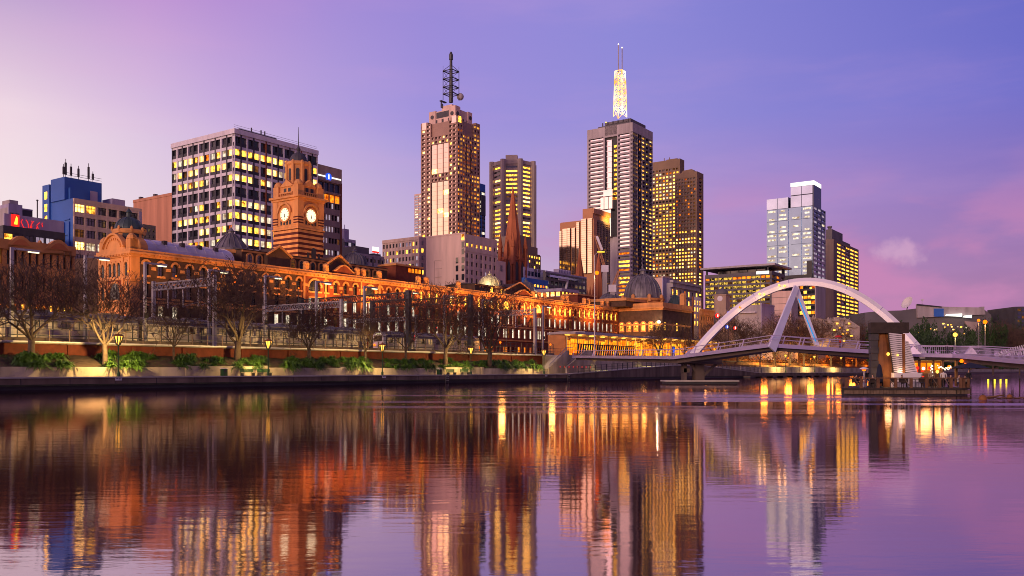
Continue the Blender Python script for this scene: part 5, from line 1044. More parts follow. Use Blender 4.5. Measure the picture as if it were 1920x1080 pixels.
# ---------------------------------------------------------------- cathedral
B = Bldg('cathedral', 'brown sandstone cathedral with one great spire and two slimmer west spires', 'church', 962, 330, 938, 985, 480, walls=('w_sand', 'frame_dark')); B.core(.3); B.fill('L', 0, B.b, 0, B.top); B.fill('R', 0, B.a, 0, B.top)
for sd_, e_ in (('L', B.b), ('R', B.a)):
    for f in (0, .46, .93): B.fill(sd_, e_ * f, e_ * f + e_ * .07 + .3, 0, B.top, 0, .5)
    B.fill(sd_, 0, e_, B.z(487), B.z(484), 0, .35); B.fill(sd_, 0, e_, B.z(528), B.z(526), 0, .3)
def lancet(w, h): return [(-w, 0), (w, 0), (w, h * .7), (w * .6, h * .88), (0, h), (-w * .6, h * .88), (-w, h * .7)]
for f in (.26, .72):
    for sd_, e_ in (('L', B.b), ('R', B.a)):
        m_ = MB(); m_.prism(lancet(e_ * .12, 7.4), -.05, .05); o = m_.build('lancet_window', 'frame_dark', B.root); zz = B.z(525)
        o.location = (e_ * f + .4, -.02, zz) if sd_ == 'R' else (-.02, e_ * f + .4, zz); o.rotation_euler = (0, 0, 0 if sd_ == 'R' else RD(-90))
cxx, cyy = B.a / 2, B.b / 2
def sp(b, x, y, r, z0, z1, n=8):
    b.lathe([(r, z0), (r * .02, z1)], x, y, n, 0, math.pi / 8)
    for k in range(n): a = math.pi / 8 + k * 2 * math.pi / n; b.tube([(x + r * math.cos(a), y + r * math.sin(a), z0), (x, y, z1)], [.22, .05], 4)
B.part('great_spire', 'w_sand', lambda b: sp(b, cxx, cyy, B.a * .46, B.top, zat(356, 345) - B.z0))
for fx in (0, 1):
    for fy in (0, 1): B.part('pinnacle', 'w_sand', lambda b: (b.box(fx * B.a - .6, fx * B.a + .6, fy * B.b - .6, fy * B.b + .6, B.top - 3, B.top + 3.5), sp(b, fx * B.a, fy * B.b, .8, B.top + 3.5, B.top + 9)))
for fx, fy in ((.5, 0), (0, .5), (1, .5), (.5, 1)): B.part('gablet', 'w_sand', lambda b: b.lathe([(1.1, B.top - 1), (1.0, B.top + 3), (.05, B.top + 7)], fx * B.a, fy * B.b, 4, 0, math.pi / 4))
B.part('nave', 'w_sand', lambda b: (b.box(2, 45, 2, 14, 0, B.z(560)), b.prism([(1.5, B.z(560)), (14.5, B.z(560)), (8, B.z(540))], 2, 45, 0, 'x')))
for px, pt, pb, w in ((1107, 463, 556, 29), (1143, 470, 562, 30)):
    x = B.xr(px); z0_, z1_ = B.zx(pb, x), B.zx(pt, x); r = w / 2 / F * (B.C.y + x * UY)
    B.part('west_tower', 'w_sand', lambda b: (b.box(x - r, x + r, 2, 2 + 2 * r, 0, z0_), [b.lathe([(.5, z0_ - 2), (.5, z0_ + 2), (.02, z0_ + 5)], x + sx * r, 2 + r + sy * r, 4) for sx in (-1, 1) for sy in (-1, 1)]))
    B.part('west_spire', 'w_sand', lambda b: sp(b, x, 2 + r, r * .95, z0_, z1_))
B.finish()
# ---------------------------------------------------------------- footbridge
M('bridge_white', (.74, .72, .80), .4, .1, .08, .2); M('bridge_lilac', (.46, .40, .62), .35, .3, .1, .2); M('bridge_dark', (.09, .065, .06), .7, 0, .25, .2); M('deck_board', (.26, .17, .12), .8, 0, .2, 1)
br = thing('footbridge', 'white arched pedestrian footbridge with kinked deck and leaning struts over the river', 'bridge', (0, 0, 0))
dk = [WP(1093, 667, 203), WP(1288, 668, 146), WP(1455, 645, 122), WP(1632, 658.5, 128), WP(1715, 663.5, 132), WP(1815, 664, 126), WP(1925, 672.5, 111), WP(2080, 684, 94)]
def offs(pts, o):
    r = []
    for i, p_ in enumerate(pts):
        d = (pts[min(i + 1, len(pts) - 1)] - pts[max(i - 1, 0)]); d.z = 0; d.normalize(); r.append(p_ + Vector((d.y, -d.x, 0)) * o)
    return r
def ribbon(mb, A, B_, zt, zb, mi=0):
    for i in range(len(A) - 1):
        vs = [Vector((v.x, v.y, v.z + z)) for z in (zb, zt) for v in (A[i], A[i + 1], B_[i + 1], B_[i])]
        mb.add(vs, [(0, 3, 2, 1), (4, 5, 6, 7), (0, 1, 5, 4), (1, 2, 6, 5), (2, 3, 7, 6), (3, 0, 4, 7)], mi)
def fine(pts, n=5):
    r = []
    for a, c in zip(pts, pts[1:]): r += [a.lerp(c, k / n) for k in range(n)]
    return r + [pts[-1]]
NR, FR = offs(dk, 2.3), offs(dk, -2.3)
b = MB(); ribbon(b, offs(dk, 2.28), offs(dk, -2.28), -.02, -.3); b.build('deck', 'deck_board', br)
b = MB(); ribbon(b, offs(dk, 2.55), offs(dk, 2.285), .05, -.5); b.build('edge_beam', 'bridge_lilac', br); b = MB(); ribbon(b, offs(dk, -2.285), offs(dk, -2.55), .05, -.5); b.build('edge_beam', 'bridge_lilac', br)
gd = [p_ + Vector((0, 0, dz)) for p_, dz in zip(dk, (.2, .0, .25, .1, 0, 0, 0, 0))]
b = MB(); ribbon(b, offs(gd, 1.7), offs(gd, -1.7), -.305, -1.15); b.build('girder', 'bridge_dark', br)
def rail(edge, lean, name):
    b = MB(); pts = fine(edge, 8); up = [p_ + Vector((lean, 0, 1.12)) for p_ in pts]
    for u, v in zip(up, up[1:]): b.obox(u, v, .10, .10)
    md = [p_ + Vector((lean * .5, 0, .6)) for p_ in pts]
    for u, v in zip(md, md[1:]): b.obox(u, v, .05, .05)
    for i, (p_, u) in enumerate(zip(pts, up)):
        if i % 2 == 0: b.obox(p_, u, .09, .14)
    b.build(name, 'bridge_lilac', br)
rail(offs(dk[:5], 2.42), .35, 'railing'); rail(offs(dk[:5], -2.42), .35, 'railing')
b = MB(); ed = offs(dk[4:], 2.42)
for u, v in zip(ed, ed[1:]):
    n = int((v - u).length / .28)
    for k in range(n): p_ = u.lerp(v, k / n); b.obox(p_, p_ + Vector((0, 0, 1.15)), .04, .04)
    b.obox(u + Vector((0, 0, 1.15)), v + Vector((0, 0, 1.15)), .14, .12)
b.build('railing', 'bridge_lilac', br)
b = MB(); ed = offs(dk[4:], -2.42)
for u, v in zip(ed, ed[1:]): b.obox(u + Vector((0, 0, 1.15)), v + Vector((0, 0, 1.15)), .12, .12); b.obox(u + Vector((0, 0, .5)), v + Vector((0, 0, .5)), .06, .06)
b.build('railing', 'bridge_lilac', br)
for pa, pb in (((1697, 0), (1728, 650)), ((1808, 0), (1833, 650))):      # pointed plates on the edge
    Y = 127 if pa[0] < 1750 else 122.3; q0 = WP(pa[0], 664, Y); q1 = WP(pb[0], 664, Y - .8); q2 = WP((pa[0] + pb[0]) / 2, 649, Y - .4); t3 = Vector((0, .3, 0)); b = MB(); b.add([q0, q1, q2, q0 + t3, q1 + t3, q2 + t3], [(0, 1, 2), (5, 4, 3), (0, 3, 4, 1), (1, 4, 5, 2), (2, 5, 3, 0)]); b.build('gusset_plate', 'bridge_lilac', br)
b = MB(); u, v = WP(1862, 666, 119.6), WP(1935, 661, 108)       # curved lattice panel at the right edge
for k in range(22):
    p_ = u.lerp(v, k / 22); h_ = .25 + .9 * math.sin(math.pi * .5 * k / 22); b.obox(p_ + Vector((0, -.15, -.2)), p_ + Vector((.25, -.15, h_)), .07, .04)
for k in range(12): a_, c_ = k / 12, (k + 1) / 12; f_ = lambda t: u.lerp(v, t) + Vector((0, -.2, -.25 + .75 * math.sin(math.pi * t * .55))); b.obox(f_(a_), f_(c_), .12, .14)
b.build('lattice_panel', 'bridge_white', br)
# arch
N_ = 44; pts = []
for i in range(N_ + 1):
    t = i / N_; px = 1300 + (1766 - 1300) * t; py = 529 + .00296 * (px - 1515) ** 2; pts.append(WP(px, py, 144 + (129 - 144) * t))
b = MB(); vs = []; sec = [(-.55, -.56), (.55, -.56), (.62, .1), (.24, .66), (-.44, .56)]
ap = (pts[-1] - pts[0]).normalized(); bn = Vector((ap.y, -ap.x, 0)).normalized()
for i, p_ in enumerate(pts):
    d = (pts[min(i + 1, N_)] - pts[max(i - 1, 0)]).normalized(); nm = bn.cross(d).normalized()
    if nm.z < 0: nm = -nm
    for u, w in sec: vs.append(p_ + bn * u + nm * w)
b.add(vs, [(i * 5 + k, i * 5 + (k + 1) % 5, (i + 1) * 5 + (k + 1) % 5, (i + 1) * 5 + k) for i in range(N_) for k in range(5)] + [(4, 3, 2, 1, 0), tuple(N_ * 5 + k for k in range(5))])
b.build('arch', 'bridge_white', br)
b = MB()
for i in (5, 11, 17, 27, 33, 39):
    p_ = pts[i]; d = (pts[i + 1] - pts[i - 1]).normalized(); nm = bn.cross(d).normalized()
    if nm.z < 0: nm = -nm
    vs = [p_ + bn * u * 1.05 + nm * w * 1.05 + d * s_ for s_ in (-.05, .05) for u, w in sec]
    b.add(vs, [(k, (k + 1) % 5, 5 + (k + 1) % 5, 5 + k) for k in range(5)] + [(4, 3, 2, 1, 0), (5, 6, 7, 8, 9)])
b.build('arch_joint', 'bridge_lilac', br)
def strut(q0, q1, w0, w1, name='strut'):
    b = MB(); d = (q1 - q0).normalized(); x = Vector((0, 1, 0)); y = d.cross(x).normalized()
    vs = [q0 + x * sx * .35 + y * sy * w0 / 2 for sx, sy in ((-1, -1), (1, -1), (1, 1), (-1, 1))] + [q1 + x * sx * .35 + y * sy * w1 / 2 for sx, sy in ((-1, -1), (1, -1), (1, 1), (-1, 1))]
    b.add(vs, [(0, 1, 2, 3), (7, 6, 5, 4), (0, 4, 5, 1), (1, 5, 6, 2), (2, 6, 7, 3), (3, 7, 4, 0)]); return b.build(name, 'bridge_white', br)
strut(WP(1493, 538, 136), WP(1447, 655, 119), .75, 1.15); strut(WP(1491, 536, 137.5), WP(1532, 648, 126), .7, .55)
b = MB(); q0, q1 = WP(1497, 560, 134.4), WP(1529.5, 640, 125.8)
for k in range(26): p_ = q0.lerp(q1, (k + .2) / 26); p2 = q0.lerp(q1, (k + .85) / 26); b.obox(p_, p2, .13, .1, up=(0, 1, 0))
b.build('light_strip', 'led_blue', br)
b = MB(); foot = WP(1290, 668, 145.5); b.prism([(-.9, -.1), (1.4, -.1), (.7, 1.0), (.2, .9)], -.8, .8); b.build('arch_shoe', 'bridge_lilac', br, foot)
for px, py in ((1387, 576), (1424, 551), (1433, 552), (1461, 535), (1471, 536), (1520, 540)):
    t = (px - 1300) / 466; Y = 144 - 15 * t - 1.1; p_ = WP(px, py, Y); b = MB(); b.ball((0, 0, 0), .17, 8); o = b.build('arch_lamp', 'lamp_orange' if px < 1400 else 'lamp_gold', br, p_)
    lamp('arch_light', 'POINT', p_ + Vector((0, -.2, -.7)), 14, (1, .55, .22), .2)
# pier with raking legs on a dark pontoon
pc = WP(1312, 695, 149); pc.z = 0
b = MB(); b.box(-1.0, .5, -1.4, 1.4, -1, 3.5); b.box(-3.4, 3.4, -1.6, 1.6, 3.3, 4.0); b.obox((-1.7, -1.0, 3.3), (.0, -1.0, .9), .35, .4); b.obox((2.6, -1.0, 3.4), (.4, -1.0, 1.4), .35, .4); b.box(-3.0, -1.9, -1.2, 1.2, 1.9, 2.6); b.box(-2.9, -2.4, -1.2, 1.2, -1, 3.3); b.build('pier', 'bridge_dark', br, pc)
b = MB(); b.box(-6.2, 6.0, -2.6, 2.6, .38, .62, 0); b.box(-6.0, 5.8, -2.3, 2.3, -1, .38, 1); b.build('pontoon', ['concrete_pale', 'frame_dark'], br, pc)
# ---------------------------------------------------------------- island bar
M('timber', (.13, .062, .032), .8, 0, .3, 2); M('timber_dark', (.035, .024, .02), .8, 0, .3, 2); M('block_tan', (.15, .105, .075), .9, 0, .35, 1.5); M('rust', (.20, .075, .022), .7, .1, .5, .6); M('block_grey', (.055, .05, .055), .85, 0, .3, 1.2); M('rib_white', (.60, .56, .60), .5, 0, .08, .5); M('canvas_navy', (.012, .015, .035), .9)
IY = 78.0; ic = WP(1709, 695, IY); ic.z = 0
il = thing('island_platform', 'timber decked river island platform ringed by a post and rail fence', 'platform', ic)
ix = lambda px, y=0.0: (px - HX) / F * (IY + y) - ic.x
iz = lambda py, y=0.0: zat(py, IY + y)
x0, x1 = ix(1578), ix(1838)
out_ = [(x0, 0), (x1 - 2.2, 0)] + [(x1 - 2.2 + 2.2 * math.sin(a), 2.2 - 2.2 * math.cos(a)) for a in [math.pi / 2 * k / 5 for k in range(1, 6)]] + [(x1, 12), (ix(1586, 12), 12)]
b = MB(); b.prism(out_, .52, .68, 0, 'z'); b.build('deck', 'timber_dark', il)
ins = lambda s: [(x * s, y * s + .3) for x, y in out_]
b = MB(); b.prism(ins(.985), -.8, .5, 0, 'z'); b.build('hull', 'frame_dark', il)
b = MB()
xx = x0 + .3; rng = random.Random(8)
while xx < x1 - 2.4: w = rng.uniform(.22, .5); b.box(xx, xx + w * .9, .06, .28, .12 + rng.uniform(0, .05), .47); xx += w
for k in range(8): a = math.pi / 2 * k / 8; b.lathe([(.16, .13), (.16, .46)], x1 - 2.2 + 2.05 * math.sin(a), 2.25 - 2.05 * math.cos(a), 6)
b.build('stone_fender', 'block_tan', il)
rp = []
for px in (1588, 1616, 1648, 1681, 1710, 1739, 1763, 1785, 1803): rp.append((ix(px), .18))
rp += [(x1 - 2.2 + 2.0 * math.sin(a), 2.2 - 2.0 * math.cos(a)) for a in (.5, 1.0, 1.5)] + [(x1 - .2, 5), (x1 - .2, 8), (x1 - .2, 11)]
for q_ in rp: b = MB(); b.box(q_[0] - .11, q_[0] + .11, q_[1] - .1, q_[1] + .1, .68, 1.5); b.build('fence_post', 'timber', il)
b = MB()
for u, v in zip([(x0, .18)] + rp, rp): b.obox((u[0], u[1], 1.55), (v[0], v[1], 1.55), .16, .09)
b.build('fence_rail', 'timber', il)
b = MB()
for i in (1, 3, 4, 6, 7): u, v = rp[i], rp[i + 1]; b.obox((u[0] - .55, u[1] - .05, 1.45), (u[0] - .1, u[1] - .05, .75), .05, .05)
b.build('fence_brace', 'sign_yellow' if False else 'block_tan', il)
# bridge pylon standing on the island
py_ = thing('bridge_pylon', 'tall rusty arched pylon with white ribbed wings beside a grey block column', 'pylon', (ic.x, ic.y + 4, .68))
ZP = lambda p_: zat(p_, IY + 4) - .68; XP = lambda p_: (p_ - HX) / F * (IY + 4) - ic.x
b = MB(); zz = 0; k = 0
while zz < ZP(606) - .05: h_ = min(.62, ZP(606) - zz); o = .05 * (k % 2); b.box(XP(1631) - o, XP(1643.5) + o, -.3 - o, .2, zz, zz + h_ - .03); zz += h_; k += 1
b.build('block_column', 'block_grey', py_)
b = MB(); p_ = [(XP(1644), 0), (XP(1692), 0), (XP(1696), ZP(626)), (XP(1644), ZP(607))]; b.prism(p_, .1, .4)
for k in range(7):                                                  # concave rusty reveal
    a0, a1 = k / 7, (k + 1) / 7; f_ = lambda t: (XP(1644) + 1.0 * math.sin(math.pi * t) * .6, .55 - .5 * math.sin(math.pi * t)); 
b.lathe([(1.15, 0), (1.02, 2.0), (.75, 4.0), (.25, ZP(612))], XP(1657), .5, 14)
b.build('arched_plate', 'rust', py_)
b = MB(); b.box(XP(1631) - .1, XP(1700), -.5, .15, ZP(625), ZP(606) + .05); b.build('head_beam', 'timber_dark', py_)
def ribs(poly_l, poly_r, zt, zb, n, y):
    b = MB()
    for k in range(n):
        f0 = k / n; z0_ = zb + (zt - zb) * f0; z1_ = zb + (zt - zb) * (f0 + .72 / n); xl = poly_l[0] + (poly_l[1] - poly_l[0]) * f0; xr = poly_r[0] + (poly_r[1] - poly_r[0]) * f0
        b.prism([(xl, z0_ + .12), (xr, z0_), (xr, z1_), (xl, z1_ + .12)], y - .22, y)
    b.prism([(poly_l[0], zb), (poly_r[0], zb), (poly_r[1], zt), (poly_l[1], zt)], y - .08, y + .1, 1)
    return b.build('ribbed_wing', ['rib_white', 'block_grey'], py_)
ribs((XP(1672), XP(1662)), (XP(1687), XP(1686)), ZP(626), ZP(700), 20, -.35); ribs((XP(1694), XP(1692.5)), (XP(1716), XP(1699)), ZP(640), ZP(700), 18, -.25)
b = MB(); b.box(XP(1686.5), XP(1693), -.45, .5, ZP(700), ZP(626) - .01); b.build('spine', 'rust', py_)
b = MB(); b.prism([(XP(1664), 0), (XP(1722), 0), (XP(1718), ZP(700)), (XP(1670), ZP(700))], -.9, .55); b.box(XP(1667), XP(1720), -1.0, .55, ZP(708), ZP(700) + .05); b.build('base', 'rib_white', py_)
lamp('pylon_uplight', 'POINT', (XP(1684), -.8, ZP(697)), 26, (1, .62, .3), .3, py_); lamp('pylon_uplight', 'POINT', (XP(1655), -1.2, 1.2), 40, (1, .55, .2), .3, py_)
b = MB(); b.ball((XP(1661.5), -.45, ZP(664)), .15, 8); b.build('wall_lamp', 'lamp_gold', py_); b = MB(); b.ball((XP(1677), -.7, ZP(666)), .09, 8); b.build('wall_lamp', 'lamp_gold', py_)
# kiosk
ks = thing('bar_kiosk', 'open timber bar kiosk glowing orange with red and white lights on the island', 'kiosk', (ic.x, ic.y + 8, .68))
XK = lambda p_: (p_ - HX) / F * (IY + 8) - ic.x; ZK = lambda p_: zat(p_, IY + 8) - .68
b = MB(); b.box(XK(1714), XK(1792), -.6, 3, ZK(676), ZK(672)); b.build('roof', 'timber_dark', ks)
b = MB(); b.box(XK(1716), XK(1788), 2.6, 2.8, 0, ZK(676)); [b.box(XK(p_), XK(p_) + .2, -.4, -.2, 0, ZK(676)) for p_ in (1719, 1745, 1762, 1788)]; b.build('wall', 'timber', ks)
b = MB(); b.box(XK(1720), XK(1762), .2, .7, 0, ZK(700)); b.build('counter', 'timber', ks); b = MB(); [b.box(XK(1720 + 14 * k), XK(1730 + 14 * k), 2.5, 2.59, ZK(700) + .3, ZK(680)) for k in range(5)]; b.build('glow_panel', 'glow_orange', ks)  # glowing back panels stand in for the orange lit interior
for p_, q_, m in ((1716, 690, 'neon_red'), (1727, 691, 'sign_white'), (1739, 690, 'neon_red'), (1753, 697, 'lamp_gold')): b = MB(); b.ball((XK(p_), -.5, ZK(q_)), .16, 8); b.build('pendant_lamp', m, ks)
for q_ in (696, 706): b = MB(); b.box(XK(1718), XK(1730), -.3, -.22, ZK(q_) - .05, ZK(q_) + .05); b.build('neon_tube', 'neon_red', ks)
b = MB()
for k in range(46):
    t = k / 45; p_ = (1741 + 2 * math.sin(k), 685 + 21 * t * 2) if t < .5 else (1752 + 26 * (t - .5) * 2, 687 - 4 * math.sin(6 * t) + rng.uniform(-2, 3)); b.ball((XK(p_[0]), -.62, ZK(p_[1])), .045, 5)
b.build('string_light', 'lamp_white', ks)
lamp('bar_light', 'POINT', (XK(1740), .9, ZK(682)), 300, (1, .5, .14), .9, ks); lamp('bar_light', 'POINT', (XK(1775), 1.0, ZK(682)), 240, (1, .5, .14), .9, ks)
b = MB(); b.tube([(0, 0, 0), (0, 0, 2.1)], .04, 6); b.tube([(0, 0, .35), (0, 0, .5), (0, 0, 1.2), (0, 0, 1.9), (0, 0, 2.15)], [.05, .30, .28, .17, .04], 10)
cu = thing('closed_parasol', 'closed navy parasol standing left of the rusty pylon', 'parasol', (ic.x + ix(1649, 2), ic.y + 2, .68)); b.build('canopy', 'canvas_navy', cu); b = MB(); b.lathe([(.35, 0), (.35, .1), (.05, .14)], 0, 0, 10); b.build('base', 'metal_dark', cu)
op = thing('open_parasol', 'wide dark open parasol at the right end of the island', 'parasol', (ic.x + ix(1818, 7), ic.y + 7, .68)); b = MB(); b.lathe([(1.9, 1.75), (1.0, 2.05), (.05, 2.3)], 0, 0, 8); b.build('canopy', 'canvas_navy', op); b = MB(); b.tube([(0, 0, 0), (0, 0, 2.2)], .04, 6); b.build('pole', 'metal_dark', op)
ht = thing('patio_heater', 'mushroom shaped patio heater with glowing head at the left of the island', 'heater', (ic.x + ix(1620, 3), ic.y + 3, .68)); b = MB(); b.tube([(0, 0, 0), (0, 0, 1.6)], .05, 8); b.lathe([(.22, 0), (.22, .35), (.06, .4)], 0, 0, 10); b.build('stand', 'metal_grey', ht); b = MB(); b.lathe([(.42, 1.66), (.3, 1.78), (.05, 1.86)], 0, 0, 14); b.build('hood', 'white_paint', ht); b = MB(); b.lathe([(.14, 1.5), (.2, 1.62)], 0, 0, 10); b.build('burner', 'lamp_orange', ht)
# furniture on the island
def chair(loc, rz, label):
    t = thing('cafe_chair', label, 'chair', loc, rz, 'chairs on the island'); b = MB(); b.box(-.22, .22, -.22, .22, .42, .47); b.build('seat', 'timber_dark', t); b = MB(); b.box(-.22, .22, .18, .22, .5, .85); b.build('backrest', 'timber_dark', t)
    for sx in (-1, 1):
        for sy in (-1, 1): b = MB(); b.box(sx * .19 - .02, sx * .19 + .02, sy * .19 - .02, sy * .19 + .02, 0, .42); b.build('leg', 'timber_dark', t)
    return t
ch_px = (1602, 1634, 1674, 1688, 1698, 1725, 1733, 1752)
for k, px in enumerate(ch_px): chair((ic.x + ix(px, 1.0), ic.y + 1.0, .68), RD(180 if k % 2 else 160), 'dark cafe chair by the island fence, %s of the row from the left' % ORD[k])
for k, px in enumerate((1612, 1680, 1716, 1768, 1796)):
    t = thing('cafe_table', 'small dark cafe table on the island, %s of five from the left' % ORD[k], 'table', (ic.x + ix(px, 1.9), ic.y + 1.9, .68), 0, 'tables on the island'); b = MB(); b.lathe([(.4, .70), (.4, .74)], 0, 0, 14); b.build('tabletop', 'timber_dark', t); b = MB(); b.tube([(0, 0, 0), (0, 0, .7)], .04, 6); b.lathe([(.22, 0), (.22, .03)], 0, 0, 10); b.build('pedestal', 'metal_dark', t)
for k, (px, py) in enumerate(((1755, 677), (1803, 677), (1812, 680.5), (1780, 688), (1784, 677))):
    pass
# people
M('skin', (.45, .26, .18), .6); M('cloth_black', (.012, .012, .015), .9); M('cloth_white', (.55, .52, .52), .85); M('cloth_red', (.5, .02, .02), .8); M('cloth_tan', (.30, .22, .15), .85); M('cloth_blue', (.03, .05, .13), .9); M('hair', (.02, .012, .01), .8)
def person(label, loc, rz, pose, top, leg, sc_=1.0, group=None):
    import bmesh
    J = {}; sit = pose == 'sit'
    h = .47 if sit else .92
    J['pel'] = (0, 0, h); J['ch'] = (0, -.03 if sit else 0, h + .33); J['nk'] = (0, -.05 if sit else 0, h + .52); J['hd'] = (0, -.07 if sit else -.01, h + .64); J['ht'] = (0, -.06 if sit else 0, h + .78)
    E_ = [('pel', 'ch'), ('ch', 'nk'), ('nk', 'hd'), ('hd', 'ht')]; Rr = {'pel': (.16, .12), 'ch': (.17, .12), 'nk': (.055, .055), 'hd': (.085, .10), 'ht': (.06, .07)}
    for s_, n in ((-1, 'l'), (1, 'r')):
        J['sh' + n] = (s_ * .20, J['ch'][1], h + .44); 
        if sit: J['el' + n] = (s_ * .26, -.12, h + .20); J['wr' + n] = (s_ * .16, -.36, h + .25); J['ha' + n] = (s_ * .13, -.44, h + .25); J['hp' + n] = (s_ * .10, -.06, h - .02); J['kn' + n] = (s_ * .13, -.46, h + .0); J['an' + n] = (s_ * .13, -.44, .08); J['to' + n] = (s_ * .14, -.60, .04)
        else: J['el' + n] = (s_ * .27, -.02, h + .18); J['wr' + n] = (s_ * .26, -.12, h - .06); J['ha' + n] = (s_ * .26, -.15, h - .15); J['hp' + n] = (s_ * .10, 0, h - .06); J['kn' + n] = (s_ * .11, -.05 * s_, .48); J['an' + n] = (s_ * .11, .06 * s_, .08); J['to' + n] = (s_ * .12, -.14 + .06 * s_, .03)
        E_ += [('ch', 'sh' + n), ('sh' + n, 'el' + n), ('el' + n, 'wr' + n), ('wr' + n, 'ha' + n), ('pel', 'hp' + n), ('hp' + n, 'kn' + n), ('kn' + n, 'an' + n), ('an' + n, 'to' + n)]
        for k, r in (('sh', .075), ('el', .055), ('wr', .035), ('ha', .035), ('hp', .10), ('kn', .07), ('an', .045), ('to', .04)): Rr[k + n] = (r, r)
    ks_ = list(J); me = bpy.data.meshes.new('person'); me.from_pydata([J[k] for k in ks_], [(ks_.index(a), ks_.index(c)) for a, c in E_], [])
    o = bpy.data.objects.new('person', me); sc.collection.objects.link(o)
    md = o.modifiers.new('s', 'SKIN'); sk = me.skin_vertices[0].data
    for i, k in enumerate(ks_): sk[i].radius = Rr[k]; sk[i].use_root = (k == 'pel')
    o.modifiers.new('u', 'SUBSURF').levels = 1
    ev = o.evaluated_get(bpy.context.evaluated_depsgraph_get()); m2 = bpy.data.meshes.new_from_object(ev); o.modifiers.clear(); o.data = m2
    for m in ('skin', top, leg, 'hair'): m2.materials.append(MT[m])
    for p_ in m2.polygons:
        c = p_.center; z = c.z - h
        if z > .70 or (z > .60 and c.y > J['hd'][1] + .02): k = 3
        elif z > .50: k = 0
        elif (sit and c.y < -.37 and z > .1) or (not sit and abs(c.x) > .2 and z < -.02): k = 0
        elif z > (.06 if sit else .0) or (sit and abs(c.x) > .2): k = 1
        else: k = 2
        p_.material_index = k; p_.use_smooth = True
    o.location = loc; o.rotation_euler = (0, 0, rz); o.scale = (sc_,) * 3
    return tag(o, label, 'person', group)
ip = lambda px, y: (ic.x + ix(px, y), ic.y + y, .68)
PP = [('seated person in dark clothes at the left end of the island', 1604, 1.5, 80, 'sit', 'cloth_black', 'cloth_black'), ('standing person in dark clothes behind the patio heater', 1627, 4.5, 20, 'stand', 'cloth_black', 'cloth_blue'),
      ('seated person in a white shirt left of the closed parasol', 1637, 1.6, -60, 'sit', 'cloth_white', 'cloth_black'), ('seated person in dark jacket leaning towards the person in white', 1645, 2.3, 60, 'sit', 'cloth_black', 'cloth_black'),
      ('standing person in a pale shirt with back turned in front of the kiosk', 1769, 2.6, 150, 'stand', 'cloth_white', 'cloth_black'), ('dark dressed person seated right of the pale shirted person', 1783, 2.2, -40, 'sit', 'cloth_black', 'cloth_black'),
      ('seated person in grey white top near the right end of the island', 1797, 1.8, 30, 'sit', 'cloth_white', 'cloth_blue'), ('person in tan jacket with back to the fence at the right end', 1810, 1.0, 180, 'sit', 'cloth_tan', 'cloth_black'), ('person in black standing under the dark open parasol', 1816, 4.0, 10, 'stand', 'cloth_black', 'cloth_black')]
PP += [('person in dark coat seated between the pylon base and the first kiosk post', 1727, 2.4, 30, 'sit', 'cloth_black', 'cloth_blue'), ('person in tan top standing at the kiosk counter', 1746, 6.6, 0, 'stand', 'cloth_tan', 'cloth_black'), ('person in blue top standing inside the kiosk', 1757, 9.2, 180, 'stand', 'cloth_blue', 'cloth_black'), ('person in black seated in front of the white pylon base', 1690, 1.7, 70, 'sit', 'cloth_black', 'cloth_black')]
for lb, px, y, a, po, t_, l_ in PP: person(lb, ip(px, y), RD(a), po, t_, l_, .95)
# walker with a red umbrella on the bridge
wk_ = WP(1575, 655, 126.4); wk_.z = 5.35; person('person in dark coat walking on the footbridge under a red umbrella', wk_, RD(90), 'stand', 'cloth_red', 'cloth_black', .95)
um = thing('umbrella', 'small red open umbrella held over a walker on the footbridge', 'umbrella', wk_ + Vector((-.26, -.05, .85))); b = MB(); b.lathe([(.55, .75), (.42, .95), (.2, 1.06), (.02, 1.1)], 0, 0, 12); b.build('canopy', 'cloth_red', um); b = MB(); b.tube([(0, 0, 0), (0, 0, 1.08)], .015, 5); b.build('shaft', 'metal_dark', um)
for lb, px in (('person in black leaning at the bridge railing right of the arch foot', 1776), ):
    q_ = WP(px, 664, 129); q_.z = 4.68; person(lb, q_, RD(170), 'stand', 'cloth_black', 'cloth_black', .95)
# lamps under the right part of the bridge
for px, py in ((1755, 677), (1803, 677), (1812, 681), (1780, 688)):
    p_ = WP(px, py, 124); b = MB(); b.ball((0, 0, 0), .26, 8); b.build('deck_lamp', 'lamp_orange', br, p_); lamp('deck_light', 'DOWN', p_ + Vector((0, -.2, -.3)), 260, (1, .52, .16), .2)
# buoys, boom and channel posts
for k, (px, py, r) in enumerate(((1843, 746.5, .30), (1893, 743, .22))):
    Y = CH * F / (py + 3 - HY); t = thing('mooring_buoy', ('brown round buoy touching the right end of the island', 'small brown buoy afloat at the far right')[k], 'buoy', ((px - HX) / F * Y, Y, 0)); b = MB(); b.ball((0, 0, .08), r, 12); b.build('float', 'rust', t, smooth=True); b = MB(); b.lathe([(.05, r), (.05, r + .12), (.09, r + .14)], 0, 0, 8); b.build('eye', 'metal_dark', t)
q0, q1 = Vector(((1843 - HX) / F * 70, 70, .06)), Vector(((1960 - HX) / F * 70, 70.5, .03)); bo = thing('boom_rope', 'brown floating rope running between the buoys', 'rope', q0); b = MB(); b.tube([(q1 - q0) * (k / 24) + Vector((0, 0, .03 * math.sin(k * 1.7))) for k in range(25)], .045, 5); b.build('rope', 'timber', bo); b = MB(); b.tube([(.3, 0, .05), (.9, -.3, .12), (1.2, -.3, .2), (1.5, -.25, .2)], .06, 5); b.build('driftwood', 'timber', bo)
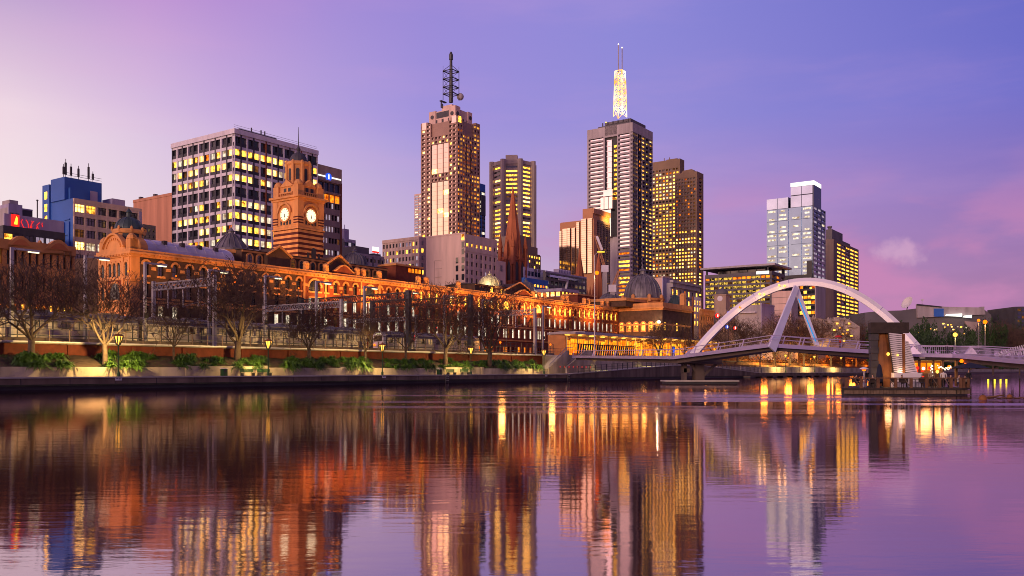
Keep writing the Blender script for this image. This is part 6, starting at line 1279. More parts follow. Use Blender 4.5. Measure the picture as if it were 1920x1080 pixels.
for k, px in enumerate((1853, 1865, 1876, 1887)):
    Y = 152; t = thing('channel_post', 'yellow lit post standing in the water right of the island, %s from the left' % ORD[k], 'post', ((px - HX) / F * Y, Y, -1), 0, 'posts in the water'); b = MB(); b.tube([(0, 0, 0), (0, 0, 1.75)], .13, 8); b.build('post', 'sign_yellow', t); b = MB(); b.lathe([(.15, 1.75), (.1, 1.85)], 0, 0, 8); b.build('cap', 'metal_dark', t)
# floating jetty on the far bank
s_ = bs(1405, -3); jt = thing('river_jetty', 'low floating jetty lit yellow along the far bank under the footbridge', 'jetty', BP(s_, -2.2, 0), TH); ln = bs(1560, -2) - s_; b = MB(); b.box(0, ln, -1.2, 1.2, .35, .5); b.build('deck', 'block_tan', jt); b = MB(); [b.box(k * ln / 9, k * ln / 9 + 4, -1.0, 1.0, -.5, .34) for k in range(9)]; b.build('float', 'frame_dark', jt)
# ---------------------------------------------------------------- railway things (bank frame)
M('train_body', (.34, .29, .29), .4, .5, .15, .5); M('train_roof', (.20, .18, .22), .5, .3, .2, .5); M('train_blue', (.05, .04, .13), .4); M('train_glass', (.06, .045, .04), .12, 0, .2, 1, spec=.9); M('train_front', (.50, .46, .52), .4)
E('train_lit', (50, 30, 24), (226, 176, 120), .75, .8)
def train(label, w, sa, sb, front=None, group=None):
    t = thing('passenger_train', label, 'train', BP(sa, w, 6.15), TH, group); n = max(1, round((sb - sa) / 22)); Lc = (sb - sa) / n
    for i in range(n):
        x0, x1 = i * Lc + .25, (i + 1) * Lc - .25
        b = MB(); b.box(x0, x1, 0, 2.9, .5, 3.55); o = b.build('carriage', 'train_body', t)
        b = MB(); b.prism([(0, 3.55), (2.9, 3.55), (2.7, 3.95), (1.45, 4.15), (.2, 3.95)], x0, x1, 0, 'x'); [b.box(x0 + 3 + k * 5, x0 + 5.5 + k * 5, .8, 2.1, 4.1, 4.35) for k in range(4)]; b.build('roof', 'train_roof', o)
        b = MB(); b.box(x0, x1, -.02, .0, 3.0, 3.45); b.build('stripe', 'train_blue', o)
        b = MB(); b.box(x0 + .4, x1 - .4, .2, 2.7, -.15, .5); [b.lathe([(.42, .1), (.42, .25)], 0, 0, 10) for _ in ()]; [b.box(x0 + k, x0 + k + 2.6, -.0, .2, -.2, .35) for k in (1.5, Lc - 5)]; b.build('bogie', 'frame_dark', o)
        for k in range(12): xx = x0 + .7 + k * (Lc - 1.9) / 12; put('window', winmesh(1.25, 1.05, 'train_lit' if rng.random() < .8 else 'train_glass', 1), o, (xx + .65, -.03, 2.3))
    if front:
        b = MB(); b.prism([(0, .4), (2.9, .4), (2.9, 3.3), (2.3, 4.0), (.6, 4.0), (0, 3.3)], -.5, .24, 0, 'x'); o = b.build('cab', 'train_front', t); b = MB(); b.box(-.56, -.49, .35, 2.55, 2.1, 3.2); b.build('windscreen', 'train_glass', o); b = MB(); b.box(-.55, -.49, .8, 2.1, 3.4, 3.75); b.build('destination_board', 'tube_white', o)
        for y in (.5, 2.4): b = MB(); b.ball((-.6, y, 1.3), .26, 8); b.build('headlight', 'lamp_orange', o)
    return t
rng = random.Random(21)
train('long grey suburban train with a blue stripe and lit windows behind the left trees', 18.5, bs(-60, 18.5), bs(690, 18.5))
train('oncoming suburban train with pale cab and two orange headlights', 23.5, bs(722, 23.5), bs(900, 23.5), True)
fn = thing('walkway_fence', 'long grey steel post and rail fence along the white walkway edge', 'fence', BP(0, 0, 5.95), TH)
sa, sb = S0 + 20, bs(1070, RW); n = 62; pm_ = MB(); pm_.box(-.05, .05, -.05, .05, 0, 1.55); pme = pm_.mesh('fence_post', 'deck_board')
for k in range(n): put('fence_post', pme, fn, (sa + (sb - sa) * k / (n - 1), RW - .4, 0))
b = MB(); [b.box(sa, sb, RW - .43, RW - .37, z, z + .06) for z in (.75, 1.5)]; b.build('fence_rail', 'metal_dark', fn)
f2 = thing('track_fence', 'dark mesh track fence between the walkway and the trains', 'fence', BP(0, 0, 5.85), TH); b = MB(); [b.box(sa, sb, 17.2, 17.26, z, z + .07) for z in (1.0, 2.2, 2.9)]; b.build('fence_rail', 'metal_dark', f2)
b = MB(); b.box(sa, sb, 17.0, 17.18, -.05, .7); b.build('kerb_wall', 'concrete_dark', f2)
pm_ = MB(); pm_.box(-.05, .05, -.05, .05, 0, 2.95); pme = pm_.mesh('fence_post', 'metal_dark')
for k in range(70): put('fence_post', pme, f2, (sa + (sb - sa) * k / 69, 17.33, 0))
# tall L-shaped lamp poles beside the tracks
for k, px in enumerate((22, 160, 272, 392, 497, 593, 683, 762, 833, 905, 1018)):
    s = bs(px, 17.8); t = thing('track_lamp_pole', 'pale square lamp pole with a short arm beside the tracks, %s from the left' % ORD[k], 'lamp pole', BP(s, 17.8, 5.8), TH, 'lamp poles beside the tracks'); H = 12.2
    b = MB(); b.box(-.18, .18, -.18, .18, 0, H); b.build('post', 'metal_grey', t); b = MB(); b.box(-.18, 3.6, -.14, .14, H, H + .28); b.build('arm', 'metal_grey', t); b = MB(); b.box(2.1, 3.5, -.1, .1, H - .16, H - .01); b.build('tube_light', 'tube_white', t)
    b = MB(); b.box(-.3, .3, -.5, -.19, 4.2, 4.9); b.build('speaker_box', 'frame_dark', t)
# overhead line gantries
def gantry(label, px, w0, w1, zt, mat, thick=.25, depth=1.1):
    s = bs(px, w0); t = thing('line_gantry', label, 'gantry', BP(s, w0, 5.8), TH, 'overhead line gantries'); Wd = w1 - w0
    for y in (0, Wd): b = MB(); b.box(-thick, thick, y - thick, y + thick, 0, zt + .4); b.build('post', mat, t)
    b = MB(); n = int(Wd / 1.3)
    for x in (-.35, .35):
        b.obox((x, thick, zt), (x, Wd - thick, zt), .16, .16); b.obox((x, thick, zt - depth), (x, Wd - thick, zt - depth), .16, .16)
        for k in range(n): y0_, y1_ = thick + (Wd - 2 * thick) * k / n, thick + (Wd - 2 * thick) * (k + 1) / n; b.obox((x, y0_, zt - depth), (x, (y0_ + y1_) / 2, zt), .09, .09); b.obox((x, (y0_ + y1_) / 2, zt), (x, y1_, zt - depth), .09, .09)
    b.build('truss', mat, t)
    for f in (.25, .5, .75): b = MB(); y = Wd * f; b.box(-.09, .09, y - .09, y + .09, zt - depth - 3.2, zt - depth); b.obox((0, y, zt - depth - 3.1), (2.6, y, zt - depth - 2.2), .07, .07); b.build('drop_arm', mat, t)
gantry('grey lattice gantry spanning the tracks in front of the west pavilion', 402, 16.6, 33, 11.0, 'metal_grey')
gantry('dark lattice gantry between two stout black posts left of centre', 766, 16.6, 48, 12.0, 'metal_dark', .42, 1.3)
gantry('dark lattice gantry with stout black post among the central trees', 882, 16.6, 46, 12.6, 'metal_dark', .42, 1.3)
gantry('pale lattice gantry behind the third lamp pole', 640, 21.6, 44, 9.6, 'metal_grey')
gantry('pale lattice gantry just left of the glowing canopy', 1003, 17.2, 40, 11.2, 'metal_grey', .3)
gantry('slim grey gantry over the middle tracks left of the oncoming train', 780, 20, 40, 7.6, 'metal_grey', .2, .7)
for k, (px, w, z) in enumerate(((754, 24, 9.4), (776, 22.5, 9.2), (817, 24, 11.6))):
    t = thing('rail_signal', ('railway signal with two small red lights left of the black gantry post', 'railway signal with two bright red lights right of the black gantry post', 'high railway signal with one red light above the tracks')[k], 'signal', BP(bs(px, w), w, 5.8), TH)
    b = MB(); b.box(-.08, .08, -.08, .08, 0, z - 6.6); b.build('post', 'metal_dark', t); b = MB(); b.box(-.3, .3, -.15, .15, z - 6.6, z - 4.9); b.build('head', 'frame_dark', t)
    for q_ in ((.35, 1.2) if k < 2 else (.8,)): b = MB(); b.ball((0, -.2, z - 6.6 + q_), .22 if k == 1 else .15, 8); b.build('signal_light', 'neon_red', t)
# lamp masts added to wash the station front with orange light
for k, px in enumerate((30, 120, 240, 330, 440, 560, 640, 720, 800, 880, 950, 1015, 1075, 1130)):
    w = 46.5; t = thing('added_lamp_mast', 'added tall thin lamp mast with an orange head before the station front, %s from the left' % ORD[k], 'lamp', BP(bs(px, w), w, 5.8), TH, 'added lamp masts before the station'); b = MB(); b.tube([(0, 0, 0), (0, 0, 14.2)], .07, 6); b.build('post', 'metal_dark', t); b = MB(); b.ball((0, 0, 14.3), .16, 8); b.build('globe', 'lamp_orange', t)
    pw = (3400, 3400, 3800, 3200, 3400, 5200)[k] if k < 6 else 11000 + 300 * k
    lamp('facade_wash', 'WALL', (0, .3, 14.4), pw * rng.uniform(.36, .60) * (.7 if 1 < k < 6 else 1), (1, .42, .085), .3, t)
# glowing platform canopies to the right
M('canopy_roof', (.40, .36, .42), .4, .3, .1, .3)
def canopy(label, w, pa, pb, z, dp, posts, lights, pwr, mat='canopy_roof'):
    sa, sb = bs(pa, w), bs(pb, w); ln = sb - sa; t = thing('platform_canopy', label, 'canopy', BP(sa, w, 5.8), TH)
    b = MB(); b.prism([(-dp / 2, z), (dp / 2, z), (dp / 2, z + .5), (0, z + .75), (-dp / 2, z + .5)], 0, ln, 0, 'x'); b.build('roof', mat, t)
    for k in range(posts): b = MB(); x = ln * (k + .5) / posts; b.box(x - .12, x + .12, -.12, .12, 0, z); b.obox((x, 0, z - 1.2), (x, -dp * .4, z - .05), .12, .12); b.build('post', 'concrete_wall', t)
    for k in range(lights):
        x = ln * (k + .5) / lights; b = MB(); b.box(x - 1.1, x + 1.1, -.16, .16, z - .2, z - .05); b.build('strip_light', 'lamp_gold', t); lamp('canopy_light', 'POINT', (x, -.5, z - 1.2), pwr * .085, (1, .42, .07), 1.0, t)
    return t, ln
canopy('long flat platform canopy glowing orange underneath behind the bridge landing', 24, 1052, 1215, 6.2, 9, 9, 8, 3000)
canopy('small upper canopy with a bright yellow underside left of the tall lamp', 36, 1078, 1150, 7.6, 7, 4, 4, 4200)
canopy('broad pale canopy roof over the brightly lit orange concourse', 24, 1216, 1365, 6.6, 10, 10, 9, 5200)
cs = thing('concourse', 'orange lit station concourse front under the broad canopy', 'building', BP(bs(1060, 33), 33, 5.8), TH); ln = bs(1350, 33) - bs(1060, 33); b = MB(); b.box(0, ln, 0, 6, 0, 6.8); b.build('wall', 'w_orange', cs)
wmx = [winmesh(3.4, 4.2, m, 2) for m in ('glow_orange', 'lit_bright', 'lit_orange')]
for k in range(44): put('window', wmx[rng.choice((0, 0, 2, 2))], cs, (2 + k * (ln - 4) / 44, -.06, 3.4 + rng.uniform(-.2, .6)))
fs = thing('fin_screen', 'row of dark leaning fins screening the glowing platform beside the landing', 'screen', BP(bs(1082, 17.6), 17.6, 5.8), TH); ln = bs(1190, 17.6) - bs(1082, 17.6); fm = MB(); fm.obox((0, 0, 0), (.9, 0, 3.4), .16, .5); fme = fm.mesh('fin', 'timber_dark')
for k in range(26): put('fin', fme, fs, (ln * k / 26, 0, 0))
b = MB(); b.box(0, ln, -.06, .06, 3.3, 3.5); b.build('top_rail', 'timber_dark', fs)
for k, px in enumerate((938, 1032, 1205, 1265, 1318)):
    w = 21; t = thing('station_post_lamp', 'orange station lamp on a thin post in the glowing yard, %s from the left' % ORD[k], 'lamp', BP(bs(px, w), w, 5.8), TH, 'orange yard lamps'); b = MB(); b.tube([(0, 0, 0), (0, 0, 3.0)], .06, 6); b.build('post', 'metal_dark', t); b = MB(); b.ball((0, 0, 3.1), .25, 8); b.build('globe', 'lamp_orange', t); lamp('yard_light', 'POINT', (0, -.5, 3.6), 900, (1, .45, .08), .8, t)
pn = thing('poster_stand', 'blue and grey poster board on the lit platform', 'sign board', BP(bs(1263, 19), 19, 5.8), TH); b = MB(); b.box(-1.2, 1.2, 0, .15, 1.0, 4.2); b.build('board', 'w_lilac', pn); b = MB(); b.box(-.5, .6, -.06, -.005, 2.0, 3.8); b.build('poster', 'sign_blue', pn); b = MB(); [b.box(x, x + .12, .02, .14, 0, 1.0) for x in (-1, .9)]; b.build('leg', 'metal_dark', pn)
# tall street lamps
def tall_lamp(label, px, pyl, pyb, Y, arm=0.0, pwr=900, r=.42, mat='lamp_orange', col=(1, .5, .15)):
    q_ = WP(px, pyb, Y); H = (pyb - pyl) / F * Y; t = thing('street_lamp', label, 'street lamp', q_); b = MB(); b.tube([(0, 0, 0), (0, 0, H * .5), (0, 0, H)], [.17, .13, .09], 8); b.build('pole', 'w_greydark' if H < 10 else 'metal_grey', t)
    if arm: b = MB(); b.tube([(0, 0, H - .5), (arm * .4, 0, H + .1), (arm, 0, H + .1)], .06, 6); b.build('arm', 'metal_grey', t)
    b = MB(); b.ball((arm, 0, H + .05), r, 10); b.build('lamp_head', mat, t); lamp('street_light', 'DOWN', (arm, -.6, H - .4), pwr, col, .3, t); return t
t = tall_lamp('very tall pale street lamp pole left of the bridge landing', 1115, 512, 668, 196, .5, 1500, .45)
b = MB(); H = (668 - 512) / F * 196; b.tube([(0, 0, H), (0, 0, H + 4), (1.0, 0, H + 4.8), (1.8, 0, H + 4.8)], [.09, .07, .06, .05], 6); b.build('upper_arm', 'metal_grey', t); b = MB(); b.box(.6, 2.2, -.15, .15, H + 4.6, H + 4.75); b.build('glowing_head', 'sign_yellow', t)  # the upper head glows by its emissive yellow colour
tall_lamp('brighter of two orange street lamps at the right end of the bridge', 1847, 604, 655, 210, 0, 1600, .48); tall_lamp('paler orange street lamp just left of the brighter one', 1835, 601, 655, 225, 0, 700, .36)
tall_lamp('yellow globe lamp rising above the right bridge railing', 1791, 628, 655, 190, 0, 500, .46, 'lamp_gold', (1, .8, .25))
# cranes
for k, (q0, q1, q2, Y, m) in enumerate((((1134, 503), (1116, 442), None, 360, 'w_copper'), ((1148, 540), (1160, 508), (1163, 541), 340, 'w_copper'))):
    a_, c_ = WP(*q0, Y), WP(*q1, Y); t = thing('tower_crane', ('orange luffing crane jib in front of the golden hotel', 'small orange crane left of the great dome')[k], 'crane', a_); d = c_ - a_; b = MB()
    for o in (Vector((-.5, 0, 0)), Vector((.5, 0, 0)), Vector((0, .8, .3))): b.obox(o, d + o * .6, .22, .22)
    for j in range(12): b.obox(d * (j / 12) + Vector((-.5, 0, 0)), d * ((j + 1) / 12) + Vector((.45, 0, 0)), .14, .14)
    b.build('jib', m, t); b = MB(); b.box(-.9, .9, -.9, .9, -14, -.2); b.build('mast', 'w_grey', t); b = MB(); b.box(-1.4, 1.4, -1, 1, -1.6, 1.2); b.build('cab', 'w_white', t)
    if k == 0: b = MB(); b.obox(d * .98 + Vector((.5, -.5, 0)), d * .55 + Vector((1.0, -.5, 0)), .9, .9); b.build('white_boom', 'w_white', t)
    else: b = MB(); p2 = WP(*q2, Y) - a_; b.obox(p2, d, .2, .2); b.obox((0, 0, 0), p2 + Vector((0, 0, 1)), .3, .3); b.build('back_stay', m, t)
# ---------------------------------------------------------------- heritage lamps, bins, benches, signs on the promenade
def herit(label, px, w, zb, pw, flame=True, group='lanterns along the promenade', Hh=4.75):
    t = thing('promenade_lamp', label, 'street lamp', BP(bs(px, w), w, zb), TH, group)
    b = MB(); b.lathe([(.2, 0), (.2, .5), (.12, .6), (.09, .8), (.075, Hh - .9), (.13, Hh - .8), (.2, Hh - .72)], 0, 0, 10); b.build('post', 'green_paint', t)
    b = MB(); b.lathe([(.22, Hh - .7), (.50, Hh + .25), (.50, Hh + .3)], 0, 0, 8); b.build('lantern_glass', 'lamp_gold', t)
    b = MB()
    for k in range(8): a = k * math.pi / 4; b.obox((.24 * math.cos(a), .24 * math.sin(a), Hh - .72), (.54 * math.cos(a), .54 * math.sin(a), Hh + .28), .12, .1)
    b.build('lantern_rib', 'metal_dark', t)
    b = MB(); b.lathe([(.66, Hh + .30), (.6, Hh + .42), (.35, Hh + .58), (.06, Hh + .66), (.03, Hh + .85)], 0, 0, 14); b.build('cap', 'rust', t)
    lamp('lantern_light', 'BANK', (0, .7, Hh - .1), pw * (13 if Hh < 5 else 10), (1, .64, .20), .25, t)
HL = ((222, 560, 'brightest promenade lantern, between the two leftmost big trees'), (503, 330, 'promenade lantern standing among bare twigs beside two green benches'), (717, 330, 'promenade lantern left of the stout black gantry post'), (883, 300, 'promenade lantern right of the pair of benches under the central trees'), (1020, 330, 'promenade lantern at the foot of the abutment stair'))
for px, pw, lb in HL: herit(lb, px, 1.9, 1.43, pw)
for px, lb in ((1473, 'small lantern on the far terrace below the footbridge strut'), (1527, 'small lantern on the far terrace left of the walker with red umbrella'), (1577, 'small lantern on the far terrace nearest the island pylon')): herit(lb, px, 2.2, 1.5, 1400, group='lanterns on the far terrace', Hh=6.2)
def bench(label, px):
    t = thing('park_bench', label, 'bench', BP(bs(px, 4.3), 4.3, 1.43), TH, 'green benches on the promenade')
    b = MB(); [b.box(-1.2, 1.2, -.3 + k * .15, -.18 + k * .15, .44, .48) for k in range(4)]; b.build('seat', 'green_paint', t); b = MB(); [b.box(-1.2, 1.2, .32, .36, .58 + k * .16, .71 + k * .16) for k in range(3)]; b.build('backrest', 'green_paint', t)
    for x in (-1, 1): b = MB(); b.box(x - .05, x + .05, -.28, .36, 0, .43); b.box(x - .05, x + .05, .36, .41, 0, 1.05); b.build('leg', 'metal_dark', t)
for px, lb in ((465, 'green slatted bench left of the lantern among twigs'), (497, 'green slatted bench directly behind the lantern among twigs'), (847, 'left bench of the pair under the central trees'), (873, 'right bench of the pair, beside a lantern post')): bench(lb, px)
for px, lb in ((420, 'dark green litter bin with pale lid left of the two benches'), (824, 'dark green litter bin with pale lid under the central trees')):
    t = thing('litter_bin', lb, 'bin', BP(bs(px, 4.0), 4.0, 1.43), TH); b = MB(); b.box(-.35, .35, -.35, .35, 0, 1.0); b.build('body', 'green_paint', t); b = MB(); b.box(-.42, .42, -.42, .42, 1.08, 1.16); [b.box(x, x + .06, y, y + .06, 1.0, 1.08) for x in (-.34, .28) for y in (-.34, .28)]; b.build('lid', 'white_paint', t); b = MB(); b.box(-.25, .25, -.37, -.352, .6, .85); b.build('opening', 'frame_dark', t)
for px, lb in ((222, 'small white notice plate on the quay wall under the brightest lantern'), (720, 'small white notice plate on the quay wall left of the ladder'), (1024, 'small white notice plate on the quay wall below the stair lantern')):
    t = thing('notice_plate', lb, 'sign', BP(bs(px, -.03), -.03, 1.02), TH); b = MB(); b.box(-.42, .42, -.04, -.005, -.02, .42); b.build('plate', 'white_paint', t); b = MB(); b.box(-.3, -.05, -.055, -.042, .2, .36); b.build('emblem', 'train_blue', t); b = MB(); [b.box(.02, .34, -.055, -.042, z, z + .04) for z in (.12, .2, .28)]; b.build('lettering', 'frame_dark', t)
for px, lb in ((838, 'short steel ladder down the quay wall below the central trees'), (1066, 'short steel ladder on the quay wall below the stair')):
    t = thing('quay_ladder', lb, 'ladder', BP(bs(px, -.1), -.1, .1), TH); b = MB(); [b.box(-.42, .42, -.12, -.04, z, z + .09) for z in (.25, .6, .95)]; b.build('rung', 'concrete_pale', t); b = MB(); [b.box(x, x + .06, -.10, .06, 0, 1.3) for x in (-.45, .39)]; b.build('rail', 'metal_dark', t)
rf = thing('ramp_fence', 'dark fence climbing the quay ramp towards the bridge landing', 'fence', BP(0, 0, 0), TH); b = MB(); sa, sb = bs(1084, .4), bs(1277, .4); n = 22
for k in range(n): s = sa + (sb - sa) * k / (n - 1); put('fence_post', (lambda m: m)(pm2) if 'pm2' in globals() else globals().setdefault('pm2', MB().box(-.09, .09, -.06, .06, 0, 1.55).mesh('fence_post', 'frame_dark')), rf, (s, .4, profile(s)))
for k in range(n - 1):
    s, s2 = sa + (sb - sa) * k / (n - 1), sa + (sb - sa) * (k + 1) / (n - 1)
    for z in (.35, .9, 1.5): b.obox((s, .4, profile(s) + z), (s2, .4, profile(s2) + z), .06, .06)
b.build('fence_rail', 'frame_dark', rf)
rf = thing('ramp_fence', 'dark fence descending the far side of the quay ramp past the bridge pier', 'fence', BP(0, 0, 0), TH); b = MB(); sa, sb = bs(1338, .4), bs(1428, .4); n = 13
for k in range(n): s = sa + (sb - sa) * k / (n - 1); put('fence_post', pm2, rf, (s, .4, profile(s)))
for k in range(n - 1):
    s, s2 = sa + (sb - sa) * k / (n - 1), sa + (sb - sa) * (k + 1) / (n - 1)
    for z in (.35, .9, 1.5): b.obox((s, .4, profile(s) + z), (s2, .4, profile(s2) + z), .06, .06)
b.build('fence_rail', 'frame_dark', rf)
for px in (1122, 1215): lamp('underdeck_light', 'DOWN', BP(bs(px, 3), 3, 5.0), 420, (1, .78, .2), .2)
q_ = thing('underdeck_lamp', 'small yellow wall lamp on the abutment under the bridge landing', 'wall lamp', BP(bs(1117, 5.2), 5.2, 4.9), TH); b = MB(); b.ball((0, -.1, 0), .26, 8); b.build('globe', 'lamp_gold', q_); b = MB(); b.box(-.15, .15, .1, .45, -.1, .1); b.build('bracket', 'metal_dark', q_)
# ---------------------------------------------------------------- trees
M('bark', (.085, .058, .042), .9, 0, .35, 3); M('twig', (.085, .05, .037), .9, 0, .3, 2); M('leaf_lit', (.095, .21, .025), .55, 0, .35, .9, col2=(.025, .06, .012)); M('leaf_dark', (.02, .05, .012), .7, 0, .4, .6)
def bare_tree(seed, spread=.62, depth=7, trunk=.24, r0=.26, twig_r=.017):
    rg = random.Random(seed); tb, cb = MB(), MB()
    def br_(p, d, ln, r, k):
        n = 3; pts = [p]; q = p.copy(); dd = d.copy()
        for i in range(n):
            dd = (dd + Vector((rg.gauss(0, .13), rg.gauss(0, .13), .07 + rg.gauss(0, .07)))).normalized(); q = q + dd * ln / n; pts.append(q.copy())
        r1 = r * .66; m = tb if k < 3 else cb
        m.tube(pts, [max(r + (r1 - r) * i / n, twig_r) for i in range(n + 1)], 7 if k < 2 else (5 if k < 3 else 3), cap=False)
        if k >= depth: return
        nc = 3 if k < 4 else (rg.choice((2, 3, 3)) if k < 5 else 2)
        for c in range(nc):
            a = 2 * math.pi * (c + rg.random() * .7) / nc; sp_ = spread * rg.uniform(.55, 1.15) * (.75 if k == 0 else 1); x = dd.orthogonal().normalized(); y = dd.cross(x)
            nd = (dd * math.cos(sp_) + (x * math.cos(a) + y * math.sin(a)) * math.sin(sp_)).normalized(); nd = (nd + Vector((0, 0, .10))).normalized()
            st_ = pts[-1] if c == 0 or k == 0 else pts[rg.choice((1, 2, 3))]
            br_(st_, nd, ln * rg.uniform(.62, .86), r1 * (.85 if c == 0 else .66), k + 1)
    H0 = 10 * trunk
    tb.tube([(0, 0, -.4), (0, 0, 0), (.03, .02, H0 * .5), (0, .05, H0)], [r0 * 1.5, r0 * 1.15, r0, r0 * .95], 9)
    for c in range(4):
        a = 2 * math.pi * c / 4 + rg.random(); d = Vector((math.cos(a) * .85, math.sin(a) * .85, 1)).normalized(); br_(Vector((0, .03, H0 - .12 * c)), d, 2.5 * rg.uniform(.85, 1.15), r0 * .5, 1)
    br_(Vector((0, .05, H0)), Vector((0, 0, 1)), 2.5, r0 * .6, 1)
    zs = max(v[2] for v in cb.v); return tb.mesh('trunk', 'bark', True), cb.mesh('crown', 'twig'), zs
TV = [bare_tree(s, sp_, 7, tk, r) for s, sp_, tk, r in ((3, .82, .19, .22), (7, .86, .20, .19), (12, .74, .22, .16), (19, .88, .17, .21))]
def gz(w): 
    P = ((5.4, 2.45), (7, 2.95), (9, 3.6), (12.7, 4.35))
    for (a, za), (c, zc) in zip(P, P[1:]):
        if w <= c: return za + (zc - za) * (w - a) / (c - a)
    return 4.35
def tree(label, v, loc, rz, H, wide=1.0, group='bare riverside trees', name='bare_tree'):
    t = thing(name, label, 'tree', loc, rz, group); s = H / TV[v][2]; t.scale = (s * wide, s * wide, s)
    put('trunk', TV[v][0], t); put('crown', TV[v][1], t); return t
TR = ((58, 9.5, 448, 0, 1.1, 'large bare tree at the far left before the orange Victorian building'), (197, 6.6, 488, 1, 1.0, 'bare tree with forked yellow lit trunk left of the brightest lantern'), (326, 9.6, 545, 2, .9, 'slender small bare tree between the first two lanterns'), (446, 9.5, 478, 3, 1.15, 'wide bare tree right of the litter bin at left'), (579, 8.8, 560, 1, 1.2, 'small dark bare tree right of the twiggy lantern'), (685, 9.2, 568, 2, 1.2, 'small bare tree with pale lit fork left of the third lantern'), (761, 8.8, 540, 2, .9, 'thin bare tree in front of the stout black gantry post'), (836, 8.2, 516, 0, .95, 'bare tree above the litter bin under the station front'), (918, 7.2, 528, 3, 1.0, 'spreading bare tree right of the fourth lantern'))
for k, (px, w, pyt, v, wd_, lb) in enumerate(TR):
    s = bs(px, w); q_ = BP(s, w, gz(w)); tree(lb, v, q_, k * 1.3, zat(pyt, q_.y) - q_.z, wd_ * 1.15)
FT = ((1345, 12, 590), (1383, 14, 585), (1425, 8, 606), (1452, 10, 590), (1480, 13, 575), (1507, 9, 592), (1532, 15, 590), (1558, 9, 600), (1582, 12, 596), (1606, 10, 604), (1630, 12, 602), (1235, 19, 596), (1283, 19, 600))
for k, (px, w, pyt) in enumerate(FT):
    z = 3.3 if w < 9 else (4.2 if w < 13 else (5.2 if w < 17 else 5.8)); q_ = BP(bs(px, w), w, z); tree('bare brown tree on the far terrace beyond the footbridge, %s from the left' % ORD[k] if k < 11 else ('bare tree before the great dome on the left', 'bare tree right of the great dome')[k - 11], k % 4, q_, k * 2.1, zat(pyt, q_.y) - z, 1.15, 'bare trees beyond the footbridge')
for k, px in enumerate((1432, 1478, 1520, 1556, 1598, 1632)):
    w = 11; q_ = BP(bs(px, w), w, 6.6); lamp('terrace_light', 'POINT', q_, 4200, (1, .27, .02), 1.4)
    t = thing('terrace_lamp', 'orange lamp globe low among the trees of the far terrace, %s from the left' % ORD[k], 'lamp', BP(bs(px, w), w, 4.2), TH, 'orange lamps on the far terrace'); b = MB(); b.tube([(0, 0, 0), (0, 0, 2.9)], .07, 6); b.build('post', 'metal_dark', t); b = MB(); b.ball((0, 0, 3.0), .28, 8); b.build('globe', 'lamp_orange', t)
for k, px in enumerate((1440, 1486, 1530, 1570, 1612)):  # extra lamps added to carry the orange glow up to the bridge deck
    t = thing('terrace_lamp', 'added orange lamp on the upper steps of the far terrace, %s from the left' % ORD[k], 'lamp', BP(bs(px, 28), 28, 8.5), TH, 'orange lamps on the far terrace'); b = MB(); b.tube([(0, 0, 0), (0, 0, 2.4)], .07, 6); b.build('post', 'metal_dark', t); b = MB(); b.ball((0, 0, 2.5), .28, 8); b.build('globe', 'lamp_orange', t); lamp('terrace_light', 'POINT', (0, -.6, 2.6), 4200, (1, .27, .02), 1.4, t)
hd = MB(); rg = random.Random(17); sa, sb = bs(1392, 15), bs(1655, 15)
for _ in range(5200):
    s = rg.uniform(sa, sb); h_ = 2.2 + 1.1 * math.sin(s * .5) + .8 * math.sin(s * 1.3); p_ = Vector((s - sa, rg.gauss(0, .7), rg.random() ** .8 * h_)); x = Vector((rg.gauss(0, 1), rg.gauss(0, 1), rg.gauss(0, 1))).normalized() * rg.uniform(.15, .4); y = x.orthogonal().normalized() * .14; hd.add([p_ - x, p_ + y, p_ + x, p_ - y], [(0, 1, 2, 3)])
hg = thing('hedge', 'long ragged brown hedge on the far terrace seen under the footbridge', 'hedge', BP(sa, 15, 5.2), TH); hd.build('foliage', 'leaf_litter', hg, fix=False)
# evergreen trees at the right
def leafy(seed, n, leaf):
    rg = random.Random(seed); c = MB(); cl = [(Vector((rg.gauss(0, .42), rg.gauss(0, .42), rg.uniform(.15, 1))), rg.uniform(.22, .42)) for _ in range(16)]
    for _ in range(n):
        ce, r = rg.choice(cl); u = Vector((rg.gauss(0, 1), rg.gauss(0, 1), rg.gauss(0, 1))).normalized(); p_ = ce + u * r * rg.uniform(.55, 1.0); 
        if p_.z < .05: continue
        x = Vector((rg.gauss(0, 1), rg.gauss(0, 1), rg.gauss(0, 1))).normalized(); y = x.orthogonal().normalized(); s = leaf * rg.uniform(.6, 1.3); c.add([p_ - x * s, p_ + y * s * .45, p_ + x * s, p_ - y * s * .45], [(0, 1, 2, 3)])
    t = MB(); t.tube([(0, 0, -.3), (0, 0, .35), (.03, 0, .6)], [.07, .05, .03], 7)
    for k in range(5): a = k * 1.26; t.tube([(0, 0, .3), (.25 * math.cos(a), .25 * math.sin(a), .6)], [.03, .012], 5)
    return t.mesh('trunk', 'bark'), c.mesh('crown', 'leaf_dark')
LV = [leafy(s, 3400, .055) for s in (2, 5)]
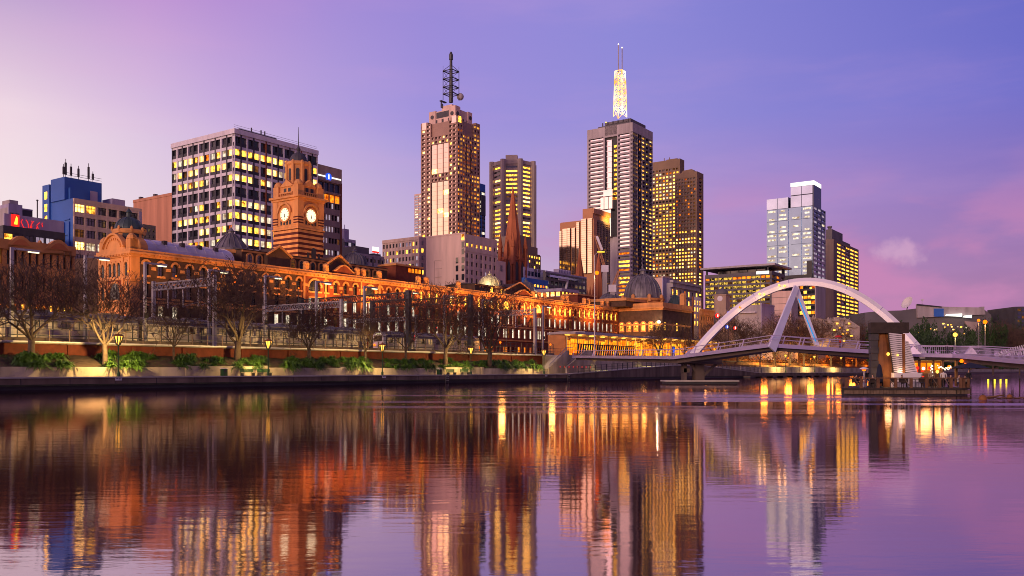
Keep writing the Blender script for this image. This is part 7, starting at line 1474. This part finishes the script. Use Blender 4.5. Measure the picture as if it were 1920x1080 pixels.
for k, (px, pyb, pyt, wpx, Y, lb) in enumerate(((1765, 655, 608, 30, 230, 'round dark green tree left of the yellow globe lamp'), (1820, 655, 614, 24, 235, 'round dark green tree right of the yellow globe lamp'), (1862, 655, 586, 20, 260, 'tall dark conical tree behind the two orange street lamps'), (1712, 655, 612, 22, 250, 'dark green tree just right of the arch foot'), (1912, 655, 590, 18, 280, 'dark green tree at the right edge of the picture'), (1738, 655, 600, 20, 280, 'dark tree among the lit windows below the cultural building'), (1650, 660, 604, 26, 300, 'dark tree behind the grey block column'), (1685, 658, 606, 22, 290, 'dark tree behind the white ribbed pylon'))):
    q_ = WP(px, pyb, Y); q_.z = 4.5; H = zat(pyt, Y) - 4.5; t = thing('evergreen_tree', lb, 'tree', q_, k * 1.7, 'evergreen trees on the right'); t.scale = (wpx / F * Y, wpx / F * Y, H / 1.25); put('trunk', LV[k % 2][0], t); put('crown', LV[k % 2][1], t)
for k, (px, pyt, Y) in enumerate(((1882, 594, 270), (1898, 600, 275))): q_ = WP(px, 655, Y); q_.z = 4.5; tree(('hazy bare tree right of the two orange street lamps', 'hazy bare tree near the right edge')[k], k, q_, k, zat(pyt, Y) - 4.5, 1.3, 'bare trees at the right')
for k, px in enumerate((1735, 1768, 1800, 1832, 1862, 1890, 1915)):
    q_ = BP(bs(px, 8), 8, 3.0); t = thing('riverside_tree', 'dark dense tree on the far bank below the right bridge span, %s from left' % ORD[k], 'tree', q_, k * 1.3, 'dark trees under the right bridge span'); s = 20 / F * q_.y; t.scale = (s, s, (zat(672, q_.y) - 3) / 1.25); put('trunk', LV[k % 2][0], t); put('crown', LV[k % 2][1], t)
# strap-leaf clumps
def clump(seed, n=190):
    rg = random.Random(seed); c = MB()
    for _ in range(n):
        a = rg.uniform(0, 2 * math.pi); ln = rg.uniform(.6, 1.15); el = rg.uniform(.35, 1.3); w = rg.uniform(.055, .09); p_ = Vector((rg.gauss(0, .1), rg.gauss(0, .1), 0)); prev = None; vs = []
        for i in range(5):
            t = i / 4; h = math.cos(el) * ln * t + .1 * t; z = math.sin(el) * ln * t * 1.25 - .8 * ln * t * t * rg.uniform(.8, 1.1); sd = Vector((-math.sin(a), math.cos(a), 0)) * w * (1 - t * .8); q = p_ + Vector((math.cos(a) * h, math.sin(a) * h, z)); vs += [q - sd, q + sd]
        c.add(vs, [(2 * i, 2 * i + 1, 2 * i + 3, 2 * i + 2) for i in range(4)])
    return c.mesh('leaves', 'leaf_lit')
CV = [clump(s) for s in (1, 2, 3)]; rng = random.Random(31)
front = (58, 72, 112, 122, 208, 240, 254, 342, 380, 446, 482, 540, 552, 592, 600, 650, 662, 682, 690, 742, 756, 768, 800, 812, 828, 868, 880, 940, 954, 968, 985, 1000, 1010)
kk = 0
def plant(px, w, z, s, lb):
    global kk
    t = put('strap_leaf_plant', CV[kk % 3], None, BP(bs(px, w), w, z), (0, 0, rng.uniform(0, 6))); t.scale = (s, s, s * rng.uniform(.9, 1.2)); kk += 1; tag(t, lb, 'plant', 'strap leaf plants on the bank')
def between(px):
    l = [x for x in (58, 197, 222, 326, 446, 503, 579, 685, 717, 761, 836, 883, 918, 1020)]; nm = {58: 'the far left tree', 197: 'the forked tree', 222: 'the brightest lantern', 326: 'the slender tree', 446: 'the wide tree', 503: 'the twiggy lantern', 579: 'the small dark tree', 685: 'the pale forked tree', 717: 'the third lantern', 761: 'the thin tree', 836: 'the tree above the bin', 883: 'the fourth lantern', 918: 'the spreading tree', 1020: 'the stair lantern'}
    c = min(l, key=lambda v: abs(v - px)); return ('left of ' if px < c else 'right of ') + nm[c]
cnt = {}
def lab(kind, px):
    q_ = between(px); cnt[(kind, q_)] = cnt.get((kind, q_), 0) + 1; return '%s, %s %s' % (kind, ORD[cnt[(kind, q_)] - 1], q_)
for px in front: plant(px, 5.75, 2.62, rng.uniform(1.15, 2.0), lab('bright leaf clump spilling over the planter wall', px))
for i in range(16):
    for px in sorted([rng.gauss(c, 15) for c in (40, 95, 225, 262, 350, 400, 470, 560, 600, 640, 668, 735, 790, 860, 915, 955, 985)])[i % 2::2]:
        w = rng.uniform(6.6, 10.8)
        if px < 1010 and kk < 160: plant(px, w, gz(w) + .05, rng.uniform(.9, 1.8), lab('dark leaf clump on the earth slope', px))
# low ground cover between the clumps
gc = MB(); rg = random.Random(9)
for _ in range(5200):
    s = rg.uniform(S0 + 10, sE - 2); w = rg.uniform(5.8, 11.8)
    if math.sin(s * .35) + math.sin(s * .9 + w) < .1: continue
    z = gz(w) + .08; a = rg.uniform(0, 6.28); l = rg.uniform(.12, .32); d = Vector((math.cos(a), math.sin(a), rg.uniform(.3, 1.2))).normalized() * l; sd = Vector((-math.sin(a), math.cos(a), 0)) * .05; p_ = Vector((s, w, z)); gc.add([p_ - sd, p_ + sd, p_ + d], [(0, 1, 2)])
tag(gc.build('ground_cover', 'leaf_lit', None, O0, TH, fix=False), kind='stuff')
# ---------------------------------------------------------------- cultural buildings at the right
M('shard', (.36, .28, .26), .7, 0, .35, .12)
def poly_b(name, label, pts, Y, dp, mats, extra=None, cat='building'):
    q_ = WP(pts[0][0], 695, Y); q_.z = 4; t = thing(name, label, cat, q_); b = MB(); b.prism([((px - HX) / F * Y - q_.x, zat(py, Y) - 4) for px, py in pts], 0, dp, 0); b.build('wall', mats, t)
    if extra: extra(t, lambda px, y=0: (px - HX) / F * (Y + y) - q_.x, lambda py, y=0: zat(py, Y + y) - 4)
    return t
def shards(t, X_, Z_):
    rg = random.Random(3); b = MB()
    for k in range(90):
        px = rg.uniform(1484, 1600); py = rg.uniform(598, 640); b.prism([(X_(px), Z_(py)), (X_(px + rg.uniform(4, 12)), Z_(py + rg.uniform(-3, 3))), (X_(px + rg.uniform(0, 8)), Z_(py - rg.uniform(4, 10)))], -.35 - k * .012, -.05)
    b.build('facade_panel', 'w_conc', t)
    for k in range(14): b = MB(); px = rg.uniform(1486, 1600); py = rg.uniform(600, 640); b.box(X_(px), X_(px + 4), -1.7, -1.62, Z_(py + 3), Z_(py)); b.build('window', 'lit_yellow', t)
poly_b('gallery_building', 'fractured pale sandstone gallery behind the bare trees under the arch', [(1480, 660), (1612, 660), (1612, 612), (1590, 598), (1568, 594), (1556, 600), (1530, 596), (1505, 592), (1482, 598)], 392, 8, 'shard', shards)
def arts(t, X_, Z_):
    b = MB(); b.prism([(X_(1718), Z_(596)), (X_(1717), Z_(570.5)), (X_(1770), Z_(575.5)), (X_(1842), Z_(577)), (X_(1845), Z_(590))], -1.5, -.05); b.build('upper_wall', 'w_grey', t); b = MB(); b.prism([(X_(1716), Z_(573)), (X_(1717), Z_(570.3)), (X_(1762), Z_(575)), (X_(1762), Z_(577))], -2.0, -1.51); b.build('roof_edge', 'frame_dark', t)
    b = MB(); b.box(X_(1748), X_(1766), -1.9, -1.52, Z_(594), Z_(579)); b.build('blue_panel', 'w_blue', t)
    for pa, pb, p0, p1 in ((1767, 1798, 594.5, 588.5), (1800, 1816, 597, 591)): b = MB(); b.prism([(X_(pa), Z_(p0 - 1.5)), (X_(pb), Z_(p0)), (X_(pb), Z_(p1)), (X_(pa + 2), Z_(p1 + 1.5))], -3.2, -2.6); b.build('lit_canopy', 'sign_white', t)
    b = MB(); b.prism([(X_(1801), Z_(603)), (X_(1826), Z_(605)), (X_(1821), Z_(622)), (X_(1811), Z_(622))], -4, -3.3); b.build('angled_panel', 'shard', t)
    b = MB(); b.box(X_(1840), X_(1845), -.5, 2, Z_(577), Z_(575)); b.build('chimney', 'w_grey', t)
    rg = random.Random(6)
    for k in range(26): px, py = rg.choice(((1738, 618), (1745, 615), (1780, 616), (1790, 617), (1765, 612), (1722, 620))); px += rg.gauss(0, 6); py += rg.gauss(0, 3); b = MB(); b.box(X_(px), X_(px + 3), -4.2, -4.1, Z_(py + 2), Z_(py)); b.build('window', rg.choice(('lit_bright', 'lit_yellow', 'lit_white')), t)
poly_b('arts_centre', 'low angular grey arts building with white lit canopies and satellite dish on its roof', [(1622, 655), (1870, 655), (1858, 590), (1845, 580), (1720, 578), (1690, 582), (1650, 583), (1622, 586)], 440, 40, 'w_greydark', arts)
q_ = WP(1700, 581, 450); sd_ = thing('satellite_dish', 'large white satellite dish on the roof of the arts building', 'satellite dish', q_); b = MB(); b.lathe([(.1, 0), (1.6, .25), (2.8, .8), (3.4, 1.3), (3.3, 1.35), (2.7, .95), (1.5, .4), (.1, .15)], 0, 0, 18); o = b.build('reflector', 'white_paint', sd_, smooth=True); o.location = (1.0, 0, 3.2); o.rotation_euler = (0, RD(-62), RD(20)); b = MB(); b.tube([(0, 0, 0), (1.0, 0, 3.0)], .25, 6); b.build('mount', 'w_grey', sd_); 
poly_b('blue_block', 'small blue grey block right of the arts building', [(1856, 655), (1893, 655), (1893, 591), (1866, 587), (1856, 588)], 470, 25, 'w_greydark', lambda t, X_, Z_: (MB().box(X_(1880), X_(1893.5), -.2, -.02, Z_(612), Z_(590)).build('side_panel', 'w_blue', t)))
def edge_tower(t, X_, Z_):
    for k in range(6):
        for i in range(2): b = MB(); b.box(X_(1908 + i * 8), X_(1914 + i * 8), -.15, -.05, Z_(583 + k * 7), Z_(579 + k * 7)); b.build('window', 'glass_blue' if (k + i) % 3 else 'lit_dim', t)
poly_b('office_block', 'dark blue office slice at the right edge of the skyline', [(1905, 655), (1960, 655), (1960, 574), (1903, 575)], 430, 25, 'w_slate', edge_tower)
t = thing('roof_sign_mast', 'short mast with small panel on the arts building roof', 'mast', WP(1729, 572, 441)); b = MB(); b.tube([(0, 0, -1), (0, 0, 2.2)], .12, 6); b.build('pole', 'metal_grey', t); b = MB(); b.box(-.5, .7, -.1, .1, 2.2, 3.0); b.build('panel', 'w_white', t)
for k, (px, py, Y, m) in enumerate(((1345, 592, 300, 'neon_red'), (1366, 587, 300, 'sign_blue'), (1363, 613, 300, 'sign_blue'), (1378, 615, 300, 'neon_red'))):
    q_ = WP(px, py, Y); t = thing('street_sign', ('red lit oval sign left of the arch among bare branches', 'upper blue lit sign touching the arch edge', 'lower blue lit sign beside the arch', 'small red lit sign below the arch edge')[k], 'sign', q_); b = MB(); b.ball((0, 0, 0), .75 if k == 0 else .55, 10, 0, 1.1); b.build('disc', m, t); b = MB(); b.box(-.06, .06, .1, .2, 5.8 - q_.z, 0); b.build('post', 'metal_dark', t); b = MB(); b.box(-.15, .15, -.85, -.5, -.4, .4); b.build('symbol', 'sign_white', t)
